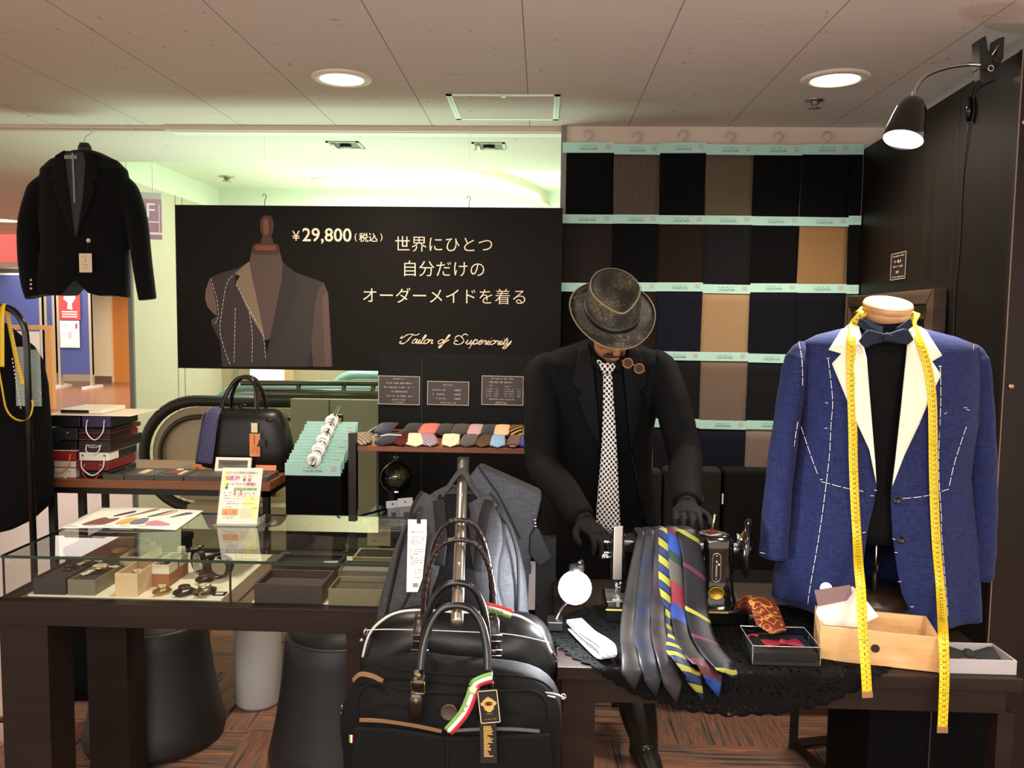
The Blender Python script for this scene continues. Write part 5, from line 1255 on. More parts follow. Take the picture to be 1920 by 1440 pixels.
m = MB(T); greek(m, ww * .37, ww * .88, hh * .628, hh * .03, 4, z=.0009); fl('e8f0dc')
ftext('5', .37, .565, .065, 'd23c3c', .02); ftext('5', .52, .565, .065, 'd23c3c', .02)
m = MB(T)
for k, (v, u0, u1) in enumerate(((.56, .1, .28), (.51, .1, .28), (.46, .1, .28), (.51, .36, .95), (.46, .36, .9), (.41, .16, .42), (.37, .16, .9), (.31, .18, .32), (.145, .14, .45), (.115, .14, .4))): greek(m, ww * u0, ww * u1, hh * v, hh * .022, k)
greek(m, ww * .44, ww * .49, hh * .55, hh * .02, 31); greek(m, ww * .58, ww * .68, hh * .55, hh * .02, 32); fl('6b655c')
m = MB(T); greek(m, ww * .7, ww * .92, hh * .55, hh * .026, 9); fl('d23c3c')
m = MB(T); m.box(ww * .1, ww * .5, hh * .165, hh * .28, 0, .0005); fl('e8a858', 'picture'); m = MB(T); m.cyl((ww * .2, hh * .205, 0), (ww * .2, hh * .205, .0008), hh * .03, 12); m.cyl((ww * .4, hh * .225, 0), (ww * .4, hh * .225, .0008), hh * .035, 12); fl('d98a78', 'picture')
m = MB(T); m.box(ww * .55, ww * .85, hh * .11, hh * .28, 0, .0005); fl('ecdcc0', 'picture')
m = MB(T); m.cyl((ww * .57, hh * .845, 0), (ww * .57, hh * .845, .0008), hh * .028, 12); m.cyl((ww * .7, hh * .85, 0), (ww * .7, hh * .85, .0008), hh * .032, 12); fl('ecc4a4', 'picture')
m = MB(T); m.box(ww * .54, ww * .6, hh * .765, hh * .815, 0, .0008); fl('4a7ab8', 'picture'); m = MB(T); m.box(ww * .66, ww * .74, hh * .76, hh * .815, 0, .0008); fl('d28a50', 'picture')
m = MB(T); m.cyl((ww * .15, hh * .65, 0), (ww * .15, hh * .65, .0008), hh * .028, 14); fl('5a6ad2', 'picture'); m = MB(T); m.box(ww * .15, ww * .17, hh * .67, hh * .73, 0, .0008); m.box(ww * .11, ww * .21, hh * .7, hh * .71, 0, .0008); fl('5a7a3a', 'picture')
m = MB(T); m.add([(-.004, -.001, .003), (ww + .004, -.001, .003), (ww + .004, hh + .002, .003), (-.004, hh + .002, .003)], [(0, 1, 2, 3)]); m.build('acrylic_face', glassmat('acrylic', 'f6f8f6', .5), t)
m = MB(T); m.box(-.004, ww + .006, -.0005, .002, -.07, .02).box(ww + .004, ww + .006, 0, .022, -.06, -.001); m.build('acrylic_base', M('acrylic_edge', 'd8ddd2', .1, trans=.6), t)

# ================================================================ tapered stools under the showcase
def stool(px, pxw, pyl, Yc, rt, rb, h, mt, label):
    c = at(px, 1250, Y=Yc); x = c.x
    t = thing('tapered_stool', (x, Yc, 0), label, 'stool', 'tapered stools under the showcase')
    prof = [(rb * .93, .004), (rb * .98, .012), (rb, .04)] + [(rb + (rt - rb) * f - .010 * math.sin(f * 3.14), .04 + (h - .05) * f) for f in (.15, .3, .5, .7, .85, 1)] + [(rt - .004, h - .003), (rt - .012, h), (rt - .02, h - .006)]
    MB().lathe(prof, (x, Yc, 0), 48).build('shell', mt, t, smooth=True)
    MB().lathe([(rt - .018, h - .004), (rt - .024, h - .06), (.001, h - .075)], (x, Yc, 0), 40).build('dished_seat', M(mt.name + '_seat', '0d0d0d' if 'dark' in mt.name else '9a9894', .6), t, smooth=True)
DKP = M('dark_grey_plastic', '1d1c1b', .5); LGP = M('light_grey_plastic', 'b9b5b0', .5)
stool(290, 0, 0, 2.90, .185, .245, .445, DKP, 'dark grey tapered stool under the left of the showcase')
stool(640, 0, 0, 2.80, .19, .25, .46, DKP, 'dark grey tapered stool behind the black bags')
t = thing('waste_bin', (-1.11, 3.18, 0), 'light grey round bin standing between the two dark tapered stools', 'bin')
MB().lathe([(.08, .004), (.092, .02), (.09, .2), (.084, .52), (.08, .525), (.076, .5), (.07, .08), (.0001, .07)], (-1.11, 3.18, .002), 36).build('shell', LGP, t, smooth=True)
t = thing('storage_box', (-1.68, 3.26, 0), 'black storage box under the display table behind the showcase leg', 'box')
MB().box(-1.86, -1.47, 3.14, 3.42, .006, .60).build('box_body', M('matt_black_box', '070707', .8, spec=.1), t, bevel=.004)
MB().box(-1.865, -1.465, 3.135, 3.425, .60, .63).build('lid', M('matt_black_box', '070707', .8, spec=.1), t, bevel=.004)
# ================================================================ waterfall arm rack with bags
A = at(868, 868, Y=2.16); B = at(857, 1166, Y=1.62)
t = thing('bag_rack', (A.x, A.y + .03, 0), 'steel sloping waterfall arm rack holding the backpack and black bags', 'display rack')
AR = M('worn_steel', 'a9a196', .3, .9)
ax = (B - A).normalized()
m = MB(); m.tube([A - ax * .004, A, B, B + ax * .004], [.010, .0126, .0126, .009], 20); m.build('arm', AR, t, smooth=True)
m = MB(); up = Vector((0, ax.z, -ax.y)) * (1 if ax.y < 0 else -1); up = up if up.z > 0 else -up
studs = [at(867, 886), ] if False else []
for py in (887, 938, 990, 1027, 1067, 1109, 1152):
    # point on the arm axis seen at that height
    lo, hi = 0.0, 1.0
    for _ in range(30):
        mid = (lo + hi) / 2; q = A.lerp(B, mid); d = CAMROT.transposed() @ (q - EYE); yy = 720 - FPX * d.y / -d.z
        if yy < py: lo = mid
        else: hi = mid
    c = A.lerp(B, lo) + up * .0126
    studs.append(c); m.ball(c + up * .004, .0035, 8); m.cyl(c - up * .002, c + up * .004, .0022, 8)
m.build('studs', CHR, t, smooth=True)
MB().box(A.x - .015, A.x + .015, A.y - .005, A.y + .025, .02, A.z + .012).build('post', BLKM, t)
m = MB(); m.box(A.x - .13, A.x + .13, A.y - .02, A.y + .04, 0, .03); m.build('base', BLKM, t)
def bp_(px, py, Y): return at(px, py, Y=Y)
GYC = cloth('grey_melange', '4e4f54', 420, .95, .45); GYD = cloth('grey_melange_dark', '1c1d20', 420, .95, .45); BWEB = M('black_webbing', '0f0f11', .85, bump=.4, bscale=500)
# rear grey bag with folded top
Y2 = 2.34
t = thing('roll_top_bag', (bp_(945, 1160, Y2).x, Y2, bp_(945, 1165, Y2).z), 'dark grey roll top bag behind the grey backpack', 'bag')
P = [(896, 875), (1017, 929), (1004, 985), (992, 1075), (988, 1165), (880, 1165), (880, 930)]
m = MB(); m.prism([bp_(*p, Y2) for p in P], (0, .09, 0)); m.build('body', GYC, t, bevel=.012, seg=3)
P = [(872, 905), (896, 874), (906, 888), (935, 930), (960, 975), (972, 1010), (940, 1010), (900, 940), (878, 915)]
m = MB(); m.prism([bp_(*p, Y2 - .02) for p in P], (0, .03, 0)); m.build('folded_top', GYC, t, bevel=.004)
m = MB(); m.tube([bp_(896, 874, Y2 - .022), bp_(935, 928, Y2 - .022), bp_(975, 1010, Y2 - .022)], .003, 6); m.build('seam', BWEB, t)
P = [(1003, 990), (1012, 996), (1036, 1046), (1012, 1064), (992, 1040), (993, 1005)]
m = MB(); m.prism([bp_(*p, Y2 - .01) for p in P], (0, .02, 0)); m.build('side_flap', M('black_nylon', '131416', .6, bump=.2), t, bevel=.004)
m = MB(); 
for k in range(3): p = bp_(1002 + k, 975 + k * 6, Y2 - .012); m.ball(p, .004, 8, (1.4, .6, .8))
m.build('zip_pull', CHR, t, smooth=True)
# grey backpack
Y1 = 2.10
t = thing('backpack', (bp_(855, 1160, Y1).x, Y1, bp_(855, 1175, Y1).z), 'grey melange backpack with padded straps hanging on the rack arm', 'backpack')
rings = []
for y, xl, xr, d in ((1182, 708, 994, .08), (1160, 707, 993, .095), (1120, 714, 990, .10), (1075, 727, 986, .10), (1030, 739, 975, .095), (990, 755, 962, .085), (960, 772, 945, .07), (938, 793, 925, .055), (922, 815, 903, .04), (912, 835, 885, .025)):
    l, r = bp_(xl, y, Y1), bp_(xr, y, Y1); rings.append(ell((l.x + r.x) / 2, Y1, l.z, (r.x - l.x) / 2, d, 36, 2.8))
m = MB(); m.loft(rings); m.build('body', GYC, t, smooth=True)
fy1 = lambda y: Y1 - (.10 if y > 1030 else .10 - (1030 - y) * .0007) - .006
def bband(pts, wds, mt, nm, off=0.0, crown=.006):
    m = MB(); Q = smoothpts([bp_(x, y, fy1(y) - off) for x, y in pts], 5); n = len(Q)
    W = [lerpk([(i / (len(wds) - 1), w_) for i, w_ in enumerate(wds)], k / (n - 1))[0] * Y1 / FPX for k in range(n)]
    ribbon(m, Q, W, (1, 0, 0), crown=crown); return m.build(nm, mt, t, smooth=True, solid=.006)
bband([(858, 928), (856, 980), (854, 1060), (852, 1170)], [70, 105, 120, 120], GYD, 'back_panel', -.002)
bband([(822, 938), (808, 965), (806, 1010), (806, 1060), (795, 1110), (765, 1165)], [76, 80, 71, 60, 52, 44], BWEB, 'strap_edge', -.004)
bband([(893, 938), (905, 965), (912, 1010), (908, 1060), (912, 1110), (932, 1165)], [62, 76, 71, 60, 54, 46], BWEB, 'strap_edge', -.004)
bband([(822, 938), (808, 965), (806, 1010), (806, 1060), (795, 1110), (765, 1165)], [62, 66, 58, 48, 40, 34], GYC, 'shoulder_strap')
bband([(893, 938), (905, 965), (912, 1010), (908, 1060), (912, 1110), (932, 1165)], [50, 62, 58, 48, 42, 36], GYC, 'shoulder_strap')
bband([(822, 938), (826, 975), (828, 1020), (824, 1060)], [20, 20, 19, 18], BWEB, 'strap_webbing', .010, .002)
bband([(918, 938), (908, 975), (902, 1020), (896, 1070)], [19, 20, 19, 17], BWEB, 'strap_webbing', .010, .002)
for q in ([(790, 950), (765, 985), (750, 1030), (737, 1090), (722, 1160)], [(930, 950), (955, 990), (970, 1040), (972, 1100), (970, 1165)]): MB().tube(smoothpts([bp_(x, y, Y1 - .075) for x, y in q], 5), .004, 6).build('piping', BWEB, t, smooth=True)
s0 = studs[0]
q = [bp_(828, 932, Y1 - .03), bp_(842, 912, Y1 - .02)] + [s0 + Vector((0, 0, .012)) + up * -.004] + [bp_(886, 914, Y1 - .02), bp_(906, 940, Y1 - .03)]
q[2] = A.lerp(B, .12) + up * .021
m = MB(); ribbon(m, smoothpts(q, 6), .026, (0, 1, .35), crown=.002); m.build('top_handle', GYC, t, smooth=True, solid=.007)
TY_ = Y1 - .125
P = [(765, 974), (800, 974), (800, 1003), (792, 1085), (783, 1110), (762, 1110)]
m = MB(); m.prism([bp_(*p, TY_) for p in P], (0, .001, 0)); hg = m.build('hang_tag', M('tag_white', 'eceae6', .6), t)
m = MB(face(tuple(bp_(764, 1110, TY_ - .0012))))
k_ = TY_ / FPX
greek(m, 4 * k_, 34 * k_, 118 * k_, .0045, 1)
for i in range(6): greek(m, 4 * k_, (33 if i < 5 else 20) * k_, (109 - i * 3.2) * k_, .0022, i + 3)
for i in range(8): greek(m, 4 * k_, (31 if i not in (3, 7) else 14) * k_, (84 - i * 4.2) * k_, .0022, i + 13)
greek(m, 14 * k_, 28 * k_, 44 * k_, .003, 3); greek(m, 14 * k_, 28 * k_, 38 * k_, .003, 4); greek(m, 12 * k_, 26 * k_, 29 * k_, .003, 5)
for i in range(7): m.box((11 + i * 1.4) * k_, (11.8 + i * 1.4) * k_, 10 * k_, 18 * k_, 0, .0005)
m.build('print', M('tag_grey_print', '84817e', .7), hg)
m = MB(); m.box(bp_(782, 965, TY_).x, bp_(789, 965, TY_).x, TY_ - .004, TY_ + .01, bp_(786, 981, TY_).z, bp_(786, 962, TY_).z); m.build('tag_loop', BLK, t)
# --- duffel bags
NY = M('black_canvas', '0b0b0c', .75, spec=.14, bump=.45, bscale=45); NYG = M('black_coated', '0a0a0b', .36, spec=.3, bump=.25, bscale=30); LEA = M('black_handle_leather', '0b0908', .32, bump=.1); CROC = M('croc_leather', '241713', .3, bump=.6, bscale=120)
PIPE = M('silver_piping', 'c9c7c4', .3); COP = M('copper_zip', '8c6a4a', .4, .6)
def duffel(name, keys, Yc, label, mt, p=3.2):
    y0 = keys[0][0]; t = thing(name, (at((keys[0][1] + keys[0][2]) / 2, y0, Y=Yc).x, Yc, at(860, y0, Y=Yc).z), label, 'bag', 'black bags on the waterfall rack')
    rings = []
    for y, xl, xr, d in keys:
        l, r = at(xl, y, Y=Yc), at(xr, y, Y=Yc); z = (l.z + r.z) / 2
        rings.append(ell((l.x + r.x) / 2, Yc, z, (r.x - l.x) / 2, d, 48, p))
    m = MB(); m.loft(rings)
    for i, v in enumerate(m.v):
        w_ = math.sin(v[0] * 31 + v[2] * 43) * math.sin(v[2] * 57 + v[0] * 19)
        m.v[i] = (v[0], v[1] + .006 * w_, v[2] + .005 * math.sin(v[0] * 23 + 1) * (1 if v[2] > at(860, 1330, Y=Yc).z else .2))
    m.build('body', mt, t, smooth=True, sub=1); return t
YA = 1.92
dA = duffel('duffel_bag', [(1300, 690, 1045, .085), (1260, 678, 1046, .092), (1225, 678, 1044, .094), (1195, 684, 1036, .09), (1172, 697, 1022, .08), (1156, 718, 1000, .062), (1147, 748, 965, .04), (1143, 790, 930, .018)], YA, 'black duffel bag with silver piping hanging behind the front bag', NYG)
fA = YA - .1
def on(pts, Y, n=5): return smoothpts([at(x, y, Y=Y) for x, y in pts], n)
m = MB()
m.tube(on([(680, 1232), (690, 1195), (708, 1170), (740, 1150), (785, 1144), (860, 1148), (925, 1149), (975, 1156), (1012, 1182), (1034, 1225)], YA - .064), .0032, 6); m.build('piping', PIPE, dA, smooth=True)
m = MB(); m.tube(on([(682, 1182), (735, 1180), (860, 1184), (960, 1190), (1030, 1205)], fA + .004), .0012, 5); m.build('seam_piping', PIPE, dA, smooth=True)
def rope(t, pts, r, mt, nm='handle', braid=False):
    Q = smoothpts(pts, 7); m = MB(); m.tube(Q, [r * (1 + (.14 * math.sin(i * 2.1) if braid else 0)) for i in range(len(Q))], 10); return m.build(nm, mt, t, smooth=True)
def loop(l, r, top, n=12):
    """a handle arching from l over top to r"""
    out = []
    for i in range(n + 1):
        th = math.pi * i / n; k = math.sin(th); c = (l + r) / 2; out.append(Vector((c.x + (top.x - c.x) * k + (l.x - c.x) * math.copysign(abs(math.cos(th)) ** .75, math.cos(th)), l.y + (top.y - l.y) * k, l.z + (top.z + .004 - l.z) * k ** .9)))
    return out
sA1, sA2, sB1, sB2 = studs[2], studs[3], studs[5], studs[6]
for s, dy in ((sA1, .06), (sA2, -.075)):
    top = s + up * .005
    l = at(793 if dy < 0 else 800, 1160, Y=YA + dy); r = at(927 if dy < 0 else 922, 1160, Y=YA + dy)
    q = loop(l, r, top)
    rope(dA, q, .0062, CROC, braid=True)
for px in (787, 925):
    m = MB(); ribbon(m, [at(px, 1148, Y=fA + .03), at(px, 1165, Y=fA + .004), at(px, 1190, Y=fA - .004), at(px, 1232, Y=fA - .004)], [.014, .026, .028, .028], (1, 0, 0), crown=.004); m.build('handle_tab', CROC, dA, smooth=True, solid=.004)
    for q0, q1 in ((1190, 1203), (1218, 1230)):
        a_, b_ = at(px - 16, q0, Y=fA - .012), at(px + 16, q1, Y=fA - .012); m = MB(); m.tube([(a_.x, a_.y, a_.z), (b_.x, a_.y, a_.z), (b_.x, a_.y, b_.z), (a_.x, a_.y, b_.z)], .0018, 6, closed=True); m.build('buckle', STEEL, dA, smooth=True)
    m = MB(); m.ball(at(px, 1221, Y=fA - .012), .005, 10, (1, .5, 1)); m.build('rivet', STEEL, dA, smooth=True)
m = MB(); a_ = at(686, 1185, Y=YA - .05)
m.tube(arc(a_, .008, 0, 360, 14, (.3, 1, 0)), .0018, 6); m.ball(a_ + Vector((-.006, -.02, -.012)), .005, 8); m.build('side_ring', STEEL, dA, smooth=True)
m = MB(); 
for k in range(4): c = at(1034 + k * 3, 1222 + k * 5, Y=YA - .06); m.cbox(c, (.012, .004, .006), ry=.7)
m.build('zip_pull', CHR, dA)
def tricolor(par, pts, wd, side, nm='tricolour_ribbon', order=('6f9a4e', 'efeadb', 'b52a34')):
    Q = smoothpts(pts, 5); g_ = uvstripes('tricolour_' + order[0], [(0, order[0]), (.34, order[1]), (.67, order[2])], 1.0, 90) if False else None
    key = 'tricolour_' + order[0] + '_%d' % round(wd * 1000)
    if key not in MATS:
        g = N(key); s = g.sep(g.coord('UV')); f = g.math('ADD', g.math('DIVIDE', s[0], wd), .5)
        g.base(g.ramp(f, [(0, hx(order[0])), (.34, hx(order[1])), (.67, hx(order[2]))], 'CONSTANT')); g.set(Roughness=.55); MATS[key] = g.m
    m = MB(); ribbon(m, Q, wd, side, nu=4); return m.build(nm, MATS[key], par, smooth=True, solid=.0008), Q
o, Q = tricolor(dA, [at(903, 1136, Y=fA - .015), at(918, 1139, Y=fA - .018), at(938, 1144, Y=fA - .018), at(960, 1152, Y=fA - .01)], .021, (-.25, 0, -1), order=('b52a34', 'efeadb', '6f9a4e'))
c = at(925, 1142, Y=fA - .0205); m = MB(); textfit(m, 'obianco', face(tuple(c), (1, 0, -.28)), width=.045, thin=.006); m.build('lettering', M('ribbon_lettering', '2b2a22', .6), o)
YB = 1.66
dB = duffel('duffel_bag', [(1560, 664, 1036, .08), (1520, 655, 1044, .092), (1460, 650, 1048, .098), (1400, 648, 1050, .10), (1350, 641, 1055, .10), (1315, 645, 1053, .098), (1288, 655, 1044, .088), (1265, 672, 1022, .07), (1248, 697, 985, .05), (1238, 725, 930, .03), (1233, 750, 880, .012)], YB, 'black canvas duffel bag with tricolour ribbon and black gold tags in front', NY)
fB = YB - .106
def onB(pts, dz=0, n=5): return smoothpts([at(x, y, Y=fB - dz) for x, y in pts], n)
m = MB(); m.tube(onB([(672, 1352), (672, 1310), (690, 1284), (715, 1282), (760, 1294), (860, 1300), (955, 1296), (1000, 1296), (1022, 1315), (1028, 1350)], .002), .003, 6); m.build('pocket_piping', NY, dB, smooth=True)
m = MB(); ribbon(m, onB([(674, 1350), (720, 1352), (780, 1361), (828, 1371)], .004), .007, (0, 0, 1), nu=2); m.build('pocket_zip', COP, dB, solid=.002)
m = MB(); ribbon(m, onB([(838, 1371), (900, 1367), (960, 1367), (1012, 1371)], .004), .006, (0, 0, 1), nu=2); m.build('pocket_zip', M('grey_zip', '6d6a66', .4, .6), dB, solid=.002)
m = MB(); m.prism([at(x, y, Y=fB + .004) for x, y in ((664, 1360), (740, 1362), (840, 1378), (940, 1376), (1030, 1372), (1036, 1440), (1034, 1540), (668, 1540), (660, 1440))], (0, -.010, 0)); m.build('front_pocket', NY, dB, bevel=.006, seg=3)
m = MB(); m.tube([at(840, 1378, Y=fB - .007), at(838, 1530, Y=fB - .007)], .003, 6); m.build('pocket_seam', NY, dB, smooth=True)
m = MB(); ribbon(m, smoothpts([at(662, 1276, Y=YB - .05), at(676, 1264, Y=YB - .06), at(700, 1268, Y=YB - .075), at(718, 1278, Y=YB - .09)], 4), .009, (0, .4, 1), nu=2); m.build('top_zip', COP, dB, solid=.002)
m = MB(); m.tube(on([(700, 1243), (760, 1257), (860, 1266), (950, 1266), (1010, 1276), (1036, 1295)], YB - .072), .0025, 6); m.build('top_seam', NY, dB, smooth=True)
for s, dy in ((sB1, .05), (sB2, -.085)):
    top = s + up * .005
    l = at(788, 1262, Y=YB + dy); r = at(914, 1262, Y=YB + dy)
    q = loop(l, r, top)
    rope(dB, q, .0078, LEA)
for px in (784, 912):
    m = MB(); ribbon(m, [at(px + 1, 1258, Y=fB + .014), at(px, 1275, Y=fB - .004), at(px, 1290, Y=fB - .008)], [.022, .024, .02], (1, 0, 0), crown=.002); m.build('handle_tab', LEA, dB, smooth=True, solid=.004)
    a_, b_ = at(px - 13, 1279, Y=fB - .012), at(px + 12, 1301, Y=fB - .012); m = MB(); m.tube([(a_.x, a_.y, a_.z), (b_.x, a_.y, a_.z), (b_.x, a_.y, b_.z), (a_.x, a_.y, b_.z)], .0022, 8, closed=True); m.build('ring', BRASS, dB, smooth=True)
    m = MB(); ribbon(m, [at(px - 3, 1296, Y=fB - .008), at(px - 5, 1320, Y=fB - .006), at(px - 6, 1350, Y=fB - .003)], [.022, .026, .026], (1, 0, 0), crown=.002); m.build('handle_tab', LEA, dB, smooth=True, solid=.003)
    for q in (1267, 1314):
        c = at(px - (0 if q < 1300 else 4), q, Y=fB - .010); m = MB(); m.lathe([(.0055, 0), (.0052, .002), (.003, .0028), (.0001, .003)], n=14); k = Vector((0, 0, 1)).rotation_difference(Vector((0, -1, 0))).to_matrix(); m.v = [tuple(c + k @ Vector(v)) for v in m.v]; m.build('rivet', BRASS, dB, smooth=True)
c = at(842, 1335, Y=fB - .004); m = MB(); m.lathe([(.0165, 0), (.016, .003), (.0145, .0034), (.0135, .0026), (.0001, .0028)], n=28); k = Vector((0, 0, 1)).rotation_difference(Vector((0, -1, 0))).to_matrix(); m.v = [tuple(c + k @ Vector(v)) for v in m.v]; m.build('round_emblem', M('bronze_leather', '4a3c32', .4, .3, bump=.8, bscale=400), dB, smooth=True)
tricolor(dB, [at(923, 1270, Y=fB - .014), at(908, 1274, Y=fB - .018), at(893, 1281, Y=fB - .022), at(886, 1291, Y=fB - .02)], .022, (.15, 0, 1), order=('b52a34', 'efeadb', '6f9a4e'))
o, Q = tricolor(dB, [at(888, 1290, Y=fB - .024), at(882, 1310, Y=fB - .026), at(868, 1340, Y=fB - .024), at(840, 1372, Y=fB - .018)], .021, (-.75, 0, .6), order=('b52a34', 'efeadb', '6f9a4e'))
c = at(873, 1326, Y=fB - .0285); m = MB(); textfit(m, 'ORO ITALIA', face(tuple(c), (-.55, 0, -1), (-1, 0, .5)), width=.03) if False else greek(MB(), 0, 0, 0, .1)
m = MB(face(tuple(at(862, 1346, Y=fB - .027)), (.55, 0, 1), (-1, 0, .55))); greek(m, 0, .03, .0, .0045, 8); m.build('lettering', M('ribbon_lettering', '2b2a22', .6), o)
m = MB(); m.ball(at(887, 1294, Y=fB - .026), .0085, 10, (1, .7, 1.1)); m.build('knot', M('ribbon_knot', 'b9c2a0', .55), dB, smooth=True)
# tags
LTX = M('tag_black_card', '141312', .45)
c = at(894, 1359, Y=fB - .03); T = face(tuple(at(901, 1358, Y=fB - .03)), (1, 0, .12)); ww, hh = .0395, .066
m = MB(T); m.box(0, ww, 0, hh, -.001, 0); hg = m.build('hang_tag', LTX, dB)
m = MB(T); f_ = .0013
e_ = .001
m.box(e_, ww - e_, e_, e_ + f_, 0, .0004).box(e_, ww - e_, hh - e_ - f_, hh - e_, 0, .0004).box(e_, e_ + f_, e_, hh - e_, 0, .0004).box(ww - e_ - f_, ww - e_, e_, hh - e_, 0, .0004); m.build('border', M('tag_cream_border', 'd9c6a0', .5), hg)
m = MB(T); cxm = ww / 2; E_ = [(0, .0535), (.003, .050), (.006, .0505), (.006, .0475), (.010, .0465), (.011, .043), (.0145, .0425), (.0155, .039), (.0135, .0355), (.0105, .035), (.009, .031), (.0085, .027), (.006, .0265), (.004, .0235), (0, .022)]
P = [(cxm + x, y) for x, y in E_] + [(cxm - x, y) for x, y in reversed(E_[1:-1])]
m.add([(x, y, .0006) for x, y in P], [tuple(range(len(P)))[::-1]]); greek(m, ww * .3, ww * .7, .019, .002, 2); greek(m, ww * .22, ww * .8, .0085, .0022, 5); m.build('crest', GOLD, hg)
m = MB(T); P = [(cxm + .0075 * math.cos(a_ * .3142), .039 + .004 * math.sin(a_ * .3142), .0009) for a_ in range(20)]; m.add(P, [tuple(range(20))]); m.build('crest_centre', BLK, hg)
m = MB(T); greek(m, cxm - .0055, cxm + .006, .039, .0024, 4, z=.0013); m.build('crest_lettering', GOLD, hg)
T = face(tuple(at(901, 1431, Y=fB - .027)), (1, 0, .03)); ww2, hh2 = .0315, .09
m = MB(T); m.box(0, ww2, 0, hh2, -.001, 0); hg = m.build('hang_tag', LTX, dB)
m = MB(T); r_ = random.Random(5)
for k in range(20): m.box(.007, .007 + r_.uniform(.007, .0185), .072 - k * .0031, .0738 - k * .0031, 0, .0004)
m.build('print', GOLD, hg)
m = MB(); m.tube([at(912, 1284, Y=fB - .012), at(912, 1300, Y=fB - .031)], .0009, 5); m.build('tag_cord', BLK, dB)
for q in ([(1022, 1298), (1040, 1301), (1058, 1308)], [(1026, 1304), (1042, 1308)]):
    m = MB(); m.tube(on(q, YB - .085), [.0022] * (5 * (len(q) - 1) + 1), 6); m.build('zip_pull', CHR, dB, smooth=True)
m = MB(); c = at(1056, 1306, Y=YB - .085); m.tube(arc(c, .005, 0, 360, 12), .0015, 6); m.build('pull_ring', CHR, dB, smooth=True)
m = MB(); m.tube(on([(641, 1322), (643, 1332), (640, 1338)], YB - .04), .002, 6); m.build('zip_pull', CHR, dB, smooth=True)
o, Q = tricolor(dB, [at(659, 1378, Y=fB + .02), at(659, 1393, Y=fB + .02)], .009, (1, 0, 0), nm='side_label', order=('6f9a4e', 'efeadb', 'b52a34'))
# ================================================================ sewing table at the right
TBZ = .75; TX0, TX1, TY0, TY1 = .047, 1.10, 1.862, 2.52
t = thing('sewing_table', ((TX0 + TX1) / 2, TY0, 0), 'dark walnut table carrying the sewing machine and the coat stand', 'table')
MB().box(TX0, TX1, TY0, TY1, TBZ - .03, TBZ).build('tabletop', DW, t, bevel=.0015)
MB().box(TX0 + .012, TX1 - .03, TY0 + .012, TY1 - .02, .664, TBZ - .03).build('apron', DW, t)
for x0, x1, y0 in ((TX0 + .014, TX0 + .09, TY0 + .014), (TX1 - .045, TX1 - .008, TY0 + .014), (TX0 + .014, TX0 + .09, TY1 - .06), (TX1 - .045, TX1 - .008, TY1 - .06)):
    MB().box(x0, x1, y0, y0 + .045, 0, .664).build('leg', DW, t, bevel=.001)
# lower frame stool and black case under it
t = thing('low_stool', (1.1, 2.84, 0), 'dark wooden framed stool with floor rails under the sewing table', 'stool')
L4 = [(.935, 2.945), (1.01, 2.70), (1.27, 3.03), (1.33, 2.79)]
for x, y in L4: MB().cbox((x, y, .3), (.03, .03, .6), rz=-.3).build('leg', DW, t)
for a_, b_ in ((0, 1), (2, 3), (0, 2)):
    p, q = Vector((*L4[a_], .02)), Vector((*L4[b_], .02)); MB().tube([p, q], .02, 4).build('floor_rail', DW, t)
MB().cbox((1.135, 2.867, .61), (.36, .30, .03), rz=.28).build('seat', DW, t)
t = thing('black_case', (1.02, 2.27, 0), 'plain black upright case under the right of the sewing table', 'case')
MB().box(.865, 1.17, 2.12, 2.42, 0, .64).build('case_body', M('black_case', '060606', .8, spec=.08), t, bevel=.004)
MB().box(1.02, 1.024, 2.117, 2.12, .02, .62).build('front_joint', M('case_joint', '1c1b1a', .6), t)
# crocheted lace cloth
def lacemat():
    g = N('black_lace'); co = g.coord()
    v = g.n('ShaderNodeTexVoronoi', feature='DISTANCE_TO_EDGE'); g.l(co, v.inputs['Vector']); v.inputs['Scale'].default_value = 85
    v2 = g.n('ShaderNodeTexVoronoi', feature='DISTANCE_TO_EDGE'); g.l(co, v2.inputs['Vector']); v2.inputs['Scale'].default_value = 26
    a = g.math('LESS_THAN', v.outputs[0], .17); b = g.math('LESS_THAN', v2.outputs[0], .11)
    al = g.math('MAXIMUM', a, b); g.l(al, g.b.inputs['Alpha']); g.base(hx('070708')); g.set(Roughness=.9); g.b.inputs['Specular IOR Level'].default_value = .15
    g.bump(v.outputs[0], 1.0, .003); return g.m
LACE = lacemat()
lcx, lcy = .455, 2.055
def lace_pt(u, v):
    th = u * 2 * math.pi; rim = 1 + .022 * abs(math.sin(th * 34)); x = lcx + .415 * v * math.cos(th) * rim; y = lcy + .30 * v * math.sin(th) * rim
    x = max(x, TX0 - .03)
    if y < TY0 - .004: return (x, TY0 - .005 - .004 * math.sin(x * 60), TBZ - (TY0 - y) * .92)
    return (x, y, TBZ + .0025 + .002 * math.sin(x * 40) * math.sin(y * 33))
m = MB(); m.grid(lace_pt, 272, 26)
tag(m.build('lace_cloth', LACE, smooth=True, solid=.0015), 'black crocheted lace cloth over the sewing table front', 'cloth')
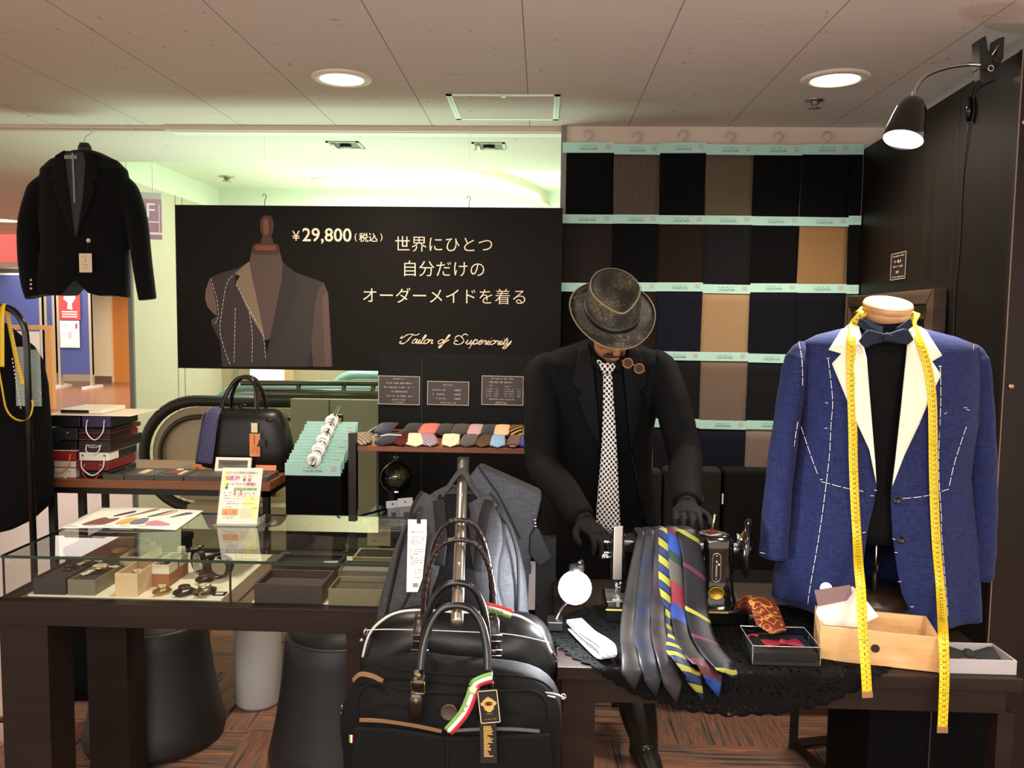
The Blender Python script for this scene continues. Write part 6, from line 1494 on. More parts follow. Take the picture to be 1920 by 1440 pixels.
# ---------------------------------------------------------------- sewing machine
SMB = M('black_enamel', '0b0b0b', .16, coat=.6); SMY = 2.22
def sm(px, py, Y=SMY): return at(px, py, Y=Y)
xh, xc, xw = sm(1158, 1050).x, sm(1341, 1050).x, sm(1405, 1030).x
zt = sm(1340, 1000).z; zb = .755; bz = .797
t = thing('sewing_machine', (xc, SMY, zb), 'antique black enamel sewing machine with handwheel on the lace cloth', 'sewing machine')
m = MB(); m.box(xh - .035, xc + .075, SMY - .085, SMY + .075, zb, bz); m.build('bed', SMB, t, bevel=.006, seg=3)
m = MB(); m.box(xh - .036, xc + .02, SMY - .0865, SMY - .085, bz - .008, bz - .004); m.build('gold_line', GOLD, t)
m = MB(); rings = []
for z, a_, b_ in ((bz - .002, .058, .05), (bz + .02, .052, .044), (bz + .06, .047, .04), (bz + .12, .046, .039), (zt - .03, .047, .04), (zt - .012, .043, .037), (zt, .034, .03)): rings.append(ell(xc, SMY, z, a_, b_, 28, 3))
m.loft(rings)
rings = []
for f, r, dz in ((0, .026, -.03), (.2, .028, -.03), (.5, .031, -.032), (.85, .036, -.036), (1, .038, -.04)):
    x = xh + (xc - xh) * f; rings.append([(x, SMY + r * .9 * math.cos(a_), zt + dz + r * math.sin(a_)) for a_ in [6.2832 * k / 24 for k in range(24)]])
m.loft(rings); m.build('arm', SMB, t, smooth=True, voxel=.004, vsm=2)
m = MB(); rings = []
for z, a_, b_ in ((sm(1158, 1086).z, .018, .022), (sm(1158, 1060).z, .021, .026), (zt - .03, .022, .028), (zt - .01, .02, .026), (zt + .003, .013, .018)): rings.append(ell(xh, SMY, z, a_, b_, 20, 3))
m.loft(rings); m.build('head', SMB, t, smooth=True)
m = MB(); a_, b_ = sm(1151, 986, SMY - .03), sm(1166, 1087, SMY - .03); m.box(a_.x, b_.x, SMY - .034, SMY - .027, b_.z, a_.z); m.build('face_plate', M('nickel', '9c968c', .3, .9), t, bevel=.002)
m = MB(); m.cyl((xh, SMY - .008, sm(1158, 990).z), (xh, SMY - .008, zt + .018), .007, 12); m.build('presser_screw', CHR, t, smooth=True)
m = MB(); m.cyl((xh - .003, SMY - .01, bz + .012), (xh - .003, SMY - .01, sm(1158, 1085).z), .0045, 10); m.cyl((xh + .008, SMY - .01, bz + .03), (xh + .008, SMY - .01, sm(1158, 1085).z), .0035, 10); m.cyl((xh - .003, SMY - .01, bz), (xh - .003, SMY - .01, bz + .012), .001, 6); m.build('needle_bar', CHR, t, smooth=True)
m = MB(); m.box(xh - .014, xh + .012, SMY - .03, SMY + .008, bz, bz + .003); m.cbox((xh + .004, SMY - .012, bz + .018), (.01, .01, .03)); m.build('presser_foot', CHR, t, bevel=.001)
m = MB(); m.box(xh - .03, xh + .03, SMY - .04, SMY + .03, bz - .0005, bz + .001); m.build('needle_plate', STEEL, t)
m = MB()
for py, r in ((1014, .008), (1034, .007), (1042, .010)): c = sm(1143, py); m.cyl((xh - .02, SMY - .012, c.z), (xh - .036, SMY - .012, c.z), r * .5, 12); m.ball((xh - .036, SMY - .012, c.z), r * .6, 10)
m.tube(smoothpts([(xh - .02, SMY - .01, sm(0, 1015).z), (xh - .04, SMY - .012, sm(0, 1012).z), (xh - .042, SMY - .012, sm(0, 1020).z)], 4), .002, 6); m.build('tension_screws', CHR, t, smooth=True)
c = sm(1334, 998); m = MB(); m.lathe([(.034, 0), (.034, .003), (.03, .004), (.0001, .004)], (c.x, SMY, zt - .001), 28, 1.0, .8); m.build('top_plate', M('nickel', '9c968c', .3, .9), t, smooth=True)
m = MB(); m.lathe([(.016, 0), (.017, .003), (.0001, .004)], (c.x, SMY, zt + .003), 20); m.build('felt_disc', M('red_felt', '5a1f22', .9), t, smooth=True)
m = MB(); m.tube([(c.x, SMY, zt + .005), tuple(sm(1341, 964))], .0032, 10); m.build('spool_pin', M('brass_steel', 'cfc4ae', .25, .9), t, smooth=True)
fyc = SMY - .0405
a_, b_ = sm(1336, 1037, fyc), sm(1350, 1091, fyc); xm = (a_.x + b_.x) / 2; w_ = (b_.x - a_.x) / 2
m = MB(); ri = [(xm + w_ * math.cos(R_(k)), a_.z - w_ + w_ * math.sin(R_(k))) for k in range(0, 181, 20)] + [(xm + w_ * math.cos(R_(k)), b_.z + w_ + w_ * math.sin(R_(k))) for k in range(180, 361, 20)]
m.tube([(x, fyc - .002, z) for x, z in ri], .0014, 6, closed=True); m.build('stitch_plate_rim', STEEL, t, smooth=True)
m = MB(); m.prism([(xm + (x - xm) * .9, fyc - .0015, z) for x, z in ri], (0, .003, 0)); m.build('stitch_plate', M('worn_black_plate', '2a2724', .35, .6), t)
m = MB(); m.box(xm - .0022, xm + .0022, fyc - .003, fyc - .001, b_.z + .014, a_.z - .02); m.build('stitch_slot', STEEL, t)
m = MB(); c = sm(1347, 1058, fyc - .01); m.cyl((c.x - .003, fyc, c.z), (c.x, fyc - .014, c.z), .004, 10); m.ball((c.x, fyc - .015, c.z), .0055, 10); m.build('stitch_lever', CHR, t, smooth=True)
m = MB(); 
for zz in (a_.z - .007, b_.z + .007): m.cyl((xm, fyc - .004, zz), (xm, fyc, zz), .003, 8)
m.build('plate_screws', STEEL, t, smooth=True)
c = sm(1342, 1111, fyc); m = MB(); m.lathe([(.022, 0), (.0218, .002), (.019, .0026), (.0185, .0018), (.0001, .0022)], n=32); k = Matrix.Rotation(R_(90), 3, 'X'); m.v = [tuple(Vector((c.x, fyc - .006, c.z)) + k @ Vector((v[0], v[1] * .82, v[2]))) for v in m.v]; bd = m.build('badge', M('brass_badge', 'b98f35', .35, .8, bump=.5, bscale=300), t, smooth=True)
# handwheel, slightly turned
wc = Vector((sm(1403, 1030).x, SMY + .01, sm(1403, 1030).z)); WA = Vector((1, -.30, 0)).normalized(); WB = WA.cross(Vector((0, 0, 1))).normalized()
m = MB(); m.tube(arc(wc, .071, 0, 360, 40, WB, (0, 0, 1)), .0095, 10, closed=True, flat=1.0); m.build('handwheel_rim', M('polished_black_chrome', '4a4642', .14, .9), t, smooth=True)
m = MB()
for k in range(6):
    a_ = R_(60 * k + 15); d = WB * math.cos(a_) + Vector((0, 0, 1)) * math.sin(a_); m.tube([wc + d * .012, wc + d * .045, wc + d * .068], [.009, .006, .007], 8)
m.cyl(wc - WA * .014, wc + WA * .012, .019, 18); m.build('handwheel_spokes', SMB, t, smooth=True)
m = MB(); m.cyl(wc - WA * .035, wc - WA * .012, .012, 14); m.cyl(Vector((xc + .04, SMY, wc.z)), wc - WA * .02, .014, 14); m.build('wheel_shaft', STEEL, t, smooth=True)
m = MB(); q = wc + Vector((-.03, -.02, .03)); m.cyl(q, q + Vector((.018, -.004, 0)), .009, 12); m.cyl(q + Vector((0, 0, -.012)), q + Vector((.0, 0, .014)), .005, 8); m.cbox(q + Vector((-.012, -.004, -.018)), (.03, .008, .006)); m.build('bobbin_winder', CHR, t, smooth=True)
m = MB(); m.cbox(q + Vector((.014, -.006, .016)), (.012, .008, .014), ry=.5); m.build('winder_tab', M('brass_badge', 'b98f35', .35, .8), t, bevel=.001)
m = MB(); q = sm(1428, 1150, SMY - .06); m.box(xc + .03, q.x, SMY - .075, SMY - .045, zb, zb + .02); m.ball((q.x - .004, SMY - .06, zb + .018), .009, 10); m.build('bed_latch', CHR, t, bevel=.003, smooth=False)
# ---------------------------------------------------------------- ties over the machine arm
Yk = [(990, 2.155), (1000, 2.15), (1060, 2.115), (1110, 2.085), (1160, 2.03), (1200, 1.955), (1235, 1.88), (1258, 1.846), (1330, 1.836)]
def tie_over(rows, tip, mt, label, k):
    yoff = -.003 * k + .002
    P = []; W = []
    y0, c0, w0 = rows[0]
    p = at(c0, y0, Y=2.15)
    back = [(Vector((p.x + .004, 2.275, zt - .12)), w0), (Vector((p.x + .002, 2.265, zt - .03)), w0), (Vector((p.x, 2.235, zt + .004)), w0), (Vector((p.x, 2.19, zt + .004)), w0)]
    for q, w_ in back: P.append(q + Vector((0, yoff * .0, -.0 + .0012 * k))); W.append(w_ * 2.15 / FPX)
    for y, c, w_ in rows:
        Y = lerpk([(a_, b_) for a_, b_ in Yk], y)[0] + yoff; P.append(at(c, y, Y=Y)); W.append(w_ * Y / FPX)
    n = 5; Q = smoothpts(P, n); WW = []
    for i in range(len(Q)):
        f = i / n; j = min(int(f), len(W) - 2); WW.append(W[j] + (W[j + 1] - W[j]) * (f - j))
    tp = at(tip[0], tip[1], Y=lerpk([(a_, b_) for a_, b_ in Yk], tip[1])[0] + yoff)
    L = Q[-1]; Q += [L.lerp(tp, .5), tp]; WW += [WW[-1] * .52, WW[-1] * .02]
    S = []
    for i in range(len(Q)):
        d = (Q[min(i + 1, len(Q) - 1)] - Q[max(i - 1, 0)]).normalized(); S.append(Vector((1, 0, -d.x * .9)) if d.z < -.3 else Vector((1, 0, 0)))
    t = thing('necktie', L, label, 'tie', 'neckties over the sewing machine arm')
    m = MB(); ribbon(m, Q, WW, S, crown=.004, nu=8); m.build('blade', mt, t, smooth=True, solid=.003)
    return t
def shade(c, k): return c
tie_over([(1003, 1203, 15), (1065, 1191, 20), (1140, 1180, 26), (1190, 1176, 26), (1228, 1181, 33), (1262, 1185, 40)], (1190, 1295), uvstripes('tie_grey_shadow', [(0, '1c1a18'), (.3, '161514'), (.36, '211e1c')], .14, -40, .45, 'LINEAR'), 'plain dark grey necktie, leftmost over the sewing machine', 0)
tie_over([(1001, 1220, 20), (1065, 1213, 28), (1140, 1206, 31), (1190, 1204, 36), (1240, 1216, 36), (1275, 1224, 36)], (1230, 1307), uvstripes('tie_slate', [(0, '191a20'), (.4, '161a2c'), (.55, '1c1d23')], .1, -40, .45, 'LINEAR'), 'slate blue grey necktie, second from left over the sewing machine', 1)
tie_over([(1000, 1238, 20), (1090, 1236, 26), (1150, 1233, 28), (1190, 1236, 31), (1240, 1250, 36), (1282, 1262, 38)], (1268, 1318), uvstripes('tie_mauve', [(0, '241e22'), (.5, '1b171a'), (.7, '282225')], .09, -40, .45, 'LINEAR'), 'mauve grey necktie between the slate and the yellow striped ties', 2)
tie_over([(999, 1245, 20), (1090, 1245, 23), (1165, 1247, 26), (1200, 1254, 30), (1232, 1272, 33), (1268, 1300, 33)], (1318, 1312), uvstripes('tie_yellow_blue', [(0, '7d7c30'), (.44, '12141e'), (.5, '1a2850'), (.88, '12141e')], .034, -38, .5), 'necktie with yellow and navy diagonal stripes on the sewing machine', 3)
tie_over([(998, 1263, 22), (1115, 1270, 30), (1178, 1279, 35), (1217, 1291, 36), (1245, 1318, 36), (1272, 1338, 36)], (1347, 1306), uvstripes('tie_wide_bands', [(0, '1f2e66'), (.12, '131418'), (.3, '1b1b1a'), (.46, '46202a'), (.58, '1c3878'), (.68, '1a2e22'), (.74, '45403a'), (.86, '661f2c')], .34, -38, .5), 'necktie with wide maroon, blue and green bands on the sewing machine', 4)
tie_over([(997, 1287, 38), (1052, 1299, 39), (1140, 1306, 43), (1190, 1317, 43), (1222, 1335, 44), (1255, 1365, 42)], (1384, 1273), uvstripes('tie_navy_thin', [(0, '0e0f14'), (.16, '7d7c30'), (.22, '0e0f14'), (.6, '4a1a36'), (.66, '0e0f14')], .165, -38, .5), 'navy necktie with thin yellow and plum stripes, rightmost on the machine', 5)
# ---------------------------------------------------------------- glowing globe lamp
LY = 1.985; lc = at(1078, 1102, Y=LY); lr = .0405
t = thing('table_lamp', (lc.x - .05, LY + .08, TBZ), 'small table lamp with a glowing white globe at the left of the sewing machine', 'lamp')
MB().ball(tuple(lc), lr, 24).build('globe_bulb', M('glowing_globe', 'ffffff', .4, emit='f2f7ff', es=9), t, smooth=True)
m = MB(); tp = at(1087, 1054, Y=LY + .05)
gp = smoothpts([Vector((lc.x + .004, LY + .012, lc.z + lr * .7)), Vector((lc.x + .01, LY + .03, tp.z - .01)), tp, Vector((tp.x + .008, LY + .075, tp.z - .012)), Vector((tp.x + .0, LY + .10, tp.z - .08)), Vector((lc.x - .03, LY + .11, TBZ + .05)), Vector((lc.x - .045, LY + .10, TBZ + .02))], 6)
m.tube(gp, .0042, 8); m.build('gooseneck', CHR, t, smooth=True)
m = MB(); m.lathe([(.018, .0), (.019, -.012), (.012, -.022), (.006, -.03)][::-1], (lc.x + .004, LY + .012, lc.z + lr + .012), 18); m.build('socket', BLK, t, smooth=True)
m = MB(); m.box(lc.x - .065, lc.x - .025, LY + .08, LY + .13, TBZ + .005, TBZ + .03); m.build('clip_base', BLK, t, bevel=.003)
l = bpy.data.lights.new('globe_lamp', 'POINT'); l.energy = 11; l.color = (.93, .96, 1); l.shadow_soft_size = .04
o = bpy.data.objects.new('globe_lamp', l); COL.objects.link(o); o.parent = t; o.matrix_parent_inverse = root_matrix(t).inverted(); o.location = (lc.x + .0, LY - .05, lc.z + .005)
# folded white striped tie at the front left
pa, pb = at(1078, 1184, z=TBZ + .01), at(1138, 1236, z=TBZ + .01); d = (pb - pa); d.z = 0; Lh = d.length; d.normalize(); sd = Vector((d.y, -d.x, 0))
zz = TBZ + .006
prof = [(0, .012), (Lh * .5, .006), (Lh * .9, .004), (Lh * 1.02, .012), (Lh * .98, .024), (Lh * .8, .026), (Lh * .5, .022), (0, .026), (-.006, .03), (0, .034), (Lh * .4, .030), (Lh * .75, .036), (Lh * 1.0, .036), (Lh * 1.06, .02), (Lh * 1.02, .008)]
m = MB(); ribbon(m, smoothpts([pa * 1.0 + d * a_ + Vector((0, 0, zz - pa.z + b_)) for a_, b_ in prof], 5), .040, sd, nu=4)
tag(m.build('folded_tie', uvstripes('tie_white_stripe', [(0, 'f0eef4'), (.8, 'b9b4cc')], .010, 40), smooth=True, solid=.0022), 'folded white pinstriped tie beside the glowing globe lamp', 'tie')
# paisley tie
g = N('tie_paisley'); u = g.coord('UV'); n = g.noise(g.map(u, (1, 1, 1)), 26, 1)[0]
v = g.n('ShaderNodeTexVoronoi', feature='F1'); g.l(u, v.inputs['Vector']); v.inputs['Scale'].default_value = 30
f = g.math('FRACT', g.math('MULTIPLY_ADD', n, 5.0, g.math('MULTIPLY', v.outputs[0], 2.2)))
g.base(g.ramp(f, [(0, hx('6a2a1c')), (.45, hx('7a2e20')), (.52, hx('d09a3e')), (.66, hx('a8702c')), (.74, hx('64281c')), (1, hx('6a2a1c'))])); g.set(Roughness=.55)
PAI = g.m
P = [at(1412, 1150, Y=2.16), at(1405, 1135, Y=2.155), at(1420, 1122, Y=2.13), at(1428, 1128, Y=2.10), at(1438, 1152, Y=2.05), at(1446, 1176, Y=2.0)]
Q = smoothpts(P, 5); Q.append(at(1447, 1189, Y=1.975)); Wd = [.072] * (len(Q) - 1) + [.004]
m = MB(); ribbon(m, Q, Wd, (1, 0, -.1), crown=.004)
tag(m.build('folded_tie', PAI, smooth=True, solid=.003), 'brown and gold paisley tie standing folded behind the clear box', 'tie')
# ---------------------------------------------------------------- clear box with red bow tie
a_, b_ = at(1411, 1250, z=TBZ), at(1537, 1252, z=TBZ); y0 = (a_.y + b_.y) / 2; x0, x1 = a_.x, b_.x; hh = .043; dp = .125
t = thing('clear_box', ((x0 + x1) / 2, y0, TBZ + .004), 'clear lidded black box holding a red bow tie on the lace', 'box')
MB().box(x0, x1, y0, y0 + dp, TBZ + .004, TBZ + .012).build('box_base', M('box_grey_base', '2b2b2b', .4), t)
AC = glassmat('acrylic', 'f6f8f6', .5)
m = MB(); z0, z1 = TBZ + .006, TBZ + .006 + hh
m.add([(x0 - .001, y0 - .001, z0), (x1 + .001, y0 - .001, z0), (x1 + .001, y0 + dp, z0), (x0 - .001, y0 + dp, z0), (x0 - .001, y0 - .001, z1), (x1 + .001, y0 - .001, z1), (x1 + .001, y0 + dp, z1), (x0 - .001, y0 + dp, z1)], [(0, 1, 5, 4), (1, 2, 6, 5), (2, 3, 7, 6), (3, 0, 4, 7), (4, 5, 6, 7)]); m.build('clear_lid', AC, t)
m = MB(); c = [(x0, y0), (x1, y0), (x1, y0 + dp), (x0, y0 + dp)]
m.tube([(x, y, z1) for x, y in c], .0011, 4, closed=True)
for x, y in c[:2]: m.tube([(x, y, z0), (x, y, z1)], .0009, 4)
m.build('lid_edges', M('acrylic_edge', 'd8ddd2', .1, trans=.6), t)
MB().box(x0 + .004, x1 - .004, y0 + .005, y0 + dp - .004, TBZ + .012, TBZ + .030).build('black_cushion', M('black_velvet', '0c0c0c', .9), t)
def bowtie(c, T, wd, ht, mt, label, name='bow_tie', knotm=None, th=.012):
    t = thing(name, c, label, 'bow tie')
    for s in (-1, 1):
        m = MB(T); rings = []
        for f, h_, tk in ((.06, .30, .4), (.2, .34, .7), (.5, .62, 1), (.8, .95, .9), (.95, 1, .55), (1, .97, .2)):
            rings.append([(s * wd / 2 * f, ht / 2 * h_ * math.cos(a_) , th / 2 * tk * math.sin(a_)) for a_ in [6.2832 * k / 16 for k in range(16)]])
        if s < 0: rings = [r[::-1] for r in rings]
        m.loft(rings); m.build('wing', mt, t, smooth=True)
    m = MB(T); m.ball((0, 0, th * .2), wd * .1, 12, (1, ht * .22 / (wd * .1), th * .45 / (wd * .1) + .2)); m.build('knot', knotm or mt, t, smooth=True)
    return t
bowtie(((x0 + x1) / 2, y0 + .06, TBZ + .03), Matrix.Translation(((x0 + x1) / 2 + .006, y0 + .055, TBZ + .036)) @ Matrix.Rotation(.12, 4, 'Z'), .09, .045, M('red_silk', 'b02a3e', .5), 'red bow tie inside the clear box on the table')
m = MB(); p = Vector((x0 + .028, y0 + .10, TBZ + .0325)); m.tube(arc(p, .012, 20, 170, 10, (1, 0, 0), (0, 1, 0)), .003, 6, flat=1); 
tag(m.build('ribbon_loop', M('red_silk', 'b02a3e', .5), smooth=True), 'small red ribbon end at the back left of the clear box', 'ribbon')
# ---------------------------------------------------------------- wooden box, envelopes, grey box
pa, pb = at(1536, 1238, z=TBZ), at(1760, 1263, z=TBZ); d = pb - pa; rz = math.atan2(d.y, d.x); L = d.length; dp = .15; hb = .083
PWD = woodmat('pine_box', 'c4935c', 'e0b883', axis=0, scale=1.6, rough=.5)
T = Matrix.Translation(pa) @ Matrix.Rotation(rz, 4, 'Z')
t = thing('wooden_box', (T @ Vector((L / 2, dp / 2, 0))), 'long open pine box with a finger hole on the sewing table', 'box')
m = MB(T); m.box(0, L, 0, .009, .002, hb); m.build('front_board', PWD, t, bevel=.001)
m = MB(T); m.box(0, .008, .009, dp, .002, hb).box(L - .008, L, .009, dp, .002, hb).box(.008, L - .008, dp - .008, dp, .002, hb).box(.008, L - .008, .009, dp - .008, .002, .01); m.build('box_body', PWD, t, bevel=.001)
m = MB(T); m.cyl((L * .47, .0092, hb * .52), (L * .47, -.0006, hb * .52), .0098, 20); m.build('finger_hole', M('dark_hole', '2a1a10', .9), t)
for (q, lb, mt, nm, ct, u, yv, hgt) in (([(1530, 1148), (1535, 1160), (1546, 1172), (1605, 1176), (1648, 1156), (1628, 1130), (1600, 1100), (1545, 1108)], 'white envelope standing in the pine box behind the mauve satin', WHT, 'envelope', 'envelope', 0, .05, 0),):
    Y = (T @ Vector((L * .2, .05, 0))).y
    m = MB(); m.prism([at(x, y, Y=Y) for x, y in q], (0, .002, 0)); tag(m.build(nm, mt), lb, ct)
Y = (T @ Vector((L * .2, .043, 0))).y
m = MB(); m.prism([at(x, y, Y=Y) for x, y in ((1527, 1107), (1594, 1097), (1598, 1112), (1588, 1126), (1534, 1137))], (0, .002, 0)); tag(m.build('satin_swatch', M('mauve_satin', '8f7a7c', .28, .25)), 'shiny mauve satin piece over the white envelope', 'fabric')
m = MB(); m.cyl(at(1549, 1103, Y=Y + .012), at(1549, 1103, Y=Y + .014), .014, 24); tag(m.build('round_tag', WHT), 'round white tag peeking above the mauve satin', 'tag')
pa2, pb2 = at(1752, 1262, z=TBZ), at(1911, 1270, z=TBZ); L2 = (pb2 - pa2).length
t_, x0_, = None, None
c2 = (pa2 + pb2) / 2
t = traybox('grey_box', pa2.x + .008, pb2.x, pa2.y, pa2.y + .105, TBZ, .034, M('pale_grey_card', 'a9a3a4', .6), M('box_white_inside', 'b9b6b4', .7), 'open pale grey box with a black bow tie at the table corner', None, .004, .7)
bowtie((c2.x + .01, pa2.y + .05, TBZ + .012), Matrix.Translation((c2.x + .008, pa2.y + .05, TBZ + .027)) @ Matrix.Rotation(.35, 4, 'X') @ Matrix.Rotation(-.08, 4, 'Z'), .135, .066, M('black_texture', '232325', .8, bump=.6, bscale=250), 'black textured bow tie lying in the pale grey box')

# ================================================================ mannequin with basted coat
MY = 2.25; mx = at(1660, 700, Y=MY).x
t = thing('mannequin', (mx, MY, TBZ), 'black tailor mannequin torso with wooden neck cap on a pole', 'mannequin')
FAB = cloth('mannequin_black', '0e0e0f', 700, .95, .3)
rings = []
for y, hw, hd in ((594, .052, .055), (603, .054, .058), (618, .075, .068), (632, .13, .08), (648, .17, .09), (690, .18, .10), (760, .17, .11), (850, .155, .10), (910, .15, .10), (980, .16, .11), (1005, .15, .10)):
    z = at(1660, y, Y=MY).z; rings.append(ell(mx, MY, z, hw, hd, 32, 2.2))
m = MB(); m.loft(rings); m.build('torso', FAB, t, smooth=True)
nc = at(1660, 600, Y=MY); zc0 = at(1660, 597, Y=MY - .03).z; zc1 = at(1660, 565, Y=MY).z
CAPW = woodmat('neck_cap_wood', 'a9774c', 'c99a6c', rough=.35)
mxn = at(1661, 580, Y=MY).x
m = MB(); h_ = zc1 - zc0; m.lathe([(.055, 0), (.061, .004), (.0605, h_ * .45), (.0595, h_ * .5), (.0585, h_ * .55), (.0625, h_ * .65), (.063, h_ * .8), (.060, h_ * .97), (.052, h_), (.0001, h_ + .001)], (mxn, MY, zc0), 40); cm = Matrix.Translation((mxn, MY, zc0)) @ Matrix.Rotation(R_(20), 4, 'X') @ Matrix.Translation((-mxn, -MY, -zc0)); m.v = [tuple(cm @ Vector(v)) for v in m.v]; m.build('neck_cap', CAPW, t, smooth=True)
bx = at(1642, 1050, Y=MY).x
m = MB(); m.cyl((bx, MY, TBZ + .06), (bx, MY, 1.02), .008, 14); m.build('pole', CHR, t, smooth=True)
m = MB(); m.lathe([(.118, 0), (.122, .006), (.122, .04), (.118, .046), (.116, .05), (.10, .062), (.0001, .066)], (bx + .02, MY + .06, TBZ + .003), 40); m.build('base', woodmat('dark_base_wood', '3a2a20', '4d392c', rough=.4), t, smooth=True)
# coat
CB = cloth('coat_blue', '29325f', 520, .85, .45, col2='14183a', sheen=.05)
CW = M('canvas_white', 'e9ddc8', .85, bump=.3, bscale=500); THR = M('white_thread', 'e6e6ea', .7)
rows = [(611, 1607, 1708, .062, 1617, 1700), (621, 1572, 1745, .076, 1618, 1702), (632, 1532, 1790, .086, 1620, 1702), (648, 1503, 1830, .096, 1623, 1702), (690, 1498, 1833, .118, 1627, 1699), (740, 1500, 1829, .130, 1630, 1694),
        (800, 1500, 1826, .135, 1634, 1687), (860, 1494, 1817, .130, 1640, 1680), (905, 1486, 1813, .125, 1645, 1672), (940, 1482, 1816, .128, 1641, 1671), (1000, 1474, 1821, .135, 1628, 1675), (1060, 1463, 1825, .140, 1620, 1683),
        (1110, 1453, 1826, .144, 1612, 1692), (1145, 1449, 1827, .147, 1600, 1708), (1180, 1446, 1827, .15, 1588, 1722)]
CR = []
for y, xl, xr, b_, eL, eR in rows:
    l, r = at(xl, y, Y=MY), at(xr, y, Y=MY); z = at(1660, y, Y=MY - b_ * .9).z
    CR.append((z, (l.x + r.x) / 2, (r.x - l.x) / 2, b_, at(eL, y, Y=MY - b_).x, at(eR, y, Y=MY - b_).x))
CRk = [(-c[0],) + c[1:] for c in CR]
def coat_row(z): return lerpk_lin(CRk, -z)
def lerpk_lin(keys, x):
    if x <= keys[0][0]: return keys[0][1:]
    for a, b in zip(keys, keys[1:]):
        if x <= b[0]:
            t = (x - a[0]) / (b[0] - a[0]); return tuple(p + (q - p) * t for p, q in zip(a[1:], b[1:]))
    return keys[-1][1:]
def front_of(px, py, rowfn, cy, off):
    Y = cy - .12
    for _ in range(5):
        p = at(px, py, Y=Y); r = rowfn(p.z); cyy = cy if cy is not None and len(r) < 6 else (r[5] if len(r) > 5 else cy)
        Y = cyy - r[2] * math.sqrt(max(.03, 1 - ((p.x - r[0]) / r[1]) ** 2)) - off
    return at(px, py, Y=Y)
def cf(px, py, off=.004): return front_of(px, py, coat_row, MY, off)
zhem = lambda x: at(1450, 1128, Y=MY - .05).z + (at(1722, 1181, Y=MY - .14).z - at(1450, 1128, Y=MY - .05).z) * min(1, max(0, (x - CR[-1][1] + CR[-1][2]) / (CR[-1][2] * 1.35)))
t = thing('basted_coat', (mx, MY, TBZ), 'royal blue half sewn coat with white canvas lapels and basting thread on the mannequin', 'coat')
m = MB(); rings = []
zs = []
for a, b in zip(CR, CR[1:]):
    k = max(1, int((a[0] - b[0]) / .016)); zs += [a[0] + (b[0] - a[0]) * i / k for i in range(k)]
zs.append(CR[-1][0]); NT = 72
for z in zs:
    cx_, a_, b_, eL, eR = coat_row(z)
    thR = -math.acos(max(-.99, min(.99, (eR - cx_) / a_))); thL = 2 * math.pi - math.acos(max(-.99, min(.99, (eL - cx_) / a_)))
    ring = []
    for i in range(NT + 1):
        th = thR + (thL - thR) * i / NT; x = cx_ + a_ * math.cos(th); y = MY + b_ * math.sin(th)
        fold = max(0, (CR[8][0] - z)) * .035 * math.sin(th * 7 + 1) if y < MY else 0
        ring.append((x, y + fold, max(z, zhem(x)) if z < CR[11][0] else z))
    rings.append(ring)
m.loft(rings, closed=False); m.build('coat_body', CB, t, smooth=True, solid=.004)
def sleeve(keys, nm):
    P = [at(x, y, Y=MY - .01 + dy) for y, x, w_, dy in keys]; W = [w_ / 2 * (MY) / FPX for y, x, w_, dy in keys]
    Q = smoothpts(P, 4); WW = []
    for i in range(len(Q)):
        f = i / 4; j = min(int(f), len(W) - 2); WW.append((W[j] + (W[j + 1] - W[j]) * (f - j)) * (1 + .03 * math.sin(i * 1.7)))
    m = MB(); m.tube(Q, WW, 20, flat=1.35 if False else 1.0, up=(0, 1, 0)); m.v = [(v[0], MY - .01 + (v[1] - MY + .01) * 1.35, v[2]) for v in m.v]
    return m.build(nm, CB, t, smooth=True)
sleeve([(642, 1507, 8, 0), (651, 1502, 24, 0), (672, 1494, 40, 0), (700, 1488, 44, 0), (751, 1481, 46, 0), (870, 1464, 48, -.005), (995, 1452, 50, -.01), (1042, 1449, 51, -.012)], 'sleeve')
sleeve([(646, 1822, 8, 0), (656, 1826, 26, 0), (675, 1831, 38, 0), (697, 1834, 40, 0), (778, 1837, 46, 0), (870, 1838, 50, -.005), (968, 1839, 48, -.01), (1050, 1836, 46, -.012), (1082, 1833, 44, -.012)], 'sleeve')
LL = [(1604, 599), (1579, 618), (1553.6, 656), (1577.4, 663), (1560, 682), (1587, 747), (1608.6, 797), (1630, 843), (1643, 906), (1641, 868), (1633, 770), (1625, 672), (1617, 642), (1608, 605)]
LR = [(1709, 602), (1736, 621), (1766, 667), (1747, 678), (1764, 703), (1755, 721), (1739, 756), (1722, 797), (1695, 854), (1673, 911), (1678, 870), (1690, 760), (1701, 650), (1705, 612)]
for P in (LL, LR):
    m = MB(); m.drape(P, lambda x, y: cf(x, y, .011), 3); m.build('lapel', CW, t, smooth=True, solid=.004)
st = MB()
for pl in ([(1553, 674), (1561, 748), (1558, 800), (1554, 866), (1538, 990), (1519, 1101), (1514, 1139)], [(1502, 800), (1524, 865), (1538, 901)], [(1540, 903), (1590, 916), (1634, 924)],
           [(1763, 686), (1764, 751), (1760, 870), (1765, 968), (1766, 1009), (1779, 1171)], [(1812, 800), (1790, 867), (1779, 917)], [(1779, 917), (1735, 930), (1690, 935)]):
    st = MB(); dashes(st, [cf(x, y, .0055) for x, y in pl], .022, .005, .0008); st.build('basting_thread', THR, t)
for pl in ([(1498, 640), (1504, 680), (1505, 733)], [(1496, 791), (1485, 870), (1472, 1036)], [(1826, 645), (1822, 694)], [(1813, 865), (1819, 970), (1819, 1063)], [(1425, 1036), (1450, 1040), (1472, 1038)]):
    st = MB(); dashes(st, [at(x, y, Y=MY - .055) for x, y in pl], .02, .004, .0008); st.build('basting_thread', THR, t)
rr = random.Random(11)
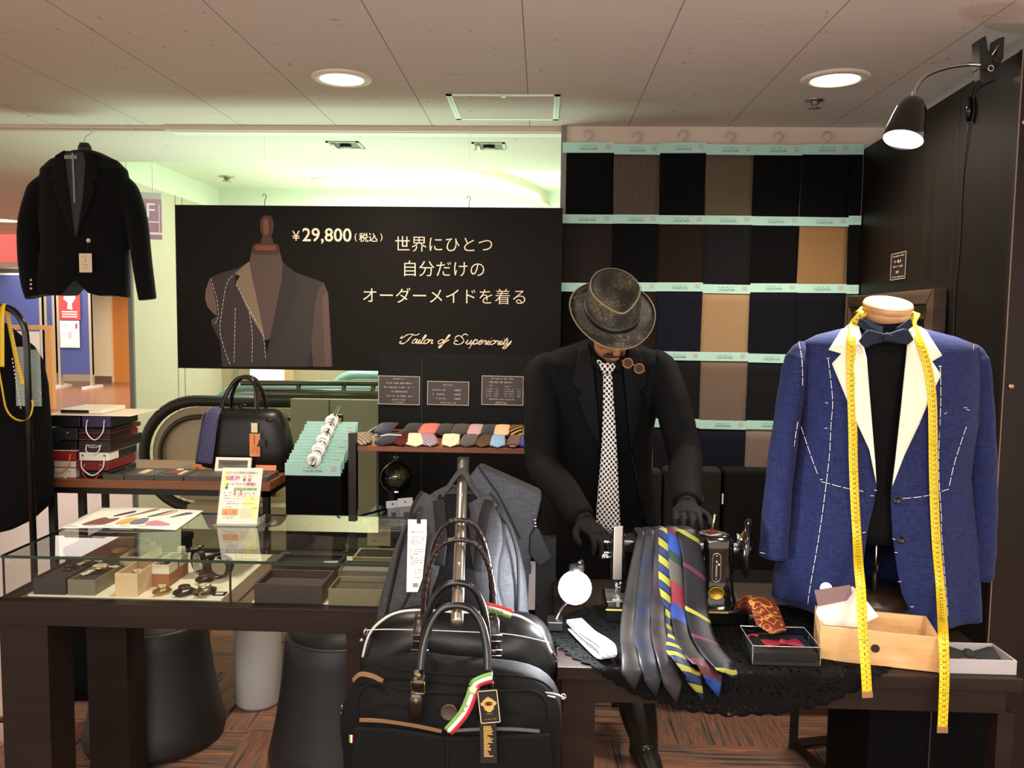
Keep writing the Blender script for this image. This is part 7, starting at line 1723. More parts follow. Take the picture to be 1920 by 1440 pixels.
for (x, y) in ((1553, 672), (1550, 756), (1549, 803), (1505, 733), (1540, 900), (1763, 686), (1773, 775), (1815, 768), (1810, 766), (1635, 930), (1642, 918), (1676, 1010), (1680, 1035), (1687, 1090), (1620, 999), (1710, 1138), (1735, 1165), (1745, 750), (1722, 797)):
    p = cf(x, y, .007); MB().tube([p + Vector((-.004, 0, rr.uniform(-.002, .002))), p + Vector((.003, -.002, rr.uniform(-.002, .003)))], .0007, 4).build('tailor_tack', THR, t)
for px, py in ((1682, 937), (1689, 1011)): button(cf(px, py, .008), .0105, M('black_button', '0c0c0e', .25), t)
# denim collar and bow tie
cz0 = at(1660, 585, Y=MY - .07).z
t = thing('bow_tie', (mx, MY - .1, cz0), 'dark denim bow tie with collar band around the mannequin neck', 'bow tie')
DEN = cloth('dark_denim', '1a1e28', 500, .85, .5, col2='282f40')
m = MB(); n = 40; rg = [[], [], []]
for i in range(n + 1):
    th = R_(-62 + 304 * i / n); s = math.sin(th); fr = max(0, -s)
    for k, (rr_, dz) in enumerate(((.064, .0), (.069, .020), (.067, .034))):
        rg[k].append((mxn + rr_ * 1.04 * math.cos(th), MY + rr_ * s - .012 * fr, cz0 - .046 + dz - .03 * fr + .012 * (1 - fr)))
m.loft(rg, closed=False); m.build('collar_band', M('denim_light', '2f3a58', .8, bump=.4, bscale=600), t, smooth=True, solid=.004)
for s, pts in ((-1, [(1612, 596), (1607, 610), (1634, 628), (1640, 616), (1622, 602)]), (1, [(1707, 596), (1711, 612), (1686, 628), (1680, 616), (1697, 604)])):
    m = MB(); m.drape(pts, lambda x, y: at(x, y, Y=MY - .082 - .03 * (1 - abs(x - 1660) / 52)), 2); m.build('collar_point', DEN, t, smooth=True, solid=.004)
Yb = MY - .125; cc = at(1661, 632, Y=Yb)
for s, pts in ((-1, [(1659, 626), (1628, 618), (1621, 624), (1611, 640), (1622, 653), (1636, 646), (1659, 640)]), (1, [(1663, 626), (1694, 616), (1702, 618), (1713, 637), (1702, 646), (1690, 645), (1663, 640)])):
    P = [at(x, y, Y=Yb) for x, y in pts]; m = MB(); m.prism([p + Vector((0, -.006, 0)) for p in P], (0, .014, 0)); m.build('wing', DEN, t, bevel=.004, seg=3)
m = MB(); m.ball(tuple(cc + Vector((0, -.008, 0))), .012, 12, (1.1, .8, 1)); m.build('knot', DEN, t, smooth=True)
# yellow tape around the mannequin neck
def tp_(px, py, off=.016): return cf(px, py, off)
nkL, nkR = tp_(1604, 604, .02), tp_(1709, 604, .02)
zb_ = nkL.z + .028
pts = [at(1626, 1300, Y=1.842), at(1623, 1250, Y=1.846), at(1619, 1200, Y=1.862), at(1616, 1150, Y=1.882), at(1614, 1104, Y=1.925), at(1610, 1060, Y=2.0), tp_(1607, 1010, .02), tp_(1603, 941), tp_(1600, 866), tp_(1599, 805), tp_(1596.4, 724), tp_(1595.6, 670), tp_(1597, 632), tp_(1602, 607),
       Vector((mxn - .066, MY - .02, zb_)), Vector((mxn - .055, MY + .05, zb_ + .004)), Vector((mxn, MY + .078, zb_ + .004)), Vector((mxn + .055, MY + .05, zb_ + .004)), Vector((mxn + .068, MY - .02, zb_)),
       tp_(1710, 607), tp_(1725, 642), tp_(1738.6, 686), tp_(1747, 737), tp_(1749.4, 805), tp_(1750, 866), tp_(1752, 941), tp_(1756, 1022), tp_(1763, 1100, .02), at(1767, 1160, Y=1.99), at(1769, 1200, Y=1.868), at(1771, 1250, Y=1.845), at(1770, 1300, Y=1.84), at(1767, 1366, Y=1.838)]
def tape2():
    P = smoothpts(pts, 8); n = len(P); S = []
    for i, p in enumerate(P):
        f = i / (n - 1)
        d = (P[min(i + 1, n - 1)] - P[max(i - 1, 0)]).normalized()
        s = Vector((0, 0, 1)).cross(Vector((0, 0, 1)))
        if d.z > .4: s = Vector((-1, 0, 0)) if False else Vector((1, 0, 0))
        elif d.z < -.4: s = Vector((-1, 0, 0))
        else: s = Vector((.1, .0, 0)) if False else None
        S.append(s)
    # across the nape the band lies on edge: blend between the two strands
    i0 = max(i for i in range(n // 2) if S[i] is not None); i1 = min(i for i in range(n // 2, n) if S[i] is not None)
    for i in range(i0 + 1, i1):
        f = (i - i0) / (i1 - i0); a = math.pi * f; S[i] = Vector((math.cos(a), 0, math.sin(a) * 1.2))
    for i in range(n):
        if S[i] is None: S[i] = Vector((1, 0, 0)) if i < n / 2 else Vector((-1, 0, 0))
    t = thing('tape_measure', P[0], 'yellow tape measure around the mannequin neck hanging over the blue coat', 'tape measure')
    wid = .0222
    m = MB(); ribbon(m, P, wid, S, nu=2); m.build('tape', YEL, t, smooth=True, solid=.0008)
    mk = MB()
    for rng in (range(0, i0), range(i1, n - 1)):
        acc = 0; k = 1 if rng.start == 0 else 150; prev = None
        for i in rng:
            seg = P[i + 1] - P[i]; L = seg.length; d = seg.normalized(); pos = acc
            while pos < L:
                c = P[i] + d * pos; down = -d if d.z > 0 else d
                right = Vector((1, 0, 0)); right = (right - down * right.dot(down)).normalized(); nn = right.cross(-down)
                T = Matrix(((right.x, -down.x, nn.x, c.x), (right.y, -down.y, nn.y, c.y), (right.z, -down.z, nn.z, c.z), (0, 0, 0, 1))) @ Matrix.Translation((0, 0, .0012))
                mk.T = T; mk.box(-wid / 2, -wid * .18, .0056, .0062, -.0003, 0); mk.box(wid * .18, wid / 2, .0056, .0062, -.0003, 0)
                if k % 10 == 0: mk.box(-wid / 2, wid / 2, .0054, .0064, -.0003, 0)
                mk.text(str(k), .0095, Matrix.Identity(4)); mk.T = Matrix.Identity(4)
                k += 1 if rng.start == 0 else -1; pos += .0125
            acc = pos - L
    mk.build('markings', TMARK, t)
    for e, f_ in ((P[0], P[1]), (P[-1], P[-2])):
        d = (e - f_).normalized(); m = MB(); ribbon(m, [e - d * .004, e + d * .010], wid * 1.08, Vector((1, 0, 0)), nu=1); m.build('end_clip', M('tape_clip', 'b98d6a', .35, .7), t, solid=.0025)
tape2()

# ================================================================ tall dark panel at the right, clamp lamp, mirror
PA = Vector((1.372, 2.53, 0)); PB = Vector((1.462, 3.94, 0)); pd = (PB - PA).normalized(); pn = Vector((-pd.y, pd.x, 0))   # pn points into the stand (-x)
PH = 2.34
DPW = woodmat('dark_panel_wood', '0f0b09', '17110d', axis=2, rough=.5, coat=.02); DPF = woodmat('panel_edge_wood', '1f1511', '2a1d16', axis=2, rough=.5, coat=.02)
PL = (PB - PA).length
TP = Matrix(((pd.x, -pn.x, 0, PA.x), (pd.y, -pn.y, 0, PA.y), (0, 0, 1, 0), (0, 0, 0, 1)))      # x along the panel, y away from the stand
t = thing('partition_panel', PA + Vector((.1, .5, 0)), 'tall dark brown wooden partition panel at the right of the stand', 'partition')
m = MB(TP); m.box(.004, PL, 0, .30, 0, PH); m.build('panel', DPW, t)
m = MB(TP); m.box(-.022, .004, -.002, .45, 0, PH + .001); m.build('end_board', DPF, t)
m = MB(TP); m.box(.39, .393, -.0012, .001, 0, PH); m.build('joint', M('panel_dark_joint', '070605', .7), t)
m = MB(TP); m.box(-.0225, -.02, -.0035, -.0005, 0, PH); m.build('edge_highlight_strip', M('edge_highlight', '7c6a5c', .5), t)  # paler strip, the highlight along the panel corner put into its colour
for py in (228, 725, 1240):
    z = at(1900, py, Y=2.5).z; m = MB(TP); m.ball((-.024, .012 + (.006 if py == 725 else 0), z), .0095, 12, (.5, 1, 1)); m.build('screw_cap', M('screw_nickel', 'b08f7c', .3, .9), t, smooth=True)
def onpanel(px, py, off=0):
    d = CAMROT @ Vector(((px - 960) / FPX, -(py - 720) / FPX, -1)); o = PA + pn * off
    k = (o - EYE).dot(pn) / d.dot(pn); return EYE + d * k
# small notice
q = [onpanel(*p, .004) for p in ((1671, 477), (1699, 474), (1697, 522), (1669, 526))]
c = q[3]; ex = q[2] - q[3]; T = face(tuple(c), tuple(ex)); ww = ex.length; hh = (q[0] - q[3]).length
t = thing('price_notice', (q[3] + q[2]) / 2, 'small black bordered notice on the tall dark panel', 'sign')
m = MB(T); m.box(0, ww, 0, hh, -.003, 0); m.build('panel', M('notice_ground2', '1a1714', .4), t)
m = MB(T); f_ = .0025; m.box(0, ww, 0, f_, 0, .0008).box(0, ww, hh - f_, hh, 0, .0008).box(0, f_, 0, hh, 0, .0008).box(ww - f_, ww, 0, hh, 0, .0008); m.build('border', M('notice_border', 'b9aca2', .5), t)
m = MB(T)
greek(m, ww * .1, ww * .9, hh * .88, .0045, 2); greek(m, ww * .25, ww * .72, hh * .68, .012, 3); greek(m, ww * .15, ww * .8, hh * .49, .006, 4); textfit(m, '500円', Matrix.Translation((ww * .48, hh * .28, .0008)), height=.012); greek(m, ww * .1, ww * .9, hh * .1, .0045, 6)
m.build('lettering', M('notice_lettering', 'd9cfc6', .6), t)
# mirror
u0, u1 = (onpanel(1777, 560) - PA).dot(pd), (onpanel(1607, 560) - PA).dot(pd)
zt0 = onpanel(1776, 539, .05).z; zbm = .55; fw = .105
t = thing('framed_mirror', PA + pd * (u0 + u1) * .5 + Vector((0, 0, zbm)), 'large mirror in a dark wooden frame on the tall panel behind the coat', 'mirror')
FRM = woodmat('mirror_frame_wood', '3a2a1f', '58432f', axis=1, rough=.4)
def frame_bar(pts):      # mitred bars with a stepped section
    m = MB(TP); m.prism(pts[0], (0, -.05, 0)); m.prism(pts[1], (0, -.035, 0)); return m.build('frame_bar', FRM, t, bevel=.004)
def rect(u_, w_, z_, h_): return [(u_, 0, z_), (u_ + w_, 0, z_), (u_ + w_, 0, z_ + h_), (u_, 0, z_ + h_)]
h2 = fw * .5
for a, b, c, d in (((u0, zt0), (u1, zt0), (1, -1), (-1, -1)), ((u0, zbm), (u1, zbm), (1, 1), (-1, 1)), ((u0, zbm), (u0, zt0), (1, 1), (1, -1)), ((u1, zbm), (u1, zt0), (-1, 1), (-1, -1))):
    A_ = [(a[0], -.001, a[1]), (b[0], -.001, b[1]), (b[0] + d[0] * h2, -.001, b[1] + d[1] * h2), (a[0] + c[0] * h2, -.001, a[1] + c[1] * h2)]
    B_ = [(a[0] + c[0] * h2, -.001, a[1] + c[1] * h2), (b[0] + d[0] * h2, -.001, b[1] + d[1] * h2), (b[0] + d[0] * fw, -.001, b[1] + d[1] * fw), (a[0] + c[0] * fw, -.001, a[1] + c[1] * fw)]
    frame_bar((A_, B_))
m = MB(TP); m.box(u0 + fw, u1 - fw, -.016, -.012, zbm + fw, zt0 - fw); m.build('mirror_glass', M('mirror_silver', 'd9ded9', .02, 1.0), t)
# clamp lamp on the panel top
GB_ = M('gloss_black_lamp', '060606', .14, coat=.3)
cY = 2.585; cl = at(1850, 150, Y=cY)
hd = at(1693, 263, Y=2.36); ht = at(1713, 190, Y=2.39); axis = (hd - ht).normalized()
t = thing('clamp_lamp', (PA.x, cY, PH), 'black clamp lamp with chrome gooseneck on top of the dark panel', 'lamp')
Lh = (hd - ht).length; R = (35.5 / FPX) * 2.36
q = Vector((0, 0, -1)).rotation_difference(axis).to_matrix()
def lam(m): m.v = [tuple(ht + q @ Vector(v)) for v in m.v]; return m
m = lam(MB().lathe([(.006, .012), (.016, .008), (.028, -.002), (.040, -Lh * .22), (R * .86, -Lh * .48), (R * .97, -Lh * .78), (R, -Lh), (R * .985, -Lh * 1.01), (R * .95, -Lh * .98), (R * .9, -Lh * .6), (.03, -Lh * .15)], n=36)); m.build('shade', GB_, t, smooth=True)
m = lam(MB().lathe([(R * .95, -Lh * .93), (R * .5, -Lh * .95), (.0001, -Lh * .955)], n=32)); m.build('led_disc', M('led_white', 'ffffff', .4, emit='f4f8ff', es=14), t, smooth=True)
m = lam(MB().box(-.006, .006, -R * .62, -R * .5, -Lh * .42, -Lh * .25)); m.build('push_switch', M('lamp_switch', 'd8c2b4', .4), t, bevel=.001)
clp = at(1838, 122, Y=cY - .02)
gp = smoothpts([ht - axis * .008, at(1716, 168, Y=2.42), at(1735, 143, Y=2.46), at(1775, 127, Y=2.52), at(1815, 121, Y=2.56), clp], 7)
MB().tube(gp, .0058, 10).build('gooseneck', CHR, t, smooth=True)
BP = M('clamp_plastic', '171616', .35)
def quad(pts, Y, th, nm):
    m = MB(); m.prism([at(x, y, Y=Y) for x, y in pts], (0, th, 0)); return m.build(nm, BP, t, bevel=.002)
quad([(1836, 74), (1849, 66), (1853, 92), (1863, 108), (1862, 128), (1850, 132), (1838, 128)], cY - .02, .045, 'clamp_jaw')
quad([(1871, 72), (1884, 68), (1882, 108), (1876, 120), (1866, 118), (1862, 108), (1869, 100)], cY - .02, .045, 'clamp_jaw')
quad([(1837, 112), (1850, 118), (1862, 124), (1866, 140), (1860, 152), (1846, 158), (1838, 150)], cY - .015, .035, 'clamp_body')
m = MB(); a = at(1860, 104, Y=cY - .03); b = at(1872, 84, Y=cY - .03); m.tube([a, b], .0022, 6); m.tube(arc(at(1858, 128, Y=cY - .03), .008, 0, 360, 14), .002, 6, closed=True); m.build('spring', CHR, t, smooth=True)
m = MB(); m.box(at(1843, 118, Y=cY).x, at(1868, 118, Y=cY).x, cY - .014, cY + .03, PH - .03, PH + .012); m.build('clamp_foot', BP, t)
cord = [onpanel(1846, 150, .02), onpanel(1828, 163, .012), onpanel(1823, 172, .008), onpanel(1820, 186, .008)]
m = MB(); m.tube(smoothpts(cord, 5), .0025, 6); m.build('cord', BLK, t, smooth=True)
m = MB(); m.tube([onpanel(1818, 184, .012), onpanel(1818, 205, .014), onpanel(1816, 228, .012)], [.008, .011, .008], 10); m.build('inline_switch', GB_, t, smooth=True)
m = MB(); m.tube(smoothpts([onpanel(1817, 230, .006), onpanel(1806, 330, .003), onpanel(1800, 450, .003), onpanel(1790, 560, .003), onpanel(1788, 640, .003)], 4), .0022, 6); m.build('cord', BLK, t, smooth=True)
l = bpy.data.lights.new('clamp_spot', 'SPOT'); l.energy = 75; l.color = (1, .97, .93); l.spot_size = R_(84); l.spot_blend = .75; l.shadow_soft_size = .04
o = bpy.data.objects.new('clamp_spot', l); COL.objects.link(o); o.parent = t; o.matrix_parent_inverse = root_matrix(t).inverted(); o.location = hd + axis * .004
o.rotation_euler = (Vector((.90, 2.08, 1.42)) - hd).to_track_quat('-Z', 'Y').to_euler()

# ================================================================ upholstered bench behind the tailor
UPH = cloth('dark_brown_upholstery', '2c2825', 420, .95, .3); UPD = cloth('black_upholstery', '161515', 420, .95, .3)
by = 3.55
t = thing('upholstered_bench', (at(1330, 900, Y=by).x, by, 0), 'dark upholstered bench with tall back cushions behind the tailor', 'bench')
for (p0, p1, mt, tp) in ((1130, 1243, UPH, 880), (1245, 1355, UPH, 878), (1358, 1470, UPD, 880), (1473, 1585, UPD, 880)):
    a, b = at(p0, tp, Y=by), at(p1, tp, Y=by)
    m = MB(); m.box(a.x + .002, b.x - .002, by, by + .09, .46, a.z); m.build('back_cushion', mt, t, bevel=.018, seg=4)
a, b = at(1130, 900, Y=by), at(1585, 900, Y=by)
MB().box(a.x, b.x, by - .36, by + .08, .42, .48).build('seat', UPD, t, bevel=.015, seg=3)
p = at(1354, 926, Y=by - .002); q = at(1356, 945, Y=by - .002); MB().box(p.x, q.x, by - .003, by + .002, q.z, p.z).build('white_label', WHT, t)
for x in (a.x + .03, at(1437, 1100, Y=by - .3).x, b.x - .06):
    for y in (by - .33, by + .04): MB().box(x, x + .03, y, y + .03, 0, .42).build('leg', M('dark_leg_wood', '1d1411', .4), t)
# card stand beside the backpack
cy_ = 2.50
t = thing('card_stand', (at(1025, 1100, Y=cy_).x, cy_, 0), 'slim black stand with a white card bearing a blue square', 'stand')
a, b = at(1006, 1000, Y=cy_), at(1043, 1000, Y=cy_)
MB().box(a.x, b.x, cy_, cy_ + .04, 0, at(1020, 1010, Y=cy_).z).build('post', M('blue_black_post', '16161d', .5), t)
MB().box(a.x - .14, b.x - .004, cy_ - .08, cy_ + .12, .006, .018).build('base', BLKM, t)
a, b = at(975, 1052, Y=cy_ - .01), at(1003, 1143, Y=cy_ - .01)
cdd = MB().box(a.x, b.x, cy_ - .012, cy_ - .01, b.z, a.z).build('card', M('pale_card', 'b9b4b6', .6), t)
a, b = at(982, 1058, Y=cy_ - .013), at(996, 1076, Y=cy_ - .013); MB().box(a.x, b.x, cy_ - .0135, cy_ - .012, b.z, a.z).build('blue_square', M('card_blue', '35508f', .6), cdd)
MB().box(at(976, 1130, Y=cy_).x, at(1010, 1130, Y=cy_).x, cy_ - .011, cy_, at(990, 1140, Y=cy_).z, at(990, 1136, Y=cy_).z).build('card_clip', BLKM, t)

# ================================================================ the tailor
SKIN = M('skin', 'a86a4a', .5, mott=.06)
HC = at(1147, 586, Y=2.72); HT = R_(43); HZ = R_(11)
HM = Matrix.Translation(HC) @ Matrix.Rotation(HT, 4, 'X') @ Matrix.Rotation(HZ, 4, 'Z') @ Matrix.Rotation(R_(3), 4, 'Y')
def H(x, y, z): return HM @ Vector((x, y, z))
sh = [at(1018, 694, Y=2.86), at(1238, 688, Y=2.86)]
el = [at(1020, 868, Y=2.74), at(1282, 852, Y=2.71)]
wr = [at(1095, 978, Y=2.46), at(1288, 948, Y=2.43)]
pel = Vector((.20, 3.03, .95)); chest = at(1130, 760, Y=2.93); neckb = at(1140, 672, Y=2.88)
hip = [Vector((.12, 3.03, .92)), Vector((.28, 3.03, .92))]
kn = [Vector((.09, 2.95, .50)), Vector((.285, 2.88, .50))]
an = [Vector((.075, 2.97, .10)), Vector((.375, 2.80, .10))]
def fingers(mb, w, d, nrm, k, side, curl, s=1.0, r=1.0):
    """a hand: palm, four unequal fingers bent at the knuckles and a thumb from the side of the palm"""
    d = d.normalized(); nrm = (nrm - d * nrm.dot(d)).normalized(); x = d.cross(nrm) * side       # x: towards the thumb
    P = lambda a, b, c: w + d * a * s + x * b * s + nrm * c * s
    rings = []
    for a, hw, ht in ((-.02, .026, .020), (.01, .030, .019), (.045, .041, .017), (.08, .043, .015), (.098, .040, .012)):
        rings.append([P(a, hw * r * math.cos(q_), ht * r * math.sin(q_)) for q_ in [6.2832 * j / 16 for j in range(16)]])
    mb.loft(rings)
    for j, (b, L, sp) in enumerate(((.030, .072, .10), (.010, .080, .03), (-.011, .075, -.04), (-.031, .058, -.12))):
        p = P(.088, b, 0); a_ = curl * .45; pts = [p]; dd = (d + x * sp).normalized()
        for m_, fl_ in ((.45, 1), (.31, 1.1), (.24, .8)):
            v = dd * math.cos(a_) - nrm * math.sin(a_); p = p + v * L * m_ * s; pts.append(p); a_ += curl * fl_
        mb.tube(smoothpts(pts, 3), [(.0098 - .0026 * i / 9) * s * r for i in range(10)], 8); mb.ball(pts[-1], .0072 * s * r, 8)
    p = P(.025, .028, -.004); pts = [p, P(.05, .052, -.014), P(.078, .062, -.022), P(.098, .060, -.03)]
    mb.tube(smoothpts(pts, 3), [(.0125 - .0035 * i / 9) * s * r for i in range(10)], 8); mb.ball(pts[-1], .0088 * s * r, 8)
hd_dir = [(Vector((.225, 2.275, .905)) - wr[0]), (Vector((.405, 2.25, 1.0)) - wr[1])]
hnrm = [Vector((.25, -.1, 1)), Vector((0, .25, 1))]
def limb(mb, pts, rs, n=14): mb.tube(smoothpts(pts, 5), [lerpk_lin([(i, r) for i, r in enumerate(rs)], k / 5)[0] for k in range(5 * (len(pts) - 1) + 1)], n)
m = MB()
# head, jaw, nose, ears, neck
T0 = m.T; HF = HM @ Matrix.Translation((0, -.004, .02)); m.T = HF
m.ball((0, .0, -.055), .1, 24, (.77, .94, .98)); m.ball((0, -.038, -.125), .06, 18, (.95, .85, .85)); m.ball((0, -.072, -.158), .024, 12, (1.05, .8, .8))
m.tube([(0, -.088, -.055), (0, -.100, -.08), (0, -.112, -.096)], [.008, .011, .014], 8); m.ball((0, -.106, -.1), .014, 10, (1.25, .9, .8))
m.tube([(-.02, -.093, -.128), (0, -.1, -.126), (.02, -.093, -.128)], .007, 8); m.tube([(-.017, -.088, -.138), (0, -.095, -.139), (.017, -.088, -.138)], .0075, 8)
for s in (-1, 1): m.ball((s * .077, .012, -.07), .03, 10, (.3, .6, 1)); m.ball((s * .042, -.068, -.082), .026, 10, (1, .6, .8))
m.T = T0
limb(m, [H(0, .03, -.11), neckb + Vector((0, .0, .03)), neckb + Vector((0, .03, -.08))], [.056, .058, .075])
limb(m, [neckb + Vector((0, .03, -.06)), chest, Vector((.2, 3.0, 1.08)), pel], [.07, .105, .10, .12], 18)
for i in (0, 1):
    limb(m, [neckb + Vector((0, .03, -.06)), sh[i].lerp(neckb, .35) + Vector((0, .02, -.045)), sh[i] + Vector((0, .01, -.035)), sh[i].lerp(el[i], .4), el[i], el[i].lerp(wr[i], .5), wr[i]], [.05, .05, .045, .040, .034, .030, .019])
    limb(m, [pel + Vector((0, 0, -.02)), hip[i], hip[i].lerp(kn[i], .5), kn[i], kn[i].lerp(an[i], .35), an[i]], [.11, .09, .074, .052, .045, .026])
    f = an[i]; limb(m, [f, f + Vector((.008, -.04, -.06)), f + Vector((.018, -.13, -.074))], [.026, .022, .018])
    d_ = hd_dir[i].normalized(); limb(m, [wr[i] - d_ * .03, wr[i], wr[i] + d_ * .04, wr[i] + d_ * .085], [.020, .019, .016, .012])
person = m.build('person', SKIN, None, voxel=.007, vsm=4)
tag(person, 'man in black suit, gloves and worn leather hat bending over the sewing machine', 'person')
def dress(mb, nm, mt, **k): return mb.build(nm, mt, person, **k)
# eyes closed to the work, brows, moustache, stubble and hair
HAIR = M('black_hair', '120e0c', .7, bump=.6, bscale=300)
m = MB(HF); m.tube(smoothpts([(-.036, -.083, -.126), (-.018, -.098, -.115), (0, -.102, -.114), (.018, -.098, -.115), (.036, -.083, -.126)], 4), [.004, .005, .0065, .0075, .0075, .0075, .007, .0065, .006, .0065, .007, .0075, .0075, .0075, .0065, .005, .004], 8); dress(m, 'moustache', HAIR, smooth=True)
m = MB(HF); m.ball((0, -.085, -.163), .018, 10, (1.2, .7, .7)); dress(m, 'beard', HAIR, smooth=True)
m = MB(HF)
for s in (-1, 1): m.tube(smoothpts([(s * .018, -.094, -.046), (s * .034, -.088, -.042), (s * .05, -.074, -.047)], 4), .0042, 6)
dress(m, 'eyebrows', HAIR, smooth=True)
m = MB(HF)
for s in (-1, 1): m.tube(smoothpts([(s * .02, -.091, -.068), (s * .034, -.089, -.072), (s * .046, -.079, -.069)], 4), .0025, 6)
dress(m, 'eyelashes', HAIR, smooth=True)
m = MB(HM); m.lathe([(.073, -.085), (.079, -.06), (.08, -.03), (.076, -.005)], (0, .012, 0), 28, 1.0, 1.16)
m.v = [v for v in m.v]; dress(m, 'hair', HAIR, smooth=True)
# hat
g = N('worn_hat_leather'); co = g.coord(); n1 = g.noise(co, 11, 5, .65)[0]; n2 = g.noise(g.map(co, (3, 3, 9)), 40, 4, .7)[0]
f = g.ramp(n1, [(.44, (0, 0, 0)), (.62, (1, 1, 1))]); f2 = g.ramp(n2, [(.45, (0, 0, 0)), (.7, (1, 1, 1))])
g.base(g.mix(g.math('MULTIPLY', f, f2), hx('2b2a26'), hx('95866a'))); g.set(Roughness=.72); g.b.inputs['Specular IOR Level'].default_value = .25; g.bump(n2, .3, .002); HATM = g.m
WORN = M('worn_tan_edge', '8c7d5c', .6, mott=.3)
hat = MB(HM); NH = 56
def tear(th, a, b, pinch):
    """oval that comes to a blunt point at the front (-y)"""
    x = a * math.cos(th); y = b * math.sin(th)
    if y < 0: x *= 1 - pinch * (abs(y) / b) ** 1.6
    return x, y
def ring(a, b, z, pinch, dz=None):
    out = []
    for i in range(NH):
        th = 2 * math.pi * i / NH; x, y = tear(th, a, b, pinch); out.append((x, y, z + (dz(th) if dz else 0)))
    return out
curl = lambda th: .016 * math.cos(th) ** 2 - .012 * max(0, -math.sin(th)) ** 2
brim = [ring(.137, .158, .0, 0, curl), ring(.128, .148, .0, 0, lambda t_: curl(t_) * .75), ring(.112, .132, .0, 0, lambda t_: curl(t_) * .4), ring(.094, .113, .001, 0), ring(.088, .108, .006, 0)]
top_dz = lambda th: -.016 * max(0, -math.sin(th)) + .004 * max(0, math.sin(th))
crown = [ring(.087, .106, .02, .0), ring(.086, .105, .05, .06), ring(.083, .101, .08, .22, lambda t_: top_dz(t_) * .6), ring(.078, .096, .099, .42, top_dz), ring(.074, .091, .103, .5, top_dz), ring(.068, .084, .099, .55, top_dz), ring(.055, .066, .088, .5, lambda t_: top_dz(t_) * .5), ring(.03, .036, .083, .3), ring(.004, .005, .082, 0)]
m = MB(HM); m.loft(brim + crown, caps=True); dress(m, 'hat', HATM, smooth=True, solid=.003)
hatobj = person.children[-1]
def sub(mb, nm, mt, **k): return mb.build(nm, mt, hatobj, **k)
m = MB(HM); m.tube(brim[0], .0022, 6, closed=True); sub(m, 'brim_edge', WORN, smooth=True)
m = MB(HM); m.tube(crown[3], .0035, 6, closed=True); sub(m, 'crown_ridge', WORN, smooth=True)
m = MB(HM); lo, hi = ring(.0895, .1085, .008, 0), ring(.0885, .1075, .026, 0); m.loft([lo, hi], caps=False); sub(m, 'hat_band', M('black_hat_band', '12120f', .45), smooth=True, solid=.003)
m = MB(HM); m.tube(hi, .0012, 5, closed=True); sub(m, 'band_edge', M('band_edge_grey', '4a4640', .6), smooth=True)
# jacket
rows2 = [(634, 1104, 1180, .068, 2.86), (644, 1078, 1202, .085, 2.86), (656, 1040, 1228, .10, 2.865), (678, 1012, 1243, .118, 2.875), (740, 1016, 1236, .135, 2.90), (800, 1026, 1226, .135, 2.92), (870, 1032, 1222, .13, 2.95), (940, 1028, 1228, .14, 2.98), (1020, 1014, 1244, .155, 3.0), (1090, 1006, 1256, .165, 3.02), (1112, 1006, 1256, .166, 3.02)]
JR = []
for y, xl, xr, b, Y in rows2:
    l, r = at(xl, y, Y=Y), at(xr, y, Y=Y); JR.append((l.z, (l.x + r.x) / 2, (r.x - l.x) / 2, b, 0, Y))
JRk = [(-c[0],) + c[1:] for c in JR]
def jrow(z): r = lerpk_lin(JRk, -z); return (r[0], r[1], r[2], 0, 0, r[4])
def jfr(px, py, off=.004): return front_of(px, py, jrow, 2.9, off)
SUIT = cloth('black_suit', '0b0b0c', 900, .8, .3); SUL = cloth('black_suit_lapel', '0e0e0f', 900, .7, .3)
m = MB(); m.loft([ell(c[1], c[5], c[0], c[2], c[3], 40, 2.1) for c in JR])
for i in (0, 1):
    s = (-1, 1)[i]; n_ = 24
    P = smoothpts([sh[i] + Vector((-s * .035, .0, -.0)), sh[i] + Vector((s * .0, 0, -.02)), sh[i].lerp(el[i], .45) + Vector((s * .006, 0, 0)), el[i] + Vector((s * .004, .01, -.004)), el[i].lerp(wr[i], .5), wr[i] - hd_dir[i].normalized() * .012], 6)
    rs = [lerpk_lin([(0, .064), (1, .066), (2, .060), (3, .057), (4, .052), (5, .043)], k / 6)[0] * (1 + .022 * math.sin(k * 2.3) * (1 if 10 < k < 24 else 0)) for k in range(len(P))]
    m.tube(P, rs, 18)
dress(m, 'jacket', SUIT, voxel=.008, vsm=3)
jack = person.children[-1]
SH = [(1114, 676), (1167, 676), (1180, 780), (1192, 880), (1208, 960), (1226, 1040), (1108, 1040), (1116, 960), (1124, 880), (1120, 780)]
m = MB(); m.drape(SH, lambda x, y: jfr(x, y, .006), 3); dress(m, 'shirt', M('black_shirt', '060607', .7, spec=.12), smooth=True, solid=.003)
LPs = ([(1102, 642), (1088, 652), (1078, 690), (1072, 722), (1090, 735), (1082, 748), (1102, 800), (1127, 850), (1122, 780), (1113, 690), (1108, 660)],
       [(1184, 642), (1196, 652), (1208, 690), (1214, 722), (1198, 735), (1206, 748), (1196, 800), (1184, 850), (1177, 780), (1169, 690), (1177, 660)])
for P in LPs:
    m = MB(); m.drape(P, lambda x, y: jfr(x, y, .012), 3); m.build('lapel', SUL, jack, smooth=True, solid=.005)
for P in ([(1112, 664), (1122, 672), (1138, 690), (1124, 700), (1108, 680)], [(1170, 664), (1162, 672), (1146, 690), (1158, 700), (1174, 680)]):
    m = MB(); m.drape(P, lambda x, y: jfr(x, y, .018), 2); dress(m, 'shirt_collar', M('black_shirt', '060607', .7, spec=.12), smooth=True, solid=.004)
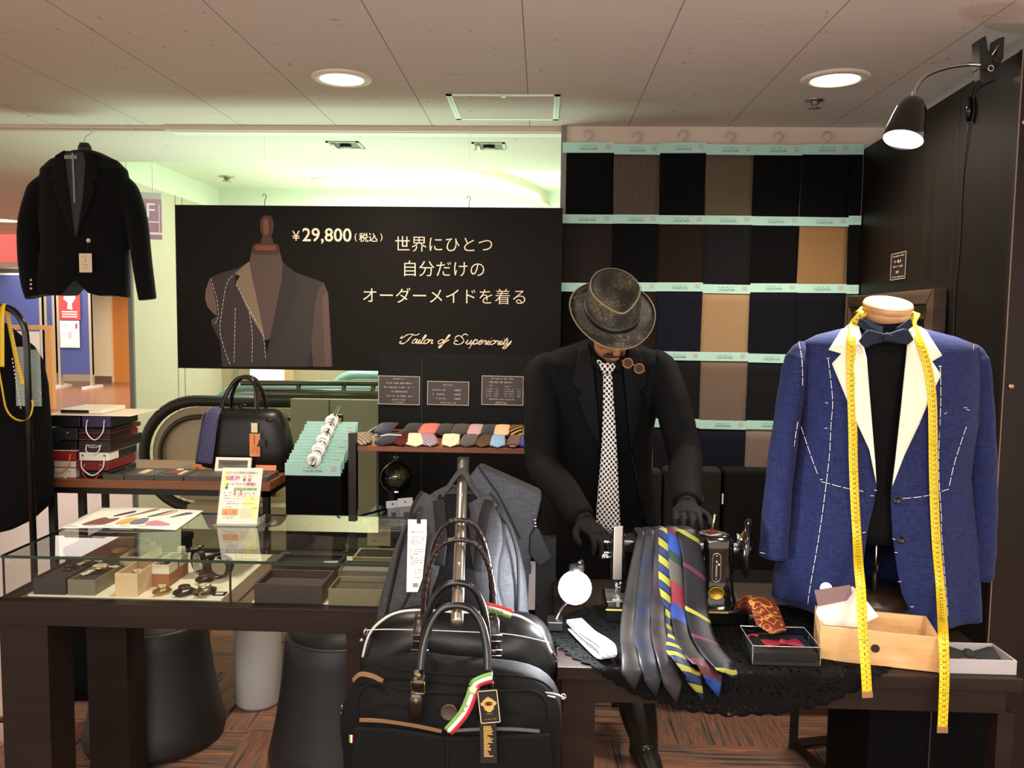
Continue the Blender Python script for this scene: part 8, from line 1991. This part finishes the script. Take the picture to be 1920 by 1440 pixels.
m = MB(); m.tube([jfr(1127, 850, .008), jfr(1122, 930, .008), jfr(1112, 1030, .008)], .003, 6); m.tube([jfr(1184, 850, .008), jfr(1200, 930, .008), jfr(1224, 1030, .008)], .003, 6); m.build('front_edge', SUL, jack, smooth=True)
m = MB(); a = jfr(1060, 905, .006); m.cbox(a, (.11, .006, .045), rz=-.35); m.build('pocket_flap', SUL, jack, bevel=.002)
for k in range(3): button(wr[1] - hd_dir[1].normalized() * (.03 + k * .016) + Vector((.046, -.0, .005)), .006, M('black_button', '0c0c0e', .25), jack, (1, -.2, 0))
# checked tie
g = N('tie_white_black_check'); u = g.map(g.coord('UV'), (96, 80, 1), (0, 0, R_(40))); ck = g.n('ShaderNodeTexChecker'); g.l(u, ck.inputs[0]); ck.inputs['Scale'].default_value = 1.0
s = g.sep(u); d1 = g.math('SUBTRACT', g.math('FRACT', s[0]), .5); d2 = g.math('SUBTRACT', g.math('FRACT', s[1]), .5)
rr2 = g.math('ADD', g.math('MULTIPLY', d1, d1), g.math('MULTIPLY', d2, d2)); dot = g.math('LESS_THAN', rr2, .15)
g.base(g.mix(dot, hx('e8e4e2'), hx('0e0e10'))); g.set(Roughness=.6); CKT = g.m
P = [(1139, 698, 15), (1141, 760, 20), (1142, 830, 27), (1141, 900, 36), (1140, 950, 42), (1140, 985, 46)]
Q = [jfr(1139, 698, .02)] + [at(x, y, Y=2.735 - (y - 700) * .00008) for x, y, w_ in P[1:]]
Q2 = smoothpts(Q, 6); W = [lerpk_lin([(i, p[2]) for i, p in enumerate(P)], k / 6)[0] * 2.76 / FPX for k in range(len(Q2))]
Q2.append(at(1141, 1012, Y=2.73)); W.append(.004)
m = MB(); ribbon(m, Q2, W, (1, 0, 0), crown=.005, nu=8); dress(m, 'necktie', CKT, smooth=True, solid=.003)
m = MB(); P3 = [jfr(1139, 682, .026), jfr(1139, 690, .03), jfr(1139, 700, .028)]; ribbon(m, P3, [.052, .044, .03], (1, 0, 0), crown=.012, nu=8); m.build('knot', CKT, person.children[-1], smooth=True, solid=.006)
m = MB(); ribbon(m, [jfr(1120, 676, .02), jfr(1128, 682, .022), jfr(1136, 686, .024)], .012, (0, 0, 1), nu=2); m.build('neck_loop', CKT, person.children[-1] if False else person, smooth=True, solid=.003)
# gloves
GLV = M('black_glove', '08080a', .8, spec=.2, bump=.3, bscale=200)
for i in (0, 1):
    m = MB(); fingers(m, wr[i], hd_dir[i], hnrm[i], 0, (1 if i == 0 else -1), (.5, .45)[i], 1.0, 1.04); m.tube([wr[i] - hd_dir[i].normalized() * .05, wr[i], wr[i] + hd_dir[i].normalized() * .015], [.033, .031, .030], 14)
    dress(m, 'glove', GLV, smooth=True, voxel=.0035, vsm=3)
# trousers and boots
m = MB(); 
limb(m, [pel + Vector((0, 0, .12)), pel, pel + Vector((0, 0, -.06))], [.15, .16, .14], 20)
for i in (0, 1): limb(m, [pel + Vector((0, 0, -.03)), hip[i], hip[i].lerp(kn[i], .5), kn[i], kn[i].lerp(an[i], .4), kn[i].lerp(an[i], .75)], [.13, .108, .09, .072, .068, .062])
dress(m, 'trousers', cloth('black_trousers', '101011', 900, .9, .3), voxel=.009, vsm=3)
for i in (0, 1):
    m = MB(); a = an[i]; limb(m, [kn[i].lerp(an[i], .5), kn[i].lerp(an[i], .8), a, a + Vector((.0, .01, -.06))], [.075, .064, .05, .05]); limb(m, [a + Vector((0, .03, -.055)), a + Vector((.01, -.06, -.055)), a + Vector((.02, -.15, -.068)), a + Vector((.022, -.19, -.074))], [.046, .046, .038, .022])
    m.v = [(v[0], v[1], max(v[2], .008)) for v in m.v]
    dress(m, 'boot', M('boot_leather', '15130f', .3, bump=.15), smooth=True, voxel=.006, vsm=3)
# glasses hung on the lapel
t = thing('eyeglasses', jfr(1187, 686, .02), 'round amber eyeglasses hanging on the jacket lapel of the tailor', 'glasses')
AMB = M('amber_acetate', 'a5602c', .2, trans=.15); 
c1, c2 = jfr(1177, 681, .026), jfr(1198.5, 691, .026); r = .0155
for c in (c1, c2):
    m = MB(); m.tube(arc(c, r, 0, 360, 24, (1, .0, 0), (0, -.1, 1)), .0028, 8, closed=True); m.build('rim', AMB, t, smooth=True)
    m = MB(); m.add([c + Vector((r * math.cos(a_), 0, r * math.sin(a_))) for a_ in [6.2832 * k / 24 for k in range(24)]], [tuple(range(24))]); m.build('lens', glassmat('lens_glass', 'b9b4ac', .6), t)
m = MB(); d = (c2 - c1).normalized(); m.tube(smoothpts([c1 + d * r, (c1 + c2) / 2 + Vector((0, -.002, .004)), c2 - d * r], 4), .003, 6); m.build('bridge', AMB, t, smooth=True)
m = MB(); m.tube([c1 - d * r, c1 - d * (r + .008) + Vector((0, .004, 0))], .003, 6); m.tube([c2 + d * r, c2 + d * (r + .008) + Vector((0, .004, 0))], .003, 6); m.tube([c1 - d * (r + .006) + Vector((0, .004, 0)), c1 + Vector((.01, .012, -.02))], .0022, 6); m.build('temples', AMB, t, smooth=True)
